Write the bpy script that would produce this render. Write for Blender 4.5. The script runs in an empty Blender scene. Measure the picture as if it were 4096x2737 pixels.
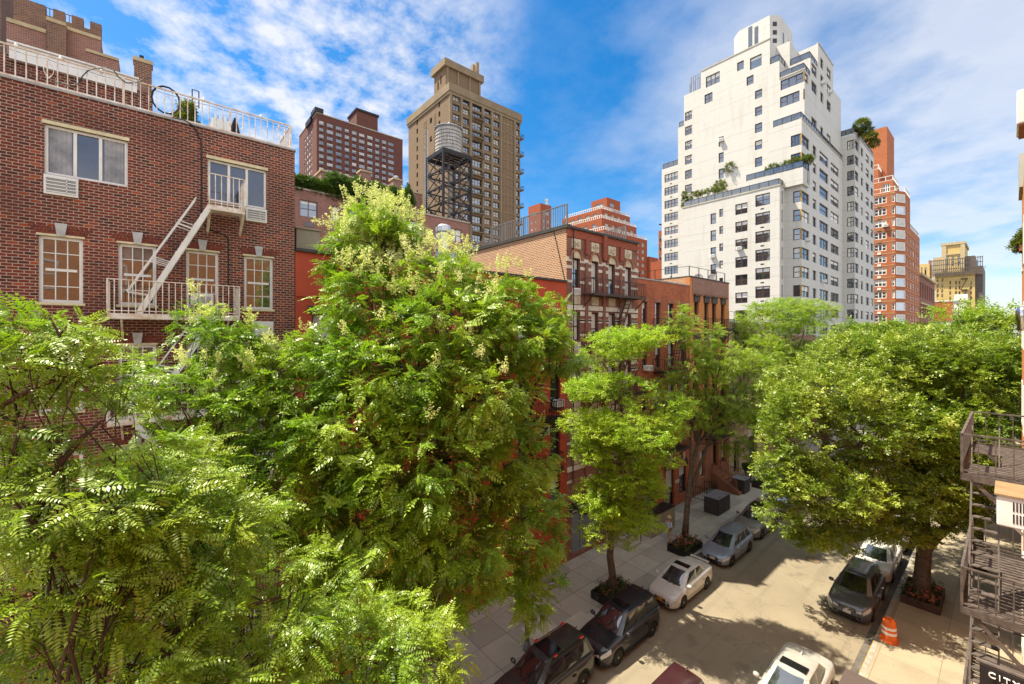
import bpy, bmesh, math, random
import numpy as np
from mathutils import Vector, Matrix
random.seed(7); RNG = np.random.default_rng(11)
SC = bpy.context.scene; COL = SC.collection
R = math.radians
# ------------------------------------------------------------------ camera model (metres; street runs along +Y, camera at a window over the right kerb)
CAMZ = 14.4; FPX = 1687.0; CX = 2048.0; HY = 1335.0
YAW = math.atan2(4040 - CX, FPX)
FW = Vector((-math.sin(YAW), math.cos(YAW), 0)); RT = Vector((math.cos(YAW), math.sin(YAW), 0))
def ray(px, py):
    return FW + RT * ((px - CX) / FPX) + Vector((0, 0, (HY - py) / FPX))
def at_x(px, py, X):
    d = ray(px, py); t = X / d.x; return Vector((X, d.y * t, CAMZ + d.z * t))
def at_y(px, py, Y):
    d = ray(px, py); t = Y / d.y; return Vector((d.x * t, Y, CAMZ + d.z * t))
def at_z(px, py, Z=0.0):
    d = ray(px, py); t = (Z - CAMZ) / d.z; return Vector((d.x * t, d.y * t, Z))
def at_d(px, py, D):
    d = ray(px, py); return Vector((0, 0, CAMZ)) + d * D
def YX(px, X): return at_x(px, HY, X).y       # position along a street facade
def XY(px, Y): return at_y(px, HY, Y).x       # position along a facade square to the street
def ZX(px, py, X): return at_x(px, py, X).z
def ZY(px, py, Y): return at_y(px, py, Y).z

# ------------------------------------------------------------------ mesh building
class MB:
    def __init__(s): s.v = []; s.f = []; s.m = []; s.mi = 0
    def quad(s, a, b, c, d):
        n = len(s.v); s.v += [tuple(a), tuple(b), tuple(c), tuple(d)]; s.f.append((n, n+1, n+2, n+3)); s.m.append(s.mi)
    def poly(s, pts):
        n = len(s.v); s.v += [tuple(p) for p in pts]; s.f.append(tuple(range(n, n+len(pts)))); s.m.append(s.mi)
    def box(s, x0, x1, y0, y1, z0, z1):
        if x0 > x1: x0, x1 = x1, x0
        if y0 > y1: y0, y1 = y1, y0
        n = len(s.v)
        s.v += [(x0,y0,z0),(x1,y0,z0),(x1,y1,z0),(x0,y1,z0),(x0,y0,z1),(x1,y0,z1),(x1,y1,z1),(x0,y1,z1)]
        for q in ((0,3,2,1),(4,5,6,7),(0,1,5,4),(1,2,6,5),(2,3,7,6),(3,0,4,7)):
            s.f.append(tuple(n+i for i in q)); s.m.append(s.mi)
    def bar(s, p, q, w, h=None, up=(0,0,1)):
        p = Vector(p); q = Vector(q); h = h or w; d = (q - p)
        if d.length < 1e-6: return
        d.normalize(); u = Vector(up)
        if abs(d.dot(u)) > .98: u = Vector((0,1,0)) if abs(d.y) < .9 else Vector((1,0,0))
        a = d.cross(u).normalized() * (w/2); b = a.cross(d).normalized() * (h/2)
        n = len(s.v)
        for o in (p, q):
            for k in ((-1,-1),(1,-1),(1,1),(-1,1)): s.v.append(tuple(o + a*k[0] + b*k[1]))
        for k in range(4):
            j = (k+1) % 4; s.f.append((n+k, n+j, n+4+j, n+4+k)); s.m.append(s.mi)
        s.f.append((n+3,n+2,n+1,n)); s.f.append((n+4,n+5,n+6,n+7)); s.m += [s.mi]*2
    def tube(s, pts, rad, n=6, cap=True):
        pts = [Vector(p) for p in pts]; rs = rad if isinstance(rad, (list, tuple)) else [rad]*len(pts)
        base = len(s.v); prev = None
        for i, p in enumerate(pts):
            d = (pts[min(i+1, len(pts)-1)] - pts[max(i-1, 0)])
            d = d.normalized() if d.length > 1e-9 else Vector((0,0,1))
            if prev is None:
                prev = d.cross(Vector((0,0,1)) if abs(d.z) < .9 else Vector((1,0,0))).normalized()
            a = (prev - d * prev.dot(d)).normalized(); prev = a; b = d.cross(a)
            for k in range(n):
                t = 2*math.pi*k/n; s.v.append(tuple(p + (a*math.cos(t) + b*math.sin(t)) * rs[i]))
        for i in range(len(pts)-1):
            for k in range(n):
                j = (k+1) % n
                s.f.append((base+i*n+k, base+i*n+j, base+(i+1)*n+j, base+(i+1)*n+k)); s.m.append(s.mi)
        if cap:
            s.f.append(tuple(base+k for k in range(n-1,-1,-1))); e = base+(len(pts)-1)*n
            s.f.append(tuple(e+k for k in range(n))); s.m += [s.mi]*2
    def lathe(s, prof, c=(0,0,0), n=16, axis='z'):
        base = len(s.v); c = Vector(c)
        for r, h in prof:
            for k in range(n):
                t = 2*math.pi*k/n; x, y = r*math.cos(t), r*math.sin(t)
                s.v.append(tuple(c + (Vector((x,y,h)) if axis == 'z' else Vector((x,h,y)))))
        for i in range(len(prof)-1):
            for k in range(n):
                j = (k+1) % n; q = (base+i*n+k, base+i*n+j, base+(i+1)*n+j, base+(i+1)*n+k)
                s.f.append(q if axis == 'z' else q[::-1]); s.m.append(s.mi)
        a = tuple(base+k for k in range(n-1,-1,-1)); e = base+(len(prof)-1)*n; b = tuple(e+k for k in range(n))
        if prof[0][0] > 1e-4: s.f.append(a if axis == 'z' else a[::-1]); s.m.append(s.mi)
        if prof[-1][0] > 1e-4: s.f.append(b if axis == 'z' else b[::-1]); s.m.append(s.mi)
    def prism(s, pts, z0, z1):
        n = len(s.v); k = len(pts)
        s.v += [(p[0],p[1],z0) for p in pts] + [(p[0],p[1],z1) for p in pts]
        for i in range(k):
            j = (i+1) % k; s.f.append((n+i, n+j, n+k+j, n+k+i)); s.m.append(s.mi)
        s.f.append(tuple(n+i for i in range(k-1,-1,-1))); s.f.append(tuple(n+k+i for i in range(k))); s.m += [s.mi]*2
    def grid(s, P, flip=False):
        n = len(s.v); a = len(P); b = len(P[0])
        for row in P: s.v += [tuple(p) for p in row]
        for i in range(a-1):
            for j in range(b-1):
                q = (n+i*b+j, n+(i+1)*b+j, n+(i+1)*b+j+1, n+i*b+j+1)
                s.f.append(q[::-1] if flip else q); s.m.append(s.mi)
    def mesh(s, name, mats, smooth=False, org=(0,0,0)):
        me = bpy.data.meshes.new(name); o = Vector(org)
        v = np.array(s.v, dtype=float).reshape(-1,3) - np.array(o)
        me.from_pydata(v.tolist(), [], s.f)
        for mt in (mats if isinstance(mats, (list, tuple)) else [mats]): me.materials.append(mt)
        if any(s.m): me.polygons.foreach_set('material_index', s.m)
        if smooth: me.polygons.foreach_set('use_smooth', [True]*len(me.polygons))
        uv_box(me, o); me.update(); return me
    def build(s, name, mats, parent=None, smooth=False, bevel=0.0, org=None):
        o = org if org is not None else (root_loc(parent) if parent else Vector((0,0,0)))
        ob = bpy.data.objects.new(name, s.mesh(name, mats, smooth, o)); COL.objects.link(ob)
        if parent: ob.parent = parent
        if bevel: bev(ob, bevel)
        return ob
def bev(ob, w, seg=2):
    m = ob.modifiers.new('Bevel', 'BEVEL'); m.width = w; m.segments = seg; m.limit_method = 'ANGLE'; m.angle_limit = R(40)
def uv_box(me, org):
    nl = len(me.loops)
    if not nl: return
    uv = me.uv_layers.new(name='UVMap'); nv = len(me.vertices)
    co = np.empty(nv*3); me.vertices.foreach_get('co', co); co = co.reshape(-1,3) + np.array(org)
    li = np.empty(nl, dtype=np.int64); me.loops.foreach_get('vertex_index', li)
    npol = len(me.polygons); nr = np.empty(npol*3); me.polygons.foreach_get('normal', nr); nr = np.abs(nr.reshape(-1,3))
    tot = np.empty(npol, dtype=np.int64); me.polygons.foreach_get('loop_total', tot)
    ax = np.repeat(np.argmax(nr, axis=1), tot); p = co[li]
    u = np.where(ax == 0, p[:,1], p[:,0]); w = np.where(ax == 2, p[:,1], p[:,2])
    uv.data.foreach_set('uv', np.stack([u, w], 1).ravel())
def root_loc(o):
    while o.parent: o = o.parent
    return o.location
def thing(name, label, cat, loc=(0,0,0), group=None):
    o = bpy.data.objects.new(name, None); COL.objects.link(o); o.location = loc; o.empty_display_size = .2
    return tag(o, label, cat, group)
def tag(o, label, cat, group=None):
    o['label'] = label; o['category'] = cat
    if group: o['group'] = group
    return o
def struct(o, kind='structure'): o['kind'] = kind; return o
def text_mesh(txt, size, mat, name, parent, loc, rot, extrude=.01, spacing=1.0, align='LEFT'):
    cu = bpy.data.curves.new('t', 'FONT'); cu.body = txt; cu.size = size; cu.extrude = extrude; cu.space_character = spacing; cu.align_x = align
    to = bpy.data.objects.new('t', cu); COL.objects.link(to); dg = bpy.context.evaluated_depsgraph_get()
    me = bpy.data.meshes.new_from_object(to.evaluated_get(dg)); bpy.data.objects.remove(to); bpy.data.curves.remove(cu)
    me.materials.clear(); me.materials.append(mat)
    ob = bpy.data.objects.new(name, me); COL.objects.link(ob); ob.parent = parent
    ob.location = Vector(loc) - root_loc(parent); ob.rotation_euler = rot; return ob

# ------------------------------------------------------------------ materials
MATS = {}
def nt(name):
    m = bpy.data.materials.new(name); m.use_nodes = True; t = m.node_tree; return m, t, t.nodes['Principled BSDF']
def N(t, typ, **kw):
    n = t.nodes.new(typ)
    for k, v in kw.items(): setattr(n, k, v)
    return n
def setin(n, **kw):
    for k, v in kw.items(): n.inputs[k.replace('_', ' ')].default_value = v
def c4(c): return (c[0], c[1], c[2], 1)
def mixc(t, fac, a, b, blend='MIX'):
    n = N(t, 'ShaderNodeMix', data_type='RGBA', blend_type=blend)
    for s, i in ((fac, 0), (a, 6), (b, 7)):
        if hasattr(s, 'is_linked'): t.links.new(s, n.inputs[i])
        else: n.inputs[i].default_value = s if i == 0 else c4(s)
    return n.outputs[2]
def noise(t, vec, scale, detail=3, rough=.55):
    n = N(t, 'ShaderNodeTexNoise'); setin(n, Scale=scale, Detail=detail, Roughness=rough)
    if vec is not None: t.links.new(vec, n.inputs['Vector'])
    return n.outputs['Fac']
def ramp(t, fac, a, b):
    n = N(t, 'ShaderNodeMapRange'); n.inputs[1].default_value = a; n.inputs[2].default_value = b; n.clamp = True
    t.links.new(fac, n.inputs[0]); return n.outputs[0]
def bump(t, bs, h, strength=.3, dist=.01):
    n = N(t, 'ShaderNodeBump'); setin(n, Strength=strength, Distance=dist); t.links.new(h, n.inputs['Height']); t.links.new(n.outputs[0], bs.inputs['Normal'])
def brick_mat(name, c1, c2, c3, mortar, w=.22, h=.085, ms=.012, stain=(.12,.09,.07), stain_amt=.4, odd=None, rough=.85):
    m, t, bs = nt(name); uv = N(t, 'ShaderNodeUVMap').outputs[0]
    wn = N(t, 'ShaderNodeTexNoise'); setin(wn, Scale=9.0, Detail=2.0); t.links.new(uv, wn.inputs['Vector'])
    dv = N(t, 'ShaderNodeVectorMath', operation='SCALE'); dv.inputs['Scale'].default_value = .018; t.links.new(wn.outputs['Color'], dv.inputs[0])
    ad = N(t, 'ShaderNodeVectorMath', operation='ADD'); t.links.new(uv, ad.inputs[0]); t.links.new(dv.outputs[0], ad.inputs[1])
    b = N(t, 'ShaderNodeTexBrick'); setin(b, Scale=1.0, Mortar_Size=ms, Mortar_Smooth=.25, Bias=0.0, Brick_Width=w, Row_Height=h); t.links.new(ad.outputs[0], b.inputs['Vector'])
    b.inputs['Color1'].default_value = (0,0,0,1); b.inputs['Color2'].default_value = (1,1,1,1); b.inputs['Mortar'].default_value = (.5,.5,.5,1)
    sep = N(t, 'ShaderNodeSeparateColor'); t.links.new(b.outputs['Color'], sep.inputs[0]); rnd = sep.outputs[0]
    col = mixc(t, ramp(t, rnd, 0, .55), c1, c2); col = mixc(t, ramp(t, rnd, .5, .95), col, c3)
    if odd: col = mixc(t, ramp(t, rnd, .93, .95), col, odd)
    col = mixc(t, b.outputs['Fac'], col, mortar)
    st = noise(t, uv, .45, 5, .6); col = mixc(t, ramp(t, st, .45, .8), col, stain, 'MIX') if stain_amt >= 1 else mixc(t, _mul(t, ramp(t, st, .45, .8), stain_amt), col, stain)
    t.links.new(col, bs.inputs['Base Color']); bs.inputs['Roughness'].default_value = rough; bs.inputs['Specular IOR Level'].default_value = .25
    inv = N(t, 'ShaderNodeMath', operation='SUBTRACT'); inv.inputs[0].default_value = 1; t.links.new(b.outputs['Fac'], inv.inputs[1]); bump(t, bs, inv.outputs[0], .5, .012)
    MATS[name] = m; return m
def _mul(t, a, k):
    n = N(t, 'ShaderNodeMath', operation='MULTIPLY'); t.links.new(a, n.inputs[0]); n.inputs[1].default_value = k; return n.outputs[0]
def plain(name, c, rough=.6, metal=0.0, var=.12, scale=3.0, spec=.4, c2=None, bumps=0.0, coat=0.0, obj=True):
    m, t, bs = nt(name)
    vec = N(t, 'ShaderNodeTexCoord').outputs['Object']
    f = noise(t, vec, scale, 5, .6)
    d = c2 if c2 else tuple(x*(1-var*2) for x in c)
    t.links.new(mixc(t, ramp(t, f, .35, .7), c, d), bs.inputs['Base Color'])
    bs.inputs['Roughness'].default_value = rough; bs.inputs['Metallic'].default_value = metal; bs.inputs['Specular IOR Level'].default_value = spec
    if coat: bs.inputs['Coat Weight'].default_value = coat; bs.inputs['Coat Roughness'].default_value = .04
    if bumps: bump(t, bs, noise(t, vec, scale*8, 4), bumps, .01)
    MATS[name] = m; return m
def glass_mat(name, c, refl=.4, rough=.03):
    m, t, bs = nt(name); out = t.nodes['Material Output']
    oi = N(t, 'ShaderNodeObjectInfo'); vec = N(t, 'ShaderNodeTexCoord').outputs['Object']
    f = noise(t, vec, 1.3, 2)
    col = mixc(t, ramp(t, f, .35, .7), c, tuple(x*.35 for x in c)); col = mixc(t, _mul(t, oi.outputs['Random'], .6), col, tuple(x*.3 for x in c))
    t.links.new(col, bs.inputs['Base Color']); bs.inputs['Roughness'].default_value = .2
    gl = N(t, 'ShaderNodeBsdfGlossy'); gl.inputs['Roughness'].default_value = rough; gl.inputs['Color'].default_value = (.85,.92,1,1)
    nb = N(t, 'ShaderNodeBump'); setin(nb, Strength=.06, Distance=.05); t.links.new(noise(t, vec, 1.1, 1), nb.inputs['Height']); t.links.new(nb.outputs[0], gl.inputs['Normal'])
    mx = N(t, 'ShaderNodeMixShader'); mx.inputs[0].default_value = refl; t.links.new(bs.outputs[0], mx.inputs[1]); t.links.new(gl.outputs[0], mx.inputs[2]); t.links.new(mx.outputs[0], out.inputs[0])
    MATS[name] = m; return m
def leaf_mat(name, a, b, c, trans=.4, gloss=.4):
    m, t, bs = nt(name); out = t.nodes['Material Output']
    geo = N(t, 'ShaderNodeNewGeometry'); vec = geo.outputs['Position']
    col = mixc(t, geo.outputs['Random Per Island'], a, b); col = mixc(t, ramp(t, noise(t, vec, .55, 3), .42, .66), col, c)
    t.links.new(col, bs.inputs['Base Color']); bs.inputs['Roughness'].default_value = .42; bs.inputs['Specular IOR Level'].default_value = gloss
    tr = N(t, 'ShaderNodeBsdfTranslucent'); tc = mixc(t, .5, col, (a[0]*.95, a[1]*1.3, a[2]*.4)); t.links.new(tc, tr.inputs[0])
    mx = N(t, 'ShaderNodeMixShader'); mx.inputs[0].default_value = trans; t.links.new(bs.outputs[0], mx.inputs[1]); t.links.new(tr.outputs[0], mx.inputs[2]); t.links.new(mx.outputs[0], out.inputs[0])
    MATS[name] = m; return m
def stripes(name, base, dark, row=.09, stain=(.36,.32,.24), amt=.42):   # painted brick: faint courses, rust streaks and slab lines
    m, t, bs = nt(name); uv = N(t, 'ShaderNodeUVMap').outputs[0]
    b = N(t, 'ShaderNodeTexBrick'); setin(b, Scale=1.0, Mortar_Size=.012, Mortar_Smooth=.4, Brick_Width=row*3, Row_Height=row); t.links.new(uv, b.inputs['Vector'])
    b.inputs['Color1'].default_value = c4(base); b.inputs['Color2'].default_value = c4(tuple(x*.93 for x in base)); b.inputs['Mortar'].default_value = c4(dark)
    sl = N(t, 'ShaderNodeTexBrick'); setin(sl, Scale=1.0, Mortar_Size=.025, Mortar_Smooth=.2, Brick_Width=400.0, Row_Height=2.906); t.links.new(uv, sl.inputs['Vector'])
    col = mixc(t, _mul(t, sl.outputs['Fac'], .55), b.outputs['Color'], tuple(x*.4 for x in stain))
    mp = N(t, 'ShaderNodeMapping'); mp.inputs['Scale'].default_value = (1.2,.12,1); t.links.new(uv, mp.inputs[0])
    col = mixc(t, _mul(t, ramp(t, noise(t, mp.outputs[0], 1.0, 6, .65), .5, .75), amt), col, stain)
    mp2 = N(t, 'ShaderNodeMapping'); mp2.inputs['Scale'].default_value = (.1,2.2,1); t.links.new(uv, mp2.inputs[0])
    col = mixc(t, _mul(t, ramp(t, noise(t, mp2.outputs[0], 1.0, 5, .6), .5, .75), amt*.6), col, tuple(x*1.1 for x in stain))
    t.links.new(col, bs.inputs['Base Color']); bs.inputs['Roughness'].default_value = .7; bs.inputs['Specular IOR Level'].default_value = .25
    MATS[name] = m; return m
def concrete_slabs(name, c, sx, sy, joint):
    m, t, bs = nt(name); uv = N(t, 'ShaderNodeUVMap').outputs[0]
    b = N(t, 'ShaderNodeTexBrick'); b.offset = 0; b.squash = 1; setin(b, Scale=1.0, Mortar_Size=.012, Mortar_Smooth=.1, Brick_Width=sx, Row_Height=sy); t.links.new(uv, b.inputs['Vector'])
    b.inputs['Color1'].default_value = c4(c); b.inputs['Color2'].default_value = c4((c[0]*.62, c[1]*.62, c[2]*.63)); b.inputs['Mortar'].default_value = c4(joint)
    col = mixc(t, _mul(t, ramp(t, noise(t, uv, .8, 6, .65), .42, .75), .5), b.outputs['Color'], (c[0]*.5, c[1]*.47, c[2]*.44))
    col = mixc(t, _mul(t, ramp(t, noise(t, uv, 7, 3, .6), .62, .72), .5), col, (c[0]*.35, c[1]*.33, c[2]*.3))
    t.links.new(col, bs.inputs['Base Color']); bs.inputs['Roughness'].default_value = .85; bump(t, bs, noise(t, uv, 30, 4), .2, .01)
    MATS[name] = m; return m
brick_mat('brown brick', (.115,.024,.015), (.19,.036,.02), (.055,.018,.015), (.36,.28,.21), .215, .088, .0115, (.045,.02,.016), .7, odd=(.30,.06,.02))
brick_mat('castle brick', (.16,.065,.04), (.22,.09,.05), (.09,.045,.03), (.30,.24,.18), .24, .1, .014, (.10,.06,.045), .5)
brick_mat('mid brick', (.20,.062,.042), (.27,.085,.055), (.14,.05,.036), (.40,.31,.25), .24, .09, .014, (.14,.06,.045), .45)
brick_mat('party brick', (.30,.11,.048), (.37,.15,.064), (.21,.075,.04), (.54,.43,.29), .26, .115, .022, (.38,.2,.1), .35)
brick_mat('maroon brick', (.24,.105,.075), (.28,.12,.085), (.18,.082,.064), (.22,.12,.09), .24, .09, .008, (.05,.022,.02), .5)
brick_mat('cornice brick', (.30,.07,.04), (.35,.085,.045), (.24,.06,.036), (.2,.1,.07), .22, .085, .008, (.1,.03,.022), .4)
brick_mat('red brick', (.42,.125,.056), (.48,.145,.062), (.34,.095,.048), (.20,.07,.045), .22, .08, .008, (.09,.03,.02), .6)
brick_mat('orange brick', (.55,.20,.062), (.60,.23,.072), (.48,.165,.055), (.32,.16,.08), .22, .08, .008, (.2,.08,.035), .4)
brick_mat('tower orange', (.36,.105,.038), (.42,.125,.045), (.31,.09,.034), (.40,.17,.09), .3, .12, .012, (.26,.09,.04), .35)
brick_mat('stepped orange', (.30,.07,.03), (.34,.085,.036), (.26,.06,.028), (.34,.12,.06), .3, .12, .01, (.2,.06,.03), .35)
brick_mat('dark tower', (.125,.047,.035), (.145,.054,.04), (.10,.04,.03), (.12,.05,.042), .3, .12, .01, (.15,.08,.07), .35)
brick_mat('brown tower', (.185,.125,.075), (.21,.14,.085), (.16,.11,.066), (.15,.105,.064), .3, .12, .01, (.17,.12,.075), .35)
brick_mat('yellow brick', (.52,.38,.14), (.58,.42,.16), (.47,.34,.13), (.45,.35,.18), .3, .12, .01, (.36,.25,.1), .4)
plain('red stucco', (.42,.075,.038), .8, var=.1, scale=.7, bumps=.15, spec=.2)
plain('limestone', (.50,.40,.24), .85, var=.16, scale=1.5, bumps=.2, spec=.2)
plain('limestone joint', (.2,.15,.09), .9)
plain('brownstone', (.32,.14,.085), .85, var=.15, scale=2, bumps=.2, spec=.2)
plain('cream stone', (.60,.53,.38), .8, var=.2, scale=3, bumps=.3, spec=.2)
plain('relief stone', (.52,.46,.33), .8, c2=(.30,.25,.17), scale=5, bumps=.6, spec=.2)
plain('band stone', (.64,.60,.50), .8, var=.15, scale=3, spec=.2)
plain('concrete', (.46,.42,.34), .85, var=.12, scale=.6, bumps=.1, spec=.2)
plain('tan concrete', (.25,.19,.12), .85, var=.12, scale=.3, bumps=.1, spec=.2)
plain('roof felt', (.12,.115,.11), .9, var=.2, scale=.6)
plain('roof silver', (.42,.42,.42), .7, var=.15, scale=.6)
plain('coping metal', (.36,.34,.32), .5, metal=.3, var=.2, scale=3)
plain('dark coping', (.05,.047,.042), .6, var=.2, scale=2)
plain('white paint', (.74,.73,.69), .5, var=.08, scale=2.5)
plain('rusty white', (.76,.74,.69), .55, c2=(.50,.33,.2), scale=4.5)
plain('cream trim', (.66,.58,.36), .6, var=.15, scale=4)
plain('keystone', (.46,.46,.45), .8, var=.15, scale=6, bumps=.3)
plain('arch brick', (.20,.042,.022), .85, c2=(.09,.028,.02), scale=6, bumps=.3)
plain('black metal', (.018,.017,.016), .45, metal=.2, var=.2, scale=5)
plain('brown metal', (.075,.042,.03), .55, metal=.2, var=.25, scale=5)
plain('grey iron', (.13,.105,.088), .6, c2=(.055,.042,.036), scale=7, metal=.1)
plain('bronze frame', (.085,.048,.028), .5, var=.15, scale=4, metal=.1)
plain('ochre panel', (.42,.27,.07), .6, var=.15, scale=3)
plain('dark frame', (.03,.028,.028), .5)
plain('grey frame', (.16,.15,.145), .5)
plain('ac white', (.72,.72,.69), .5, var=.06, scale=3)
plain('ac grill', (.30,.30,.29), .5)
plain('louvre', (.28,.19,.11), .8)
plain('rubber', (.012,.012,.012), .6)
plain('bark', (.10,.062,.04), .9, c2=(.045,.028,.02), scale=6, bumps=.7, spec=.15)
plain('grey bark', (.13,.10,.075), .9, c2=(.06,.045,.034), scale=5, bumps=.8, spec=.15)
plain('red bark', (.13,.055,.03), .85, c2=(.07,.03,.02), scale=6, bumps=.5, spec=.15)
plain('galvanised', (.55,.56,.57), .35, metal=.8, var=.12, scale=4)
plain('chrome', (.6,.6,.6), .12, metal=1.0, var=.05)
plain('blind', (.56,.54,.49), .8, var=.1, scale=1)
plain('curtain', (.36,.36,.37), .85, c2=(.17,.18,.20), scale=2.2)
plain('glare curtain', (.30,.22,.17), .8, c2=(.14,.09,.07), scale=1.5)
plain('steel black', (.028,.022,.022), .5, metal=.3, var=.2, scale=2)
plain('tan panel', (.33,.29,.2), .7, var=.1, scale=1)
plain('soil', (.04,.028,.02), .95, var=.3, scale=8)
glass_mat('glass', (.035,.045,.06), .38); glass_mat('blue glass', (.03,.036,.046), .22); glass_mat('dark glass', (.02,.022,.024), .22)
glass_mat('screen glass', (.03,.05,.12), .07, .08); glass_mat('car glass', (.014,.018,.02), .16)
glass_mat('railing glass', (.09,.10,.10), .14)
stripes('white brick', (.56,.548,.515), (.45,.435,.40))
M = MATS
# ------------------------------------------------------------------ windows and facades
WCACHE = {}
def frame_mb(mb, w, h, style, t, d=.07):
    """frame of a window: x along the wall, y inward, z up"""
    def B(x0, x1, z0, z1, y0=0.0, y1=d): mb.box(x0, x1, y0, y1, z0, z1)
    B(0, t, 0, h); B(w-t, w, 0, h); B(t, w-t, 0, t); B(t, w-t, h-t, h)
    n = {'dh':1, 'dh2':2, 'tri':3, 'quad':4, 'pic':1, 'slide':2, 'slide3':3, 'grid6':1, 'fix':1, 'tall':1}[style]
    for k in range(1, n):
        x = t + (w-2*t)*k/n; B(x-t*.5, x+t*.5, t, h-t, .004, d-.004)
    for k in range(n):
        a = t + (w-2*t)*k/n; b = t + (w-2*t)*(k+1)/n
        if style == 'tri' and k == 1: continue
        if style in ('dh','dh2','tri','quad','grid6'):
            B(a+t*.5, b-t*.5, h*.5-t*.45, h*.5+t*.45, .012, d-.01)
        if style == 'grid6':
            for s in (1, 2):
                x = a + (b-a)*s/3; B(x-.013, x+.013, t, h-t, .02, d-.03)
            for q in (.25, .75): B(a, b, h*q-.013, h*q+.013, .024, d-.034)
def pane_mb(mb, w, h, t, blind, d=.055):
    e = t*.5; zb = h-e-(h-2*e)*blind
    mb.mi = 0
    if blind < .99: mb.quad((e,d,e),(w-e,d,e),(w-e,d,zb),(e,d,zb))
    if blind > .01:
        mb.mi = 1; mb.quad((e,d,zb),(w-e,d,zb),(w-e,d,h-e),(e,d,h-e))
    mb.mi = 0
BL = [0,0,0,.25,.35,.5,.0,1.0]
class Bld:
    def __init__(s, name, label, cat, loc, wall, roof='roof felt', frame='bronze frame', glass='glass', blind='blind', lod=0, rec=.1, group=None, t=.07, limit=96):
        s.root = thing(name, label, cat, loc, group); s.w = MB(); s.r = MB(); s.wall = wall; s.roofm = roof
        s.frame = frame; s.glass = glass; s.blind = blind; s.lod = lod; s.rec = rec; s.n = 0; s.rest = MB(); s.t = t; s.limit = limit; s.loc = Vector(loc)
    def win(s, face, plane, a, b, z0, z1, style='dh', blind=None, rec=None, frame=None, glass=None, bm=None, t=None):
        w = round(b-a, 3); h = round(z1-z0, 3); t = t or s.t
        if blind is None: blind = random.choice(BL)
        rec = s.rec if rec is None else rec; fm = frame or s.frame; gm = glass or s.glass; bm = bm or s.blind
        s.n += 1
        if face == 'S': P = Vector((a, plane+rec, z0)); rot = 0
        else: P = Vector((plane-rec, a, z0)); rot = math.pi/2
        if s.n > s.limit:
            mb = MB(); frame_mb(mb, w, h, style, t); mb.mi = 1
            pm = MB(); pane_mb(pm, w, h, t, blind)
            n0 = len(s.rest.v)
            for src, off in ((mb, 0), (pm, 1)):
                n0 = len(s.rest.v); c, sn = math.cos(rot), math.sin(rot)
                s.rest.v += [(P.x + c*v[0]-sn*v[1], P.y + sn*v[0]+c*v[1], P.z+v[2]) for v in src.v]
                s.rest.f += [tuple(i+n0 for i in f) for f in src.f]; s.rest.m += [off + (k if off else 0) for k in src.m]
            s.restm = [M[fm], M[gm], M[bm]]
            return None
        k1 = (w, h, style, t, fm, s.lod, gm, bm, blind if s.lod else 0)
        if k1 not in WCACHE:
            mb = MB(); frame_mb(mb, w, h, style, t); ms = [M[fm]]
            if s.lod:
                pm = MB(); pane_mb(pm, w, h, t, blind); n0 = len(mb.v); mb.v += pm.v; mb.f += [tuple(i+n0 for i in f) for f in pm.f]; mb.m += [1+k for k in pm.m]; ms = [M[fm], M[gm], M[bm]]
            WCACHE[k1] = mb.mesh('window', ms)
        o = bpy.data.objects.new('window', WCACHE[k1]); COL.objects.link(o); o.parent = s.root
        o.location = P - s.loc; o.rotation_euler = (0, 0, rot)
        if not s.lod:
            k2 = ('p', w, h, t, blind, gm, bm)
            if k2 not in WCACHE:
                pm = MB(); pane_mb(pm, w, h, t, blind); WCACHE[k2] = pm.mesh('pane', [M[gm], M[bm]])
            p = bpy.data.objects.new('pane', WCACHE[k2]); COL.objects.link(p); p.parent = o
        return o
    def face(s, face, plane, a0, a1, z0, z1, ops, mb=None, depth=None):
        mb = mb or s.w; depth = depth if depth is not None else s.rec + .08
        def P(a, z, y=0.0): return (a, plane+y, z) if face == 'S' else (plane-y, a, z)
        ua = sorted({round(q, 4) for q in [a0, a1] + [o[0] for o in ops] + [o[1] for o in ops] if a0-1e-4 <= q <= a1+1e-4})
        za = sorted({round(q, 4) for q in [z0, z1] + [o[2] for o in ops] + [o[3] for o in ops] if z0-1e-4 <= q <= z1+1e-4})
        for j in range(len(za)-1):
            zc = (za[j]+za[j+1])/2; row = [o for o in ops if o[2] < zc < o[3]]; st = None
            for i in range(len(ua)-1):
                uc = (ua[i]+ua[i+1])/2; hole = any(o[0] < uc < o[1] for o in row)
                if not hole and st is None: st = ua[i]
                if st is not None and (hole or i == len(ua)-2):
                    e = ua[i] if hole else ua[i+1]
                    mb.quad(P(st,za[j]), P(e,za[j]), P(e,za[j+1]), P(st,za[j+1])); st = None
        for o in ops:
            a, b, c, d = o[:4]
            mb.quad(P(a,c),P(a,c,depth),P(a,d,depth),P(a,d)); mb.quad(P(b,c,depth),P(b,c),P(b,d),P(b,d,depth))
            mb.quad(P(a,c),P(b,c),P(b,c,depth),P(a,c,depth)); mb.quad(P(a,d,depth),P(b,d,depth),P(b,d),P(a,d))
    def block(s, x0, x1, y0, y1, z0, z1, E=(), S=(), parapet=.0, cop=None, skipS=False, skipE=False):
        if not skipE: s.face('E', x1, y0, y1, z0, z1, [o for o in E])
        if not skipS: s.face('S', y0, x0, x1, z0, z1, [o for o in S])
        s.w.quad((x0,y1,z0),(x0,y0,z0),(x0,y0,z1),(x0,y1,z1)); s.w.quad((x1,y1,z0),(x0,y1,z0),(x0,y1,z1),(x1,y1,z1))
        s.r.quad((x0,y0,z1-parapet),(x1,y0,z1-parapet),(x1,y1,z1-parapet),(x0,y1,z1-parapet))
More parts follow.
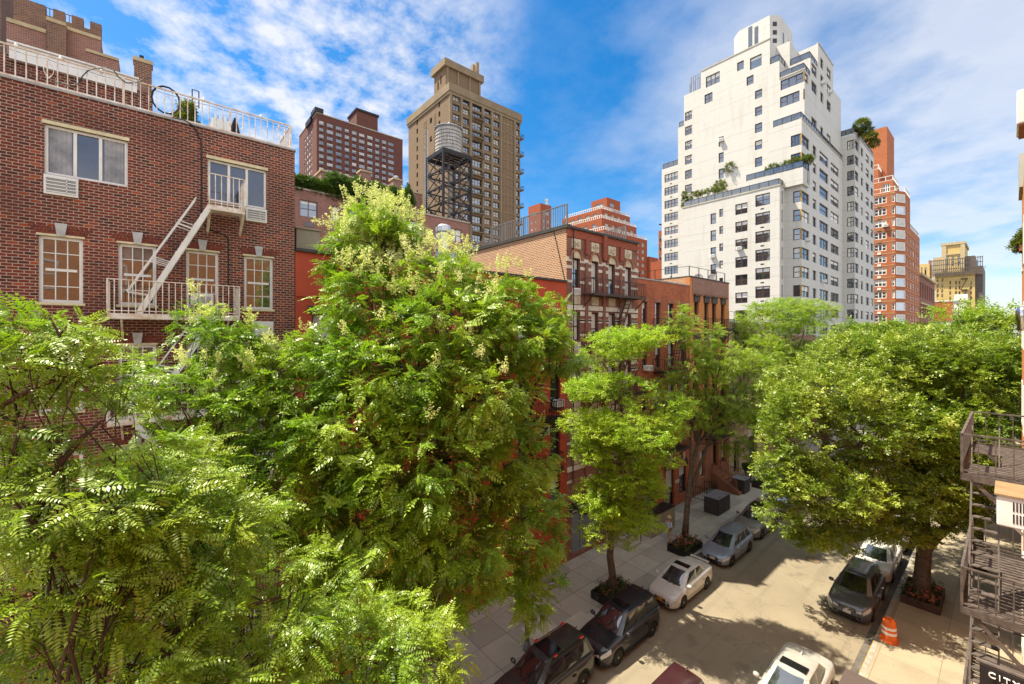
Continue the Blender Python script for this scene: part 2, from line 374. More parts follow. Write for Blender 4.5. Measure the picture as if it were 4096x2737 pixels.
        if parapet:
            k = .3
            s.w.quad((x0+k,y0+k,z1-parapet),(x0+k,y0+k,z1),(x1-k,y0+k,z1),(x1-k,y0+k,z1-parapet)); s.w.quad((x1-k,y0+k,z1-parapet),(x1-k,y0+k,z1),(x1-k,y1-k,z1),(x1-k,y1-k,z1-parapet))
            s.w.quad((x1-k,y1-k,z1-parapet),(x1-k,y1-k,z1),(x0+k,y1-k,z1),(x0+k,y1-k,z1-parapet)); s.w.quad((x0+k,y1-k,z1-parapet),(x0+k,y1-k,z1),(x0+k,y0+k,z1),(x0+k,y0+k,z1-parapet))
            s.w.quad((x0,y0,z1),(x1,y0,z1),(x1,y0+k,z1),(x0,y0+k,z1)); s.w.quad((x1-k,y0+k,z1),(x1,y0+k,z1),(x1,y1,z1),(x1-k,y1,z1)); s.w.quad((x0,y0+k,z1),(x0+k,y0+k,z1),(x0+k,y1,z1),(x0,y1,z1)); s.w.quad((x0+k,y1-k,z1),(x1-k,y1-k,z1),(x1-k,y1,z1),(x0+k,y1,z1))
        for f, pl, ops in (('E', x1, E), ('S', y0, S)):
            for o in ops:
                if len(o) > 4 and o[4]: s.win(f, pl, o[0], o[1], o[2], o[3], o[4], **(o[5] if len(o) > 5 else {}))
    def coping(s, x0, x1, y0, y1, z, h=.12, out=.06, wd=.36, mat='coping metal', name='coping'):
        mb = MB(); a = (x0-out, x1+out, y0-out, y1+out)
        mb.box(a[0], a[1], a[2], a[2]+wd, z+.003, z+h); mb.box(a[1]-wd, a[1], a[2]+wd, a[3], z+.003, z+h); mb.box(a[0], a[0]+wd, a[2]+wd, a[3], z+.003, z+h)
        return mb.build(name, M[mat], s.root)
    def part(s, name, mb, mat, parent=None, **kw): return mb.build(name, [M[x] for x in mat] if isinstance(mat, (list, tuple)) else M[mat], parent or s.root, **kw)
    def done(s):
        s.w.build('wall', M[s.wall], s.root); s.r.build('roof', M[s.roofm], s.root)
        if s.rest.v: struct(s.rest.build('window', s.restm, s.root), 'stuff')
        return s.root
def rail_mb(mb, pts, h, sp=.14, post=.04, bal=.016, z=None, bottom=True, top=.045):
    """metal railing along a polyline of floor points"""
    for si, (p, q) in enumerate(zip(pts[:-1], pts[1:])):
        p = Vector(p); q = Vector(q); L = (q-p).length; U = Vector((0,0,h))
        mb.bar(p+U, q+U, top, top*.8)
        if bottom: mb.bar(p+Vector((0,0,.08)), q+Vector((0,0,.08)), top*.7)
        n = max(1, round(L/sp))
        for i in range(1 if si else 0, n+1):
            a = p + (q-p)*i/n; pw = post if i in (0, n) else bal
            mb.bar(a + Vector((0,0,0)), a+U, pw)
def ac_unit(parent, org, w=.62, h=.4, d=.5, rot=0.0, name='air_conditioner', wood=False):
    mb = MB(); mb.box(0, w, -d, 0, 0, h); o = mb.build(name, M['ac white'], parent, org=(0,0,0), bevel=.02)
    o.location = Vector(org) - root_loc(parent); o.rotation_euler = (0,0,rot)
    g = MB()
    for k in range(9):
        z = h*.2 + k*h*.07; g.box(w*.25, w*.94, -d-.006, -d+.004, z, z+h*.03)
    q = g.build('grille', M['ac grill'], o, org=(0,0,0)); return o
# ------------------------------------------------------------------ ground, road, pavements
FX = -17.9; RX = .35                      # building lines left and right
g = MB(); g.quad((-1500,-1500,-.02),(1500,-1500,-.02),(1500,1500,-.02),(-1500,1500,-.02)); plain('ground', (.15,.14,.13), .9, scale=.05)
struct(g.build('ground', M['ground']))
def asphalt():
    m, t, bs = nt('asphalt'); uv = N(t, 'ShaderNodeUVMap').outputs[0]
    col = mixc(t, ramp(t, noise(t, uv, .25, 5, .6), .3, .7), (.27,.23,.16), (.20,.17,.12))
    col = mixc(t, _mul(t, ramp(t, noise(t, uv, 45, 3, .7), .5, .75), .5), col, (.10,.085,.065))
    mp = N(t, 'ShaderNodeMapping'); mp.inputs['Scale'].default_value = (1.4,.05,1); t.links.new(uv, mp.inputs[0])
    col = mixc(t, _mul(t, ramp(t, noise(t, mp.outputs[0], 1, 4, .6), .55, .7), .35), col, (.11,.09,.07))
    col = mixc(t, _mul(t, ramp(t, noise(t, uv, 3.1, 2, .5), .68, .7), .3), col, (.08,.07,.06))
    vo = N(t, 'ShaderNodeTexVoronoi', feature='DISTANCE_TO_EDGE'); vo.inputs['Scale'].default_value = .33
    wv = N(t, 'ShaderNodeTexNoise'); setin(wv, Scale=1.6, Detail=6.0); t.links.new(uv, wv.inputs['Vector']); wa = N(t, 'ShaderNodeVectorMath', operation='ADD'); t.links.new(uv, wa.inputs[0]); t.links.new(wv.outputs['Color'], wa.inputs[1]); t.links.new(wa.outputs[0], vo.inputs['Vector'])
    ck = N(t, 'ShaderNodeMath', operation='LESS_THAN'); t.links.new(vo.outputs['Distance'], ck.inputs[0]); ck.inputs[1].default_value = .006
    col = mixc(t, _mul(t, ck.outputs[0], .28), col, (.06,.05,.045))
    col = mixc(t, _mul(t, ramp(t, noise(t, uv, .9, 3, .5), .60, .70), .45), col, (.12,.10,.08))
    t.links.new(col, bs.inputs['Base Color']); bs.inputs['Roughness'].default_value = .9; bs.inputs['Specular IOR Level'].default_value = .2
    bump(t, bs, noise(t, uv, 80, 3), .3, .01); MATS['asphalt'] = m
asphalt()
KL, KR = -13.05, -4.1
g = MB(); g.quad((KL-.1,-40,.0),(KR+.1,-40,.0),(KR+.1,260,.0),(KL-.1,260,.0)); struct(g.build('road', M['asphalt']))
concrete_slabs('pavement left', (.44,.405,.335), 1.55, 1.6, (.09,.08,.07)); concrete_slabs('pavement right', (.33,.28,.19), 1.9, 1.9, (.16,.13,.09))
plain('kerb stone', (.33,.30,.25), .85, var=.2, scale=4)
g = MB(); g.box(FX-.5, KL-.18, -40, 260, -.1, .14); struct(g.build('pavement', M['pavement left']))
g = MB(); g.box(KR+.18, RX+.5, -40, 260, -.1, .14); struct(g.build('pavement', M['pavement right']))
g = MB(); g.box(KL-.18, KL, -40, 260, -.1, .144); struct(g.build('kerb', M['kerb stone']))
g = MB(); g.box(KR, KR+.18, -40, 260, -.1, .144); struct(g.build('kerb', M['kerb stone']))
plain('yellow paint', (.62,.38,.05), .7, var=.25, scale=9)
g = MB()
for k in range(9): g.box(KR-.004, KR+.02, 22.6+k*.52, 22.6+k*.52+.36, .02, .148)
struct(g.build('kerb_paint', M['yellow paint']))
plain('gutter', (.13,.115,.095), .85, var=.25, scale=2)
for x_ in (KL, KR-.32): g = MB(); g.quad((x_,-40,.004),(x_+.32,-40,.004),(x_+.32,260,.004),(x_,260,.004)); struct(g.build('gutter', M['gutter']))
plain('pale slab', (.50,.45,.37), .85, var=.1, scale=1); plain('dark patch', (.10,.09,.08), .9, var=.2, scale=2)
g = MB()
for (px, py, a, b) in ((2330,2500,1.5,1.5),(2170,2520,1.45,1.5),(2690,2060,1.4,1.6),(2985,2035,1.5,3.0)):
    p = at_z(px, py, .14); g.quad((p.x-a/2,p.y-b/2,.1445),(p.x+a/2,p.y-b/2,.1445),(p.x+a/2,p.y+b/2,.1445),(p.x-a/2,p.y+b/2,.1445))
struct(g.build('pavement_patch', M['pale slab']))
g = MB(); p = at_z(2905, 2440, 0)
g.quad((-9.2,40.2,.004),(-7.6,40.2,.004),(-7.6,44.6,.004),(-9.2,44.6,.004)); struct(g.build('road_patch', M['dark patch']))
# ------------------------------------------------------------------ 1. brown brick building with white fire escapes
b1 = Bld('brick_apartment_building', 'tall brown brick building with white fire escapes and roof railing at the left edge', 'building', (FX-6, -2, 0), 'brown brick', frame='white paint', glass='dark glass', blind='glare curtain', rec=.07, t=.055)
W2 = [(YX(153,FX),YX(332,FX)),(YX(473,FX),YX(625,FX)),(YX(744,FX),YX(874,FX)),(YX(976,FX),YX(1092,FX))]
E = []
for r, z0 in enumerate((15.3, 12.12, 8.95, 5.8, 2.6)):
    for (a, b) in W2: E.append((a, b, z0, z0+1.92, 'grid6', dict(blind=[0.0,.25,0.0,.0][len(E)%4], t=.085)))
S1 = (YX(176,FX), YX(511,FX), 19.0, 20.44, 'slide3', dict(blind=0.0, glass='screen glass', t=.075)); S2 = (YX(831,FX), YX(1066,FX), 19.02, 20.46, 'slide3', dict(blind=0.0, glass='screen glass', t=.075))
E += [S1, S2]
B1Y1 = YX(1179, FX)
b1.block(-30, FX, -9, B1Y1, 0, 21.45, E=E, parapet=.4)
b1.coping(-30, FX, -9, B1Y1, 21.45, h=.07, out=.04, wd=.4)
for (a, b) in W2:
    for z0 in (15.3, 12.12, 8.95, 5.8):
        zt = z0+1.92; c = (a+b)/2; hw = (b-a)/2
        mb = MB()
        for k in range(14):
            u = -1 + (k+.5)/7
            if abs(u) < .2: continue
            yb = c+u*(hw+.02); yt = c+u*(hw+.22); w = (hw+.1)/7*.42
            P = [(yb-w,zt+.03),(yb+w,zt+.03),(yt+w,zt+.31-.03*u*u),(yt-w,zt+.31-.03*u*u)]
            mb.poly([(FX+.012,p[0],p[1]) for p in P])
            for i in range(4):
                p, q = P[i], P[(i+1)%4]; mb.quad((FX-.01,p[0],p[1]),(FX-.01,q[0],q[1]),(FX+.012,q[0],q[1]),(FX+.012,p[0],p[1]))
        ar = b1.part('brick_arch', mb, 'arch brick')
        mb = MB(); P = [(c-.08,zt+.02),(c+.08,zt+.02),(c+.13,zt+.39),(c-.13,zt+.39)]
        mb.poly([(FX+.05,p[0],p[1]) for p in P])
        for i in range(4):
            p, q = P[i], P[(i+1)%4]; mb.quad((FX-.01,p[0],p[1]),(FX-.01,q[0],q[1]),(FX+.05,q[0],q[1]),(FX+.05,p[0],p[1]))
        b1.part('keystone', mb, 'keystone', parent=ar)
        mb = MB(); mb.box(FX-.05, FX+.03, a-.04, b+.04, zt, zt+.06); b1.part('head_trim', mb, 'cream trim'); mb = MB(); mb.box(FX-.05, FX+.04, a-.05, b+.05, z0-.07, z0); b1.part('sill', mb, 'cream trim')
for S in (S1, S2):
    mb = MB(); mb.box(FX-.06, FX+.04, S[0]-.04, S[1]+.04, S[3], S[3]+.1); b1.part('window_trim', mb, 'cream trim')
def sleeve(b, y0, y1, z0, z1, X=FX, n=5, mat='ac white'):
    mb = MB(); mb.box(X-.05, X+.07, y0, y1, z0, z1); o = b.part('air_conditioner_sleeve', mb, mat)
    if n:
        mb = MB(); h = (z1-z0)
        mb.box(X+.05, X+.073, y0+.05, y1-.05, z0+.06, z1-.06); g_ = b.part('grille', mb, 'ac grill', parent=o)
        mb = MB()
        for k in range(n): z = z0+.08+(h-.16)*k/(n-1); mb.box(X+.06, X+.095, y0+.04, y1-.04, z-.012, z+.012)
        mb.box(X+.06, X+.095, (y0+y1*2)/3-.01, (y0+y1*2)/3+.01, z0+.05, z1-.05); b.part('grille', mb, 'ac white', parent=o)
sleeve(b1, S1[0], YX(314,FX), 18.42, 18.97); sleeve(b1, YX(983,FX), YX(1066,FX), 18.5, 18.99)
sleeve(b1, YX(1008,FX), YX(1092,FX), 14.35, 14.85, n=0)
ac_unit(b1.root, (FX-.1, W2[2][0]+.12, 15.36), w=.62, h=.38, d=.3, rot=math.pi/2)
# curtains behind the wide window
for (a, b, n) in ((S1[0]+.08, S1[0]+(S1[1]-S1[0])*.31, 9), (S1[0]+(S1[1]-S1[0])*.70, S1[1]-.1, 8)):
    P = [[(FX-.108-.010*math.sin(k*2.6), a+(b-a)*k/(n*3), z) for z in (19.06, 20.38)] for k in range(n*3+1)]
    mb = MB(); mb.grid(P)
    for i, row in enumerate(P): pass
    b1.part('curtain', mb, 'curtain', smooth=True)
# fire escapes
FE0, FE1 = -17.83, -16.93; fy0, fy1 = -1.06, 2.2
def white_escape(b, z, lo=True):
    mb = MB(); mb.box(FE1-.05, FE1, fy0, fy1, z-.16, z); mb.box(FE0, FE0+.05, fy0, fy1, z-.16, z); mb.box(FE0+.05, FE1-.05, fy0, fy0+.05, z-.16, z); mb.box(FE0+.05, FE1-.05, fy1-.05, fy1, z-.16, z)
    for k in range(14): x = FE0+.08+k*.058; mb.box(x, x+.03, fy0+.05, fy1-.05, z-.06, z-.03)
    for y in (fy0+.3, fy1-.3): mb.bar((FE1-.05,y,z-.13),(FX,y,z-.75),.05)
    fe = b.part('fire_escape', mb, 'rusty white')
    r = MB(); rail_mb(r, [(FE0,fy0,z),(FE1-.02,fy0,z),(FE1-.02,fy1,z),(FE0,fy1,z)], 1.0, sp=.155, post=.032, bal=.024, top=.035); b.part('railing', r, 'rusty white', parent=fe)
    return fe
fes = [white_escape(b1, z) for z in (15.0, 11.85, 8.7)]
def stair(b, parent, p, q, x0, x1, mat='white paint', n=11, rail=True, w=.15, name='stair', rh=.85, tread=.2):
    mb = MB(); d = Vector(q)-Vector(p)
    for x in (x0, x1):
        mb.bar((x,p[1],p[2]),(x,q[1],q[2]),.03,w)
    for k in range(1, n):
        c = Vector(p)+d*k/n; mb.box(x0+.02, x1-.02, c.y-tread/2, c.y+tread/2, c.z-.015, c.z+.015)
    o = b.part(name, mb, mat, parent=parent)
    if rail:
        r = MB(); dn = d.normalized(); up = Vector((0,-dn.z,dn.y)) if dn.y > 0 else Vector((0,dn.z,-dn.y)); up = up*rh*.62
        for x in (x0, x1):
            a = Vector((x,p[1],p[2]))+d*.12+up; c = Vector((x,q[1],q[2]))+up*.8; r.bar(a, c, .028); r.bar(a, Vector((x,p[1],p[2]))+d*.16, .024)
            for f in (.42,.45,.76,.79): r.bar(Vector((x,p[1],p[2]))+d*f, Vector((x,p[1],p[2]))+d*(f-.02)+up*.93, .022)
        b.part('handrail', r, mat, parent=parent)
stair(b1, fes[0], (0,-.38,15.0), (0,1.4,18.62), -17.45, -16.98)
stair(b1, fes[1], (0,-.2,11.85), (0,1.5,14.95), -17.45, -16.98); stair(b1, fes[2], (0,1.2,8.7), (0,-.5,11.8), -17.45, -16.98)
mb = MB(); uy0, uy1 = 1.36, 2.36; z = 18.64
mb.box(FE1-.05, FE1, uy0, uy1, z-.16, z); mb.box(FE0, FE1-.05, uy0, uy0+.05, z-.16, z); mb.box(FE0, FE1-.05, uy1-.05, uy1, z-.16, z)
for k in range(13): x = FE0+.05+k*.06; mb.box(x, x+.035, uy0+.05, uy1-.05, z-.07, z-.03)
for y in (uy0+.03, uy1-.03): mb.bar((FE1-.04,y,z-.12),(FX,y,z-.72),.07,.09)
fe = b1.part('fire_escape', mb, 'rusty white')
r = MB(); rail_mb(r, [(FE1-.02,uy0,z),(FE1-.02,uy1,z),(FE0,uy1,z)], 1.02, sp=.17, post=.035, bal=.024, top=.035); b1.part('railing', r, 'rusty white', parent=fe)
# roof railing with scroll hearts
mb = MB(); ry0, ry1 = -8, B1Y1-.12; rz = 21.53
rail_mb(mb, [(FX-.12,y_,rz) for y_ in (-8,-4.0,-.75,2.05,ry1)]+[(-22,ry1,rz)], .92, sp=.2, post=.06, bal=.026, top=.05)
for y in (-2.35, .32, 2.38, 3.62):
    for s in (-1, 1):
        pts = [(FX-.12, y+s*(.0 if k == 0 else .1*math.sin(k/8*math.pi*.95)), rz+.28+.45*k/8) for k in range(9)] + [(FX-.12, y+s*.04, rz+.69)]
        mb.tube(pts, .009, 4)
b1.part('roof_railing', mb, 'rusty white')
# set back roof house with white fascia
mb = MB(); mb.box(-26, -20.2, -8.5, YX(610,-20.2), 21.1, ZX(300,248,-20.1)-.3); b1.part('roof_house', mb, 'brown brick')
mb = MB(); zt = ZX(300,248,-20.1); mb.box(-26, -20.08, YX(36,-20.08), YX(548,-20.08), zt-.47, zt+.0); mb.box(-26.05, -20.0, YX(36,-20.0)-.05, YX(548,-20)+.05, zt, zt+.05); b1.part('roof_fascia', mb, 'white paint')
b1.done()
# things on that roof
t = thing('potted_plant', 'green leafy shrub in a dark pot behind the roof railing of the brown brick building', 'potted plant', (-19.3, YX(742,-19.3), 21.05))
mb = MB(); mb.lathe([(.13,0),(.19,.45),(.21,.46),(.21,.52),(.17,.52)], t.location, 12); mb.build('pot', M['black metal'], t)
PLANTS = [(t, Vector(t.location)+Vector((0,0,1.1)), .34, .75)]
t = thing('garden_parasol', 'closed black parasol standing behind the roof railing', 'parasol', (-19.2, YX(940,-19.2), 21.05))
c = t.location
mb = MB(); mb.tube([c, c+Vector((0,0,1.62))], .03, 8); mb.lathe([(.25,0),(.25,.06),(.05,.1)], c, 12); mb.build('pole', M['black metal'], t)
mb = MB(); pr = []
for i, (rr, h) in enumerate(((.30,.12),(.27,.5),(.18,.95),(.08,1.4),(.02,1.62))):
    pr.append([(c.x+rr*(1+.25*math.cos(k*4))*math.cos(k*math.pi/12), c.y+rr*(1+.25*math.cos(k*4))*math.sin(k*math.pi/12), c.z+h) for k in range(25)])
mb.grid(pr, True); mb.build('canopy', M['steel black'], t)
t = thing('cable', 'black cable running down the brown brick wall past the white fire escape', 'cable', (FX+.03, 1, 20))
pts = [at_x(px,py,FX+.035) for px,py in ((690,470),(736,480),(775,505),(803,562),(806,680),(805,767),(803,860),(813,897),(845,920),(880,933),(903,942),(913,960),(914,1040),(913,1137),(912,1240))]
mb = MB(); mb.tube(pts, .022, 6); mb.build('wire', M['rubber'], t)
t = thing('hose', 'black hose looping along the roof railing of the brown brick building', 'hose', (FX-.05, -2, 21.6))
pts = [at_x(px,py,FX-.06) for px,py in ((215,327),(265,338),(300,342),(318,330),(330,305),(352,283),(385,272),(425,271),(455,282),(475,310),(505,332),(540,332),(570,320))]
mb = MB(); mb.tube(pts, .016, 5)
pts = [at_x(663+57*math.cos(k/14*6.28), 400+53*math.sin(k/14*6.28)+14*math.cos(k/14*6.28), FX-.16) for k in range(16)]; mb.tube(pts, .03, 5); mb.build('tubing', M['rubber'], t)
t = thing('string_lights', 'round white bulbs strung along the roof railing', 'string lights', (FX-.14, 0, 22.3))
mb = MB()
for px, py in ((64,184),(242,235),(405,290),(815,400),(1043,468),(1116,510),(1140,525)):
    p = at_x(px,py,FX-.18); mb.lathe([(.005,-.05),(.04,-.03),(.05,0),(.04,.03),(.02,.06),(.02,.09)], p, 8)
mb.build('bulbs', M['white paint'], t, smooth=True)
mb = MB(); pts = []
for k in range(41): y = -4+8*k/40; pts.append((FX-.16, y, 22.38-.05*abs(math.sin(k*.8)))); 
mb.tube(pts, .008, 4); mb.build('wire', M['rubber'], t)

# ------------------------------------------------------------------ 2. red painted building
RY1 = YX(2266, FX)
b2 = Bld('red_house', 'low red painted stucco building behind the flowering tree', 'building', (FX-5, 10, 0), 'red stucco', frame='dark frame', glass='dark glass', rec=.14)
cols = [(YX(1237,FX)+.1, YX(1345,FX)), (7.6,8.55), (10.2,11.15), (12.9,13.85), (15.6,16.55), (YX(2201,FX), YX(2241,FX))]
E = [(a,b,z0,z0+2.25,'dh',{}) for z0 in (12.95, 9.9, 6.85, 3.7) for (a,b) in cols]
b2.block(-31, FX, B1Y1+.02, RY1-.02, 0, 17.6, E=E, parapet=.35)
mb = MB(); mb.box(-31, FX+.12, B1Y1+.03, RY1-.03, 17.603, 17.72); b2.part('coping', mb, 'dark coping')
mb = MB()
for z in (15.85,): mb.box(FX-.02, FX+.09, B1Y1+.03, RY1-.03, z, z+.12)
b2.part('moulding', mb, 'red stucco')
for z0 in (12.95, 9.9, 6.85, 3.7):
    for (a,b) in cols:
        mb = MB(); mb.box(FX-.02, FX+.06, a-.16, b+.16, z0+2.25, z0+2.55); b2.part('lintel', mb, 'dark coping'); mb = MB(); mb.box(FX-.02, FX+.1, a-.12, b+.12, z0-.14, z0); b2.part('sill', mb, 'dark coping')
mb = MB()
for z in (12.6, 9.55, 6.5):
    y0, y1 = 14.9, 18.3; mb.box(FX+.02, FX+1.0, y0, y1, z-.1, z-.06); mb.bar((FX+.95,y0,z-.08),(FX+.95,y1,z-.08),.06,.12); rail_mb(mb, [(FX+.05,y0,z),(FX+.96,y0,z),(FX+.96,y1,z),(FX+.05,y1,z)], .95, sp=.2, post=.03, bal=.018)
    for s in (0,.5): mb.bar((FX+.35+s,15.3,z-3.05),(FX+.35+s,17.4,z),.04,.12)
    for k in range(1,11): c = k/11; mb.box(FX+.35,FX+.85,15.3+2.1*c-.1,15.3+2.1*c+.1,z-3.05+3.05*c-.012,z-3.05+3.05*c+.012)
b2.part('fire_escape', mb, 'black metal')
sleeve(b2, YX(2163,FX), YX(2195,FX), 8.35, 8.85)
ac_unit(b2.root, (FX-.05, cols[5][0]+.2, 9.98), w=.62, h=.42, d=.45, rot=math.pi/2)
mb = MB(); mb.box(-25.5, -19.0, YX(1186,-19.0), YX(1278,-19.0), 17.25, ZX(1230,920,-19)); o = b2.part('roof_bulkhead', mb, 'tan panel')
mb = MB(); z = ZX(1230,920,-19); mb.box(-25.6, -18.93, YX(1186,-19)-.05, YX(1278,-19)+.06, z+.003, z+.07); b2.part('cap', mb, 'tan panel', parent=o)
mb = MB(); mb.box(-25, -19.6, YX(1290,-19.6), YX(1345,-19.6), 17.25, 18.05); b2.part('roof_bulkhead', mb, 'tan panel')
p = at_x(1776, 1000, -21.5); mb = MB(); mb.lathe([(.3,17.2),(.3,ZX(1776,912,-21.5)-.3),(.42,ZX(1776,912,-21.5)-.25),(.42,ZX(1776,908,-21.5)),(.3,ZX(1776,908,-21.5)+.1)], (p.x,p.y,0), 16); b2.part('flue', mb, 'galvanised', smooth=False)
b2.done()
aw = thing('door_canopy', 'small dark canopy with white house number over the red building door', 'canopy', (FX, 10.4, 2.4))
mb = MB(); P = [(FX,2.95),(FX+1.0,2.72),(FX+1.0,2.38),(FX,2.38)]
mb.poly([(p[0],9.4,p[1]) for p in P][::-1]); mb.poly([(p[0],11.4,p[1]) for p in P])
for i in range(4): p, q = P[i], P[(i+1)%4]; mb.quad((p[0],9.4,p[1]),(q[0],9.4,q[1]),(q[0],11.4,q[1]),(p[0],11.4,p[1]))
mb.build('awning', M['steel black'], aw)
text_mesh('226', .3, M['white paint'], 'lettering', aw, (FX+1.006, 10.1, 2.44), (R(90),0,R(90)))
# ------------------------------------------------------------------ 3. banded brownish house with carved panels
SY0, SY1 = RY1, YX(2549, FX)
b3 = Bld('banded_brick_house', 'dark maroon brick house with pale stone bands and carved panels under its cornice', 'building', (FX-4, 23, 0), 'maroon brick', frame='dark frame', glass='glass', blind='blind', rec=.16)
cols = [(YX(2288,FX),YX(2320,FX)),(YX(2365,FX),YX(2393,FX)),(YX(2433,FX),YX(2460,FX)),(YX(2499,FX),YX(2524,FX))]
E = []
for r, zt in enumerate((19.2, 15.8, 12.4, 9.0)):
    for i, (a,b) in enumerate(cols): E.append((a, b, zt-(1.85 if (i == 0) else 2.15), zt, 'dh', dict(blind=[.35,1.0,.6,1.0][(i+r)%4])))
E += [(SY0+.5, SY0+3.6, .35, 3.0, 'tri', dict(t=.09, blind=0, frame='galvanised')), (SY0+4.3, SY0+5.3, 1.2, 3.6, 'tall', {}), (SY0+5.9, SY0+7.2, 1.2, 3.4, 'dh2', {})]
b3.face('E', FX, SY0, SY1, 0, 21.0, E)
for o in E: b3.win('E', FX, *o[:4], o[4], **o[5])
wx = -30.5; pb = MB()
pb.quad((wx,SY0,0),(FX,SY0,0),(FX,SY0,21.0),(wx,SY0,21.0)); b3.part('side_wall', pb, 'party brick')
b3.w.quad((wx,SY1,0),(wx,SY0,0),(wx,SY0,21),(wx,SY1,21)); b3.w.quad((FX,SY1,0),(wx,SY1,0),(wx,SY1,21),(FX,SY1,21)); b3.r.quad((wx,SY0,20.98),(FX,SY0,20.98),(FX,SY1,20.98),(wx,SY1,20.98))
mb = MB(); mb.box(FX-.02, FX+.06, SY0, SY1, 20.5, 21.0)
ym = (cols[1][1]+cols[2][0])/2
mb.box(FX+.061, FX+.22, ym-.17, ym+.17, 19.35, 21.0)
for i in (0, 2): y = (cols[i][1]+cols[i+1][0])/2; mb.box(FX+.02, FX+.17, y-.12, y+.12, 19.55, 20.55)
b3.part('cornice', mb, 'cornice brick')
mb = MB(); mb.box(wx-.05, FX+.16, SY0-.1, SY0+.3, 21.003, 21.22); mb.box(FX-.25, FX+.2, SY0+.3, SY1, 21.003, 21.15); b3.part('coping', mb, 'dark coping')
for (a,b) in cols:
    mb = MB(); c = (a+b)/2
    mb.box(FX-.02, FX+.05, a-.03, b+.03, 19.83, 20.44); pn = b3.part('carved_panel', mb, 'cream stone')
    mb = MB()
    for k in range(7):
        q = random.uniform(a+.12,b-.12); z = random.uniform(19.95,20.32); mb.tube([(FX+.055,q,z-.09),(FX+.075,q+random.uniform(-.08,.08),z),(FX+.055,q+random.uniform(-.1,.1),z+.1)], [.02,.05,.025], 6)
    b3.part('carving', mb, 'relief stone', parent=pn)
    mb = MB()   # arch hood over the top window
    hw = (b-a)/2+.12; arc = [(c+hw*math.cos(t), 19.22+.5*math.sin(t)) for t in [math.pi*k/12 for k in range(13)]]
    mb.poly([(FX+.03,y,z) for y,z in arc])
    o = b3.part('window_arch', mb, 'cream stone'); mb = MB(); mb.tube([(FX+.07,y,z+.04) for y,z in arc], .075, 6); mb.box(FX,FX+.12,c-hw-.16,c-hw+.06,19.12,19.3); mb.box(FX,FX+.12,c+hw-.06,c+hw+.16,19.12,19.3); b3.part('hood_mould', mb, 'brownstone', parent=o)
seg = [SY0]+[q for c in cols for q in c]+[SY1]
mb = MB()
for r in range(4):
    dz = -3.4*r
    for z, h in ((18.5,.2),(17.62,.16),(15.2 if r < 3 else 15.2,.14),(18.95,.28)):
        for k in range(0, len(seg), 2): mb.box(FX-.02, FX+.035, seg[k]+(.0 if k else 0), seg[k+1], z+dz, z+dz+h)
    mb.box(FX-.02, FX+.07, SY0, SY1, 15.92+dz, 16.22+dz)
b3.part('stone_band', mb, 'band stone')
for r in range(4):
    for (a,b) in cols: mb = MB(); mb.box(FX-.02, FX+.04, a, b, 16.28-3.4*r, 16.85-3.4*r); b3.part('carved_panel', mb, 'relief stone')
mb = MB()
for i in range(3):
    y = (cols[i][1]+cols[i+1][0])/2
    mb.box(FX-.02, FX+.12, y-.13, y+.13, 3.9, 19.0)
b3.part('pilaster', mb, 'maroon brick')
sleeve(b3, cols[0][0]+.02, cols[0][1]-.02, 16.88, 17.3); sleeve(b3, cols[0][0]+.02, cols[0][1]-.02, 13.4, 13.85)
def dark_escape(b, y0, y1, zs, mat='brown metal', dep=.95, lad=(.55,.8), X=FX, drop=3.4, stairs=True):
    for z in zs:
        mb = MB(); mb.bar((X+dep,y0,z-.08),(X+dep,y1,z-.08),.05,.16); mb.bar((X+.05,y0,z-.08),(X+.05,y1,z-.08),.05,.1)
        for k in range(12): x = X+.08+k*(dep-.1)/11; mb.box(x,x+.03,y0,y1,z-.05,z-.02)
        for y in (y0+.05,y1-.05): mb.bar((X+dep,y,z-.1),(X,y,z-.95),.06); mb.bar((X,y,z-.08),(X+dep,y,z-.08),.05,.1)
        fe = b.part('fire_escape', mb, mat); r = MB(); rail_mb(r, [(X+.02,y0,z),(X+dep,y0,z),(X+dep,y1,z),(X+.02,y1,z)], .95, sp=.17, post=.03, bal=.018, top=.035); b.part('railing', r, mat, parent=fe)
        if stairs and z-drop > 3: stair(b, fe, (0, y0+(y1-y0)*lad[0], z-drop), (0, y0+(y1-y0)*lad[1], z), X+.35, X+.8, mat=mat, n=12, w=.1)
dark_escape(b3, YX(2368,FX+.9)+.1, SY1-.35, (17.0, 13.6, 10.2, 6.8), lad=(.45,.75))
mb = MB()
for i in range(6): z = .14+.17*i; mb.box(FX, FX+1.75-.3*i, SY0+4.0, SY0+5.6, z, z+.17)
st = b3.part('stoop', mb, 'concrete'); r = MB()
for y in (SY0+4.05, SY0+5.55): r.bar((FX+1.7,y,.3),(FX+1.7,y,1.25),.035); r.bar((FX+1.7,y,1.22),(FX+.1,y,2.1),.035); r.bar((FX+.1,y,1.1),(FX+.1,y,2.1),.035)
b3.part('handrail', r, 'black metal', parent=st)
mb = MB(); rail_mb(mb, [(wx,SY0+.15,20.4),(-26.0,SY0+.15,20.4)], 1.3, sp=.2, post=.09, bal=.04, top=.07); rail_mb(mb, [(-25.8,SY0+.15,21.2),(-24,SY0+.15,21.2),(-22.1,SY0+.15,21.2),(-20,SY0+.15,21.2),(FX-.1,SY0+.15,21.2)], 1.35, sp=.2, post=.09, bal=.04, top=.07)
rail_mb(mb, [(FX-.4,SY1-.9,21.0),(-23,SY1-.2,21.0)], 1.3, sp=.22, post=.09, bal=.05, top=.07); b3.part('roof_railing', mb, 'grey frame')
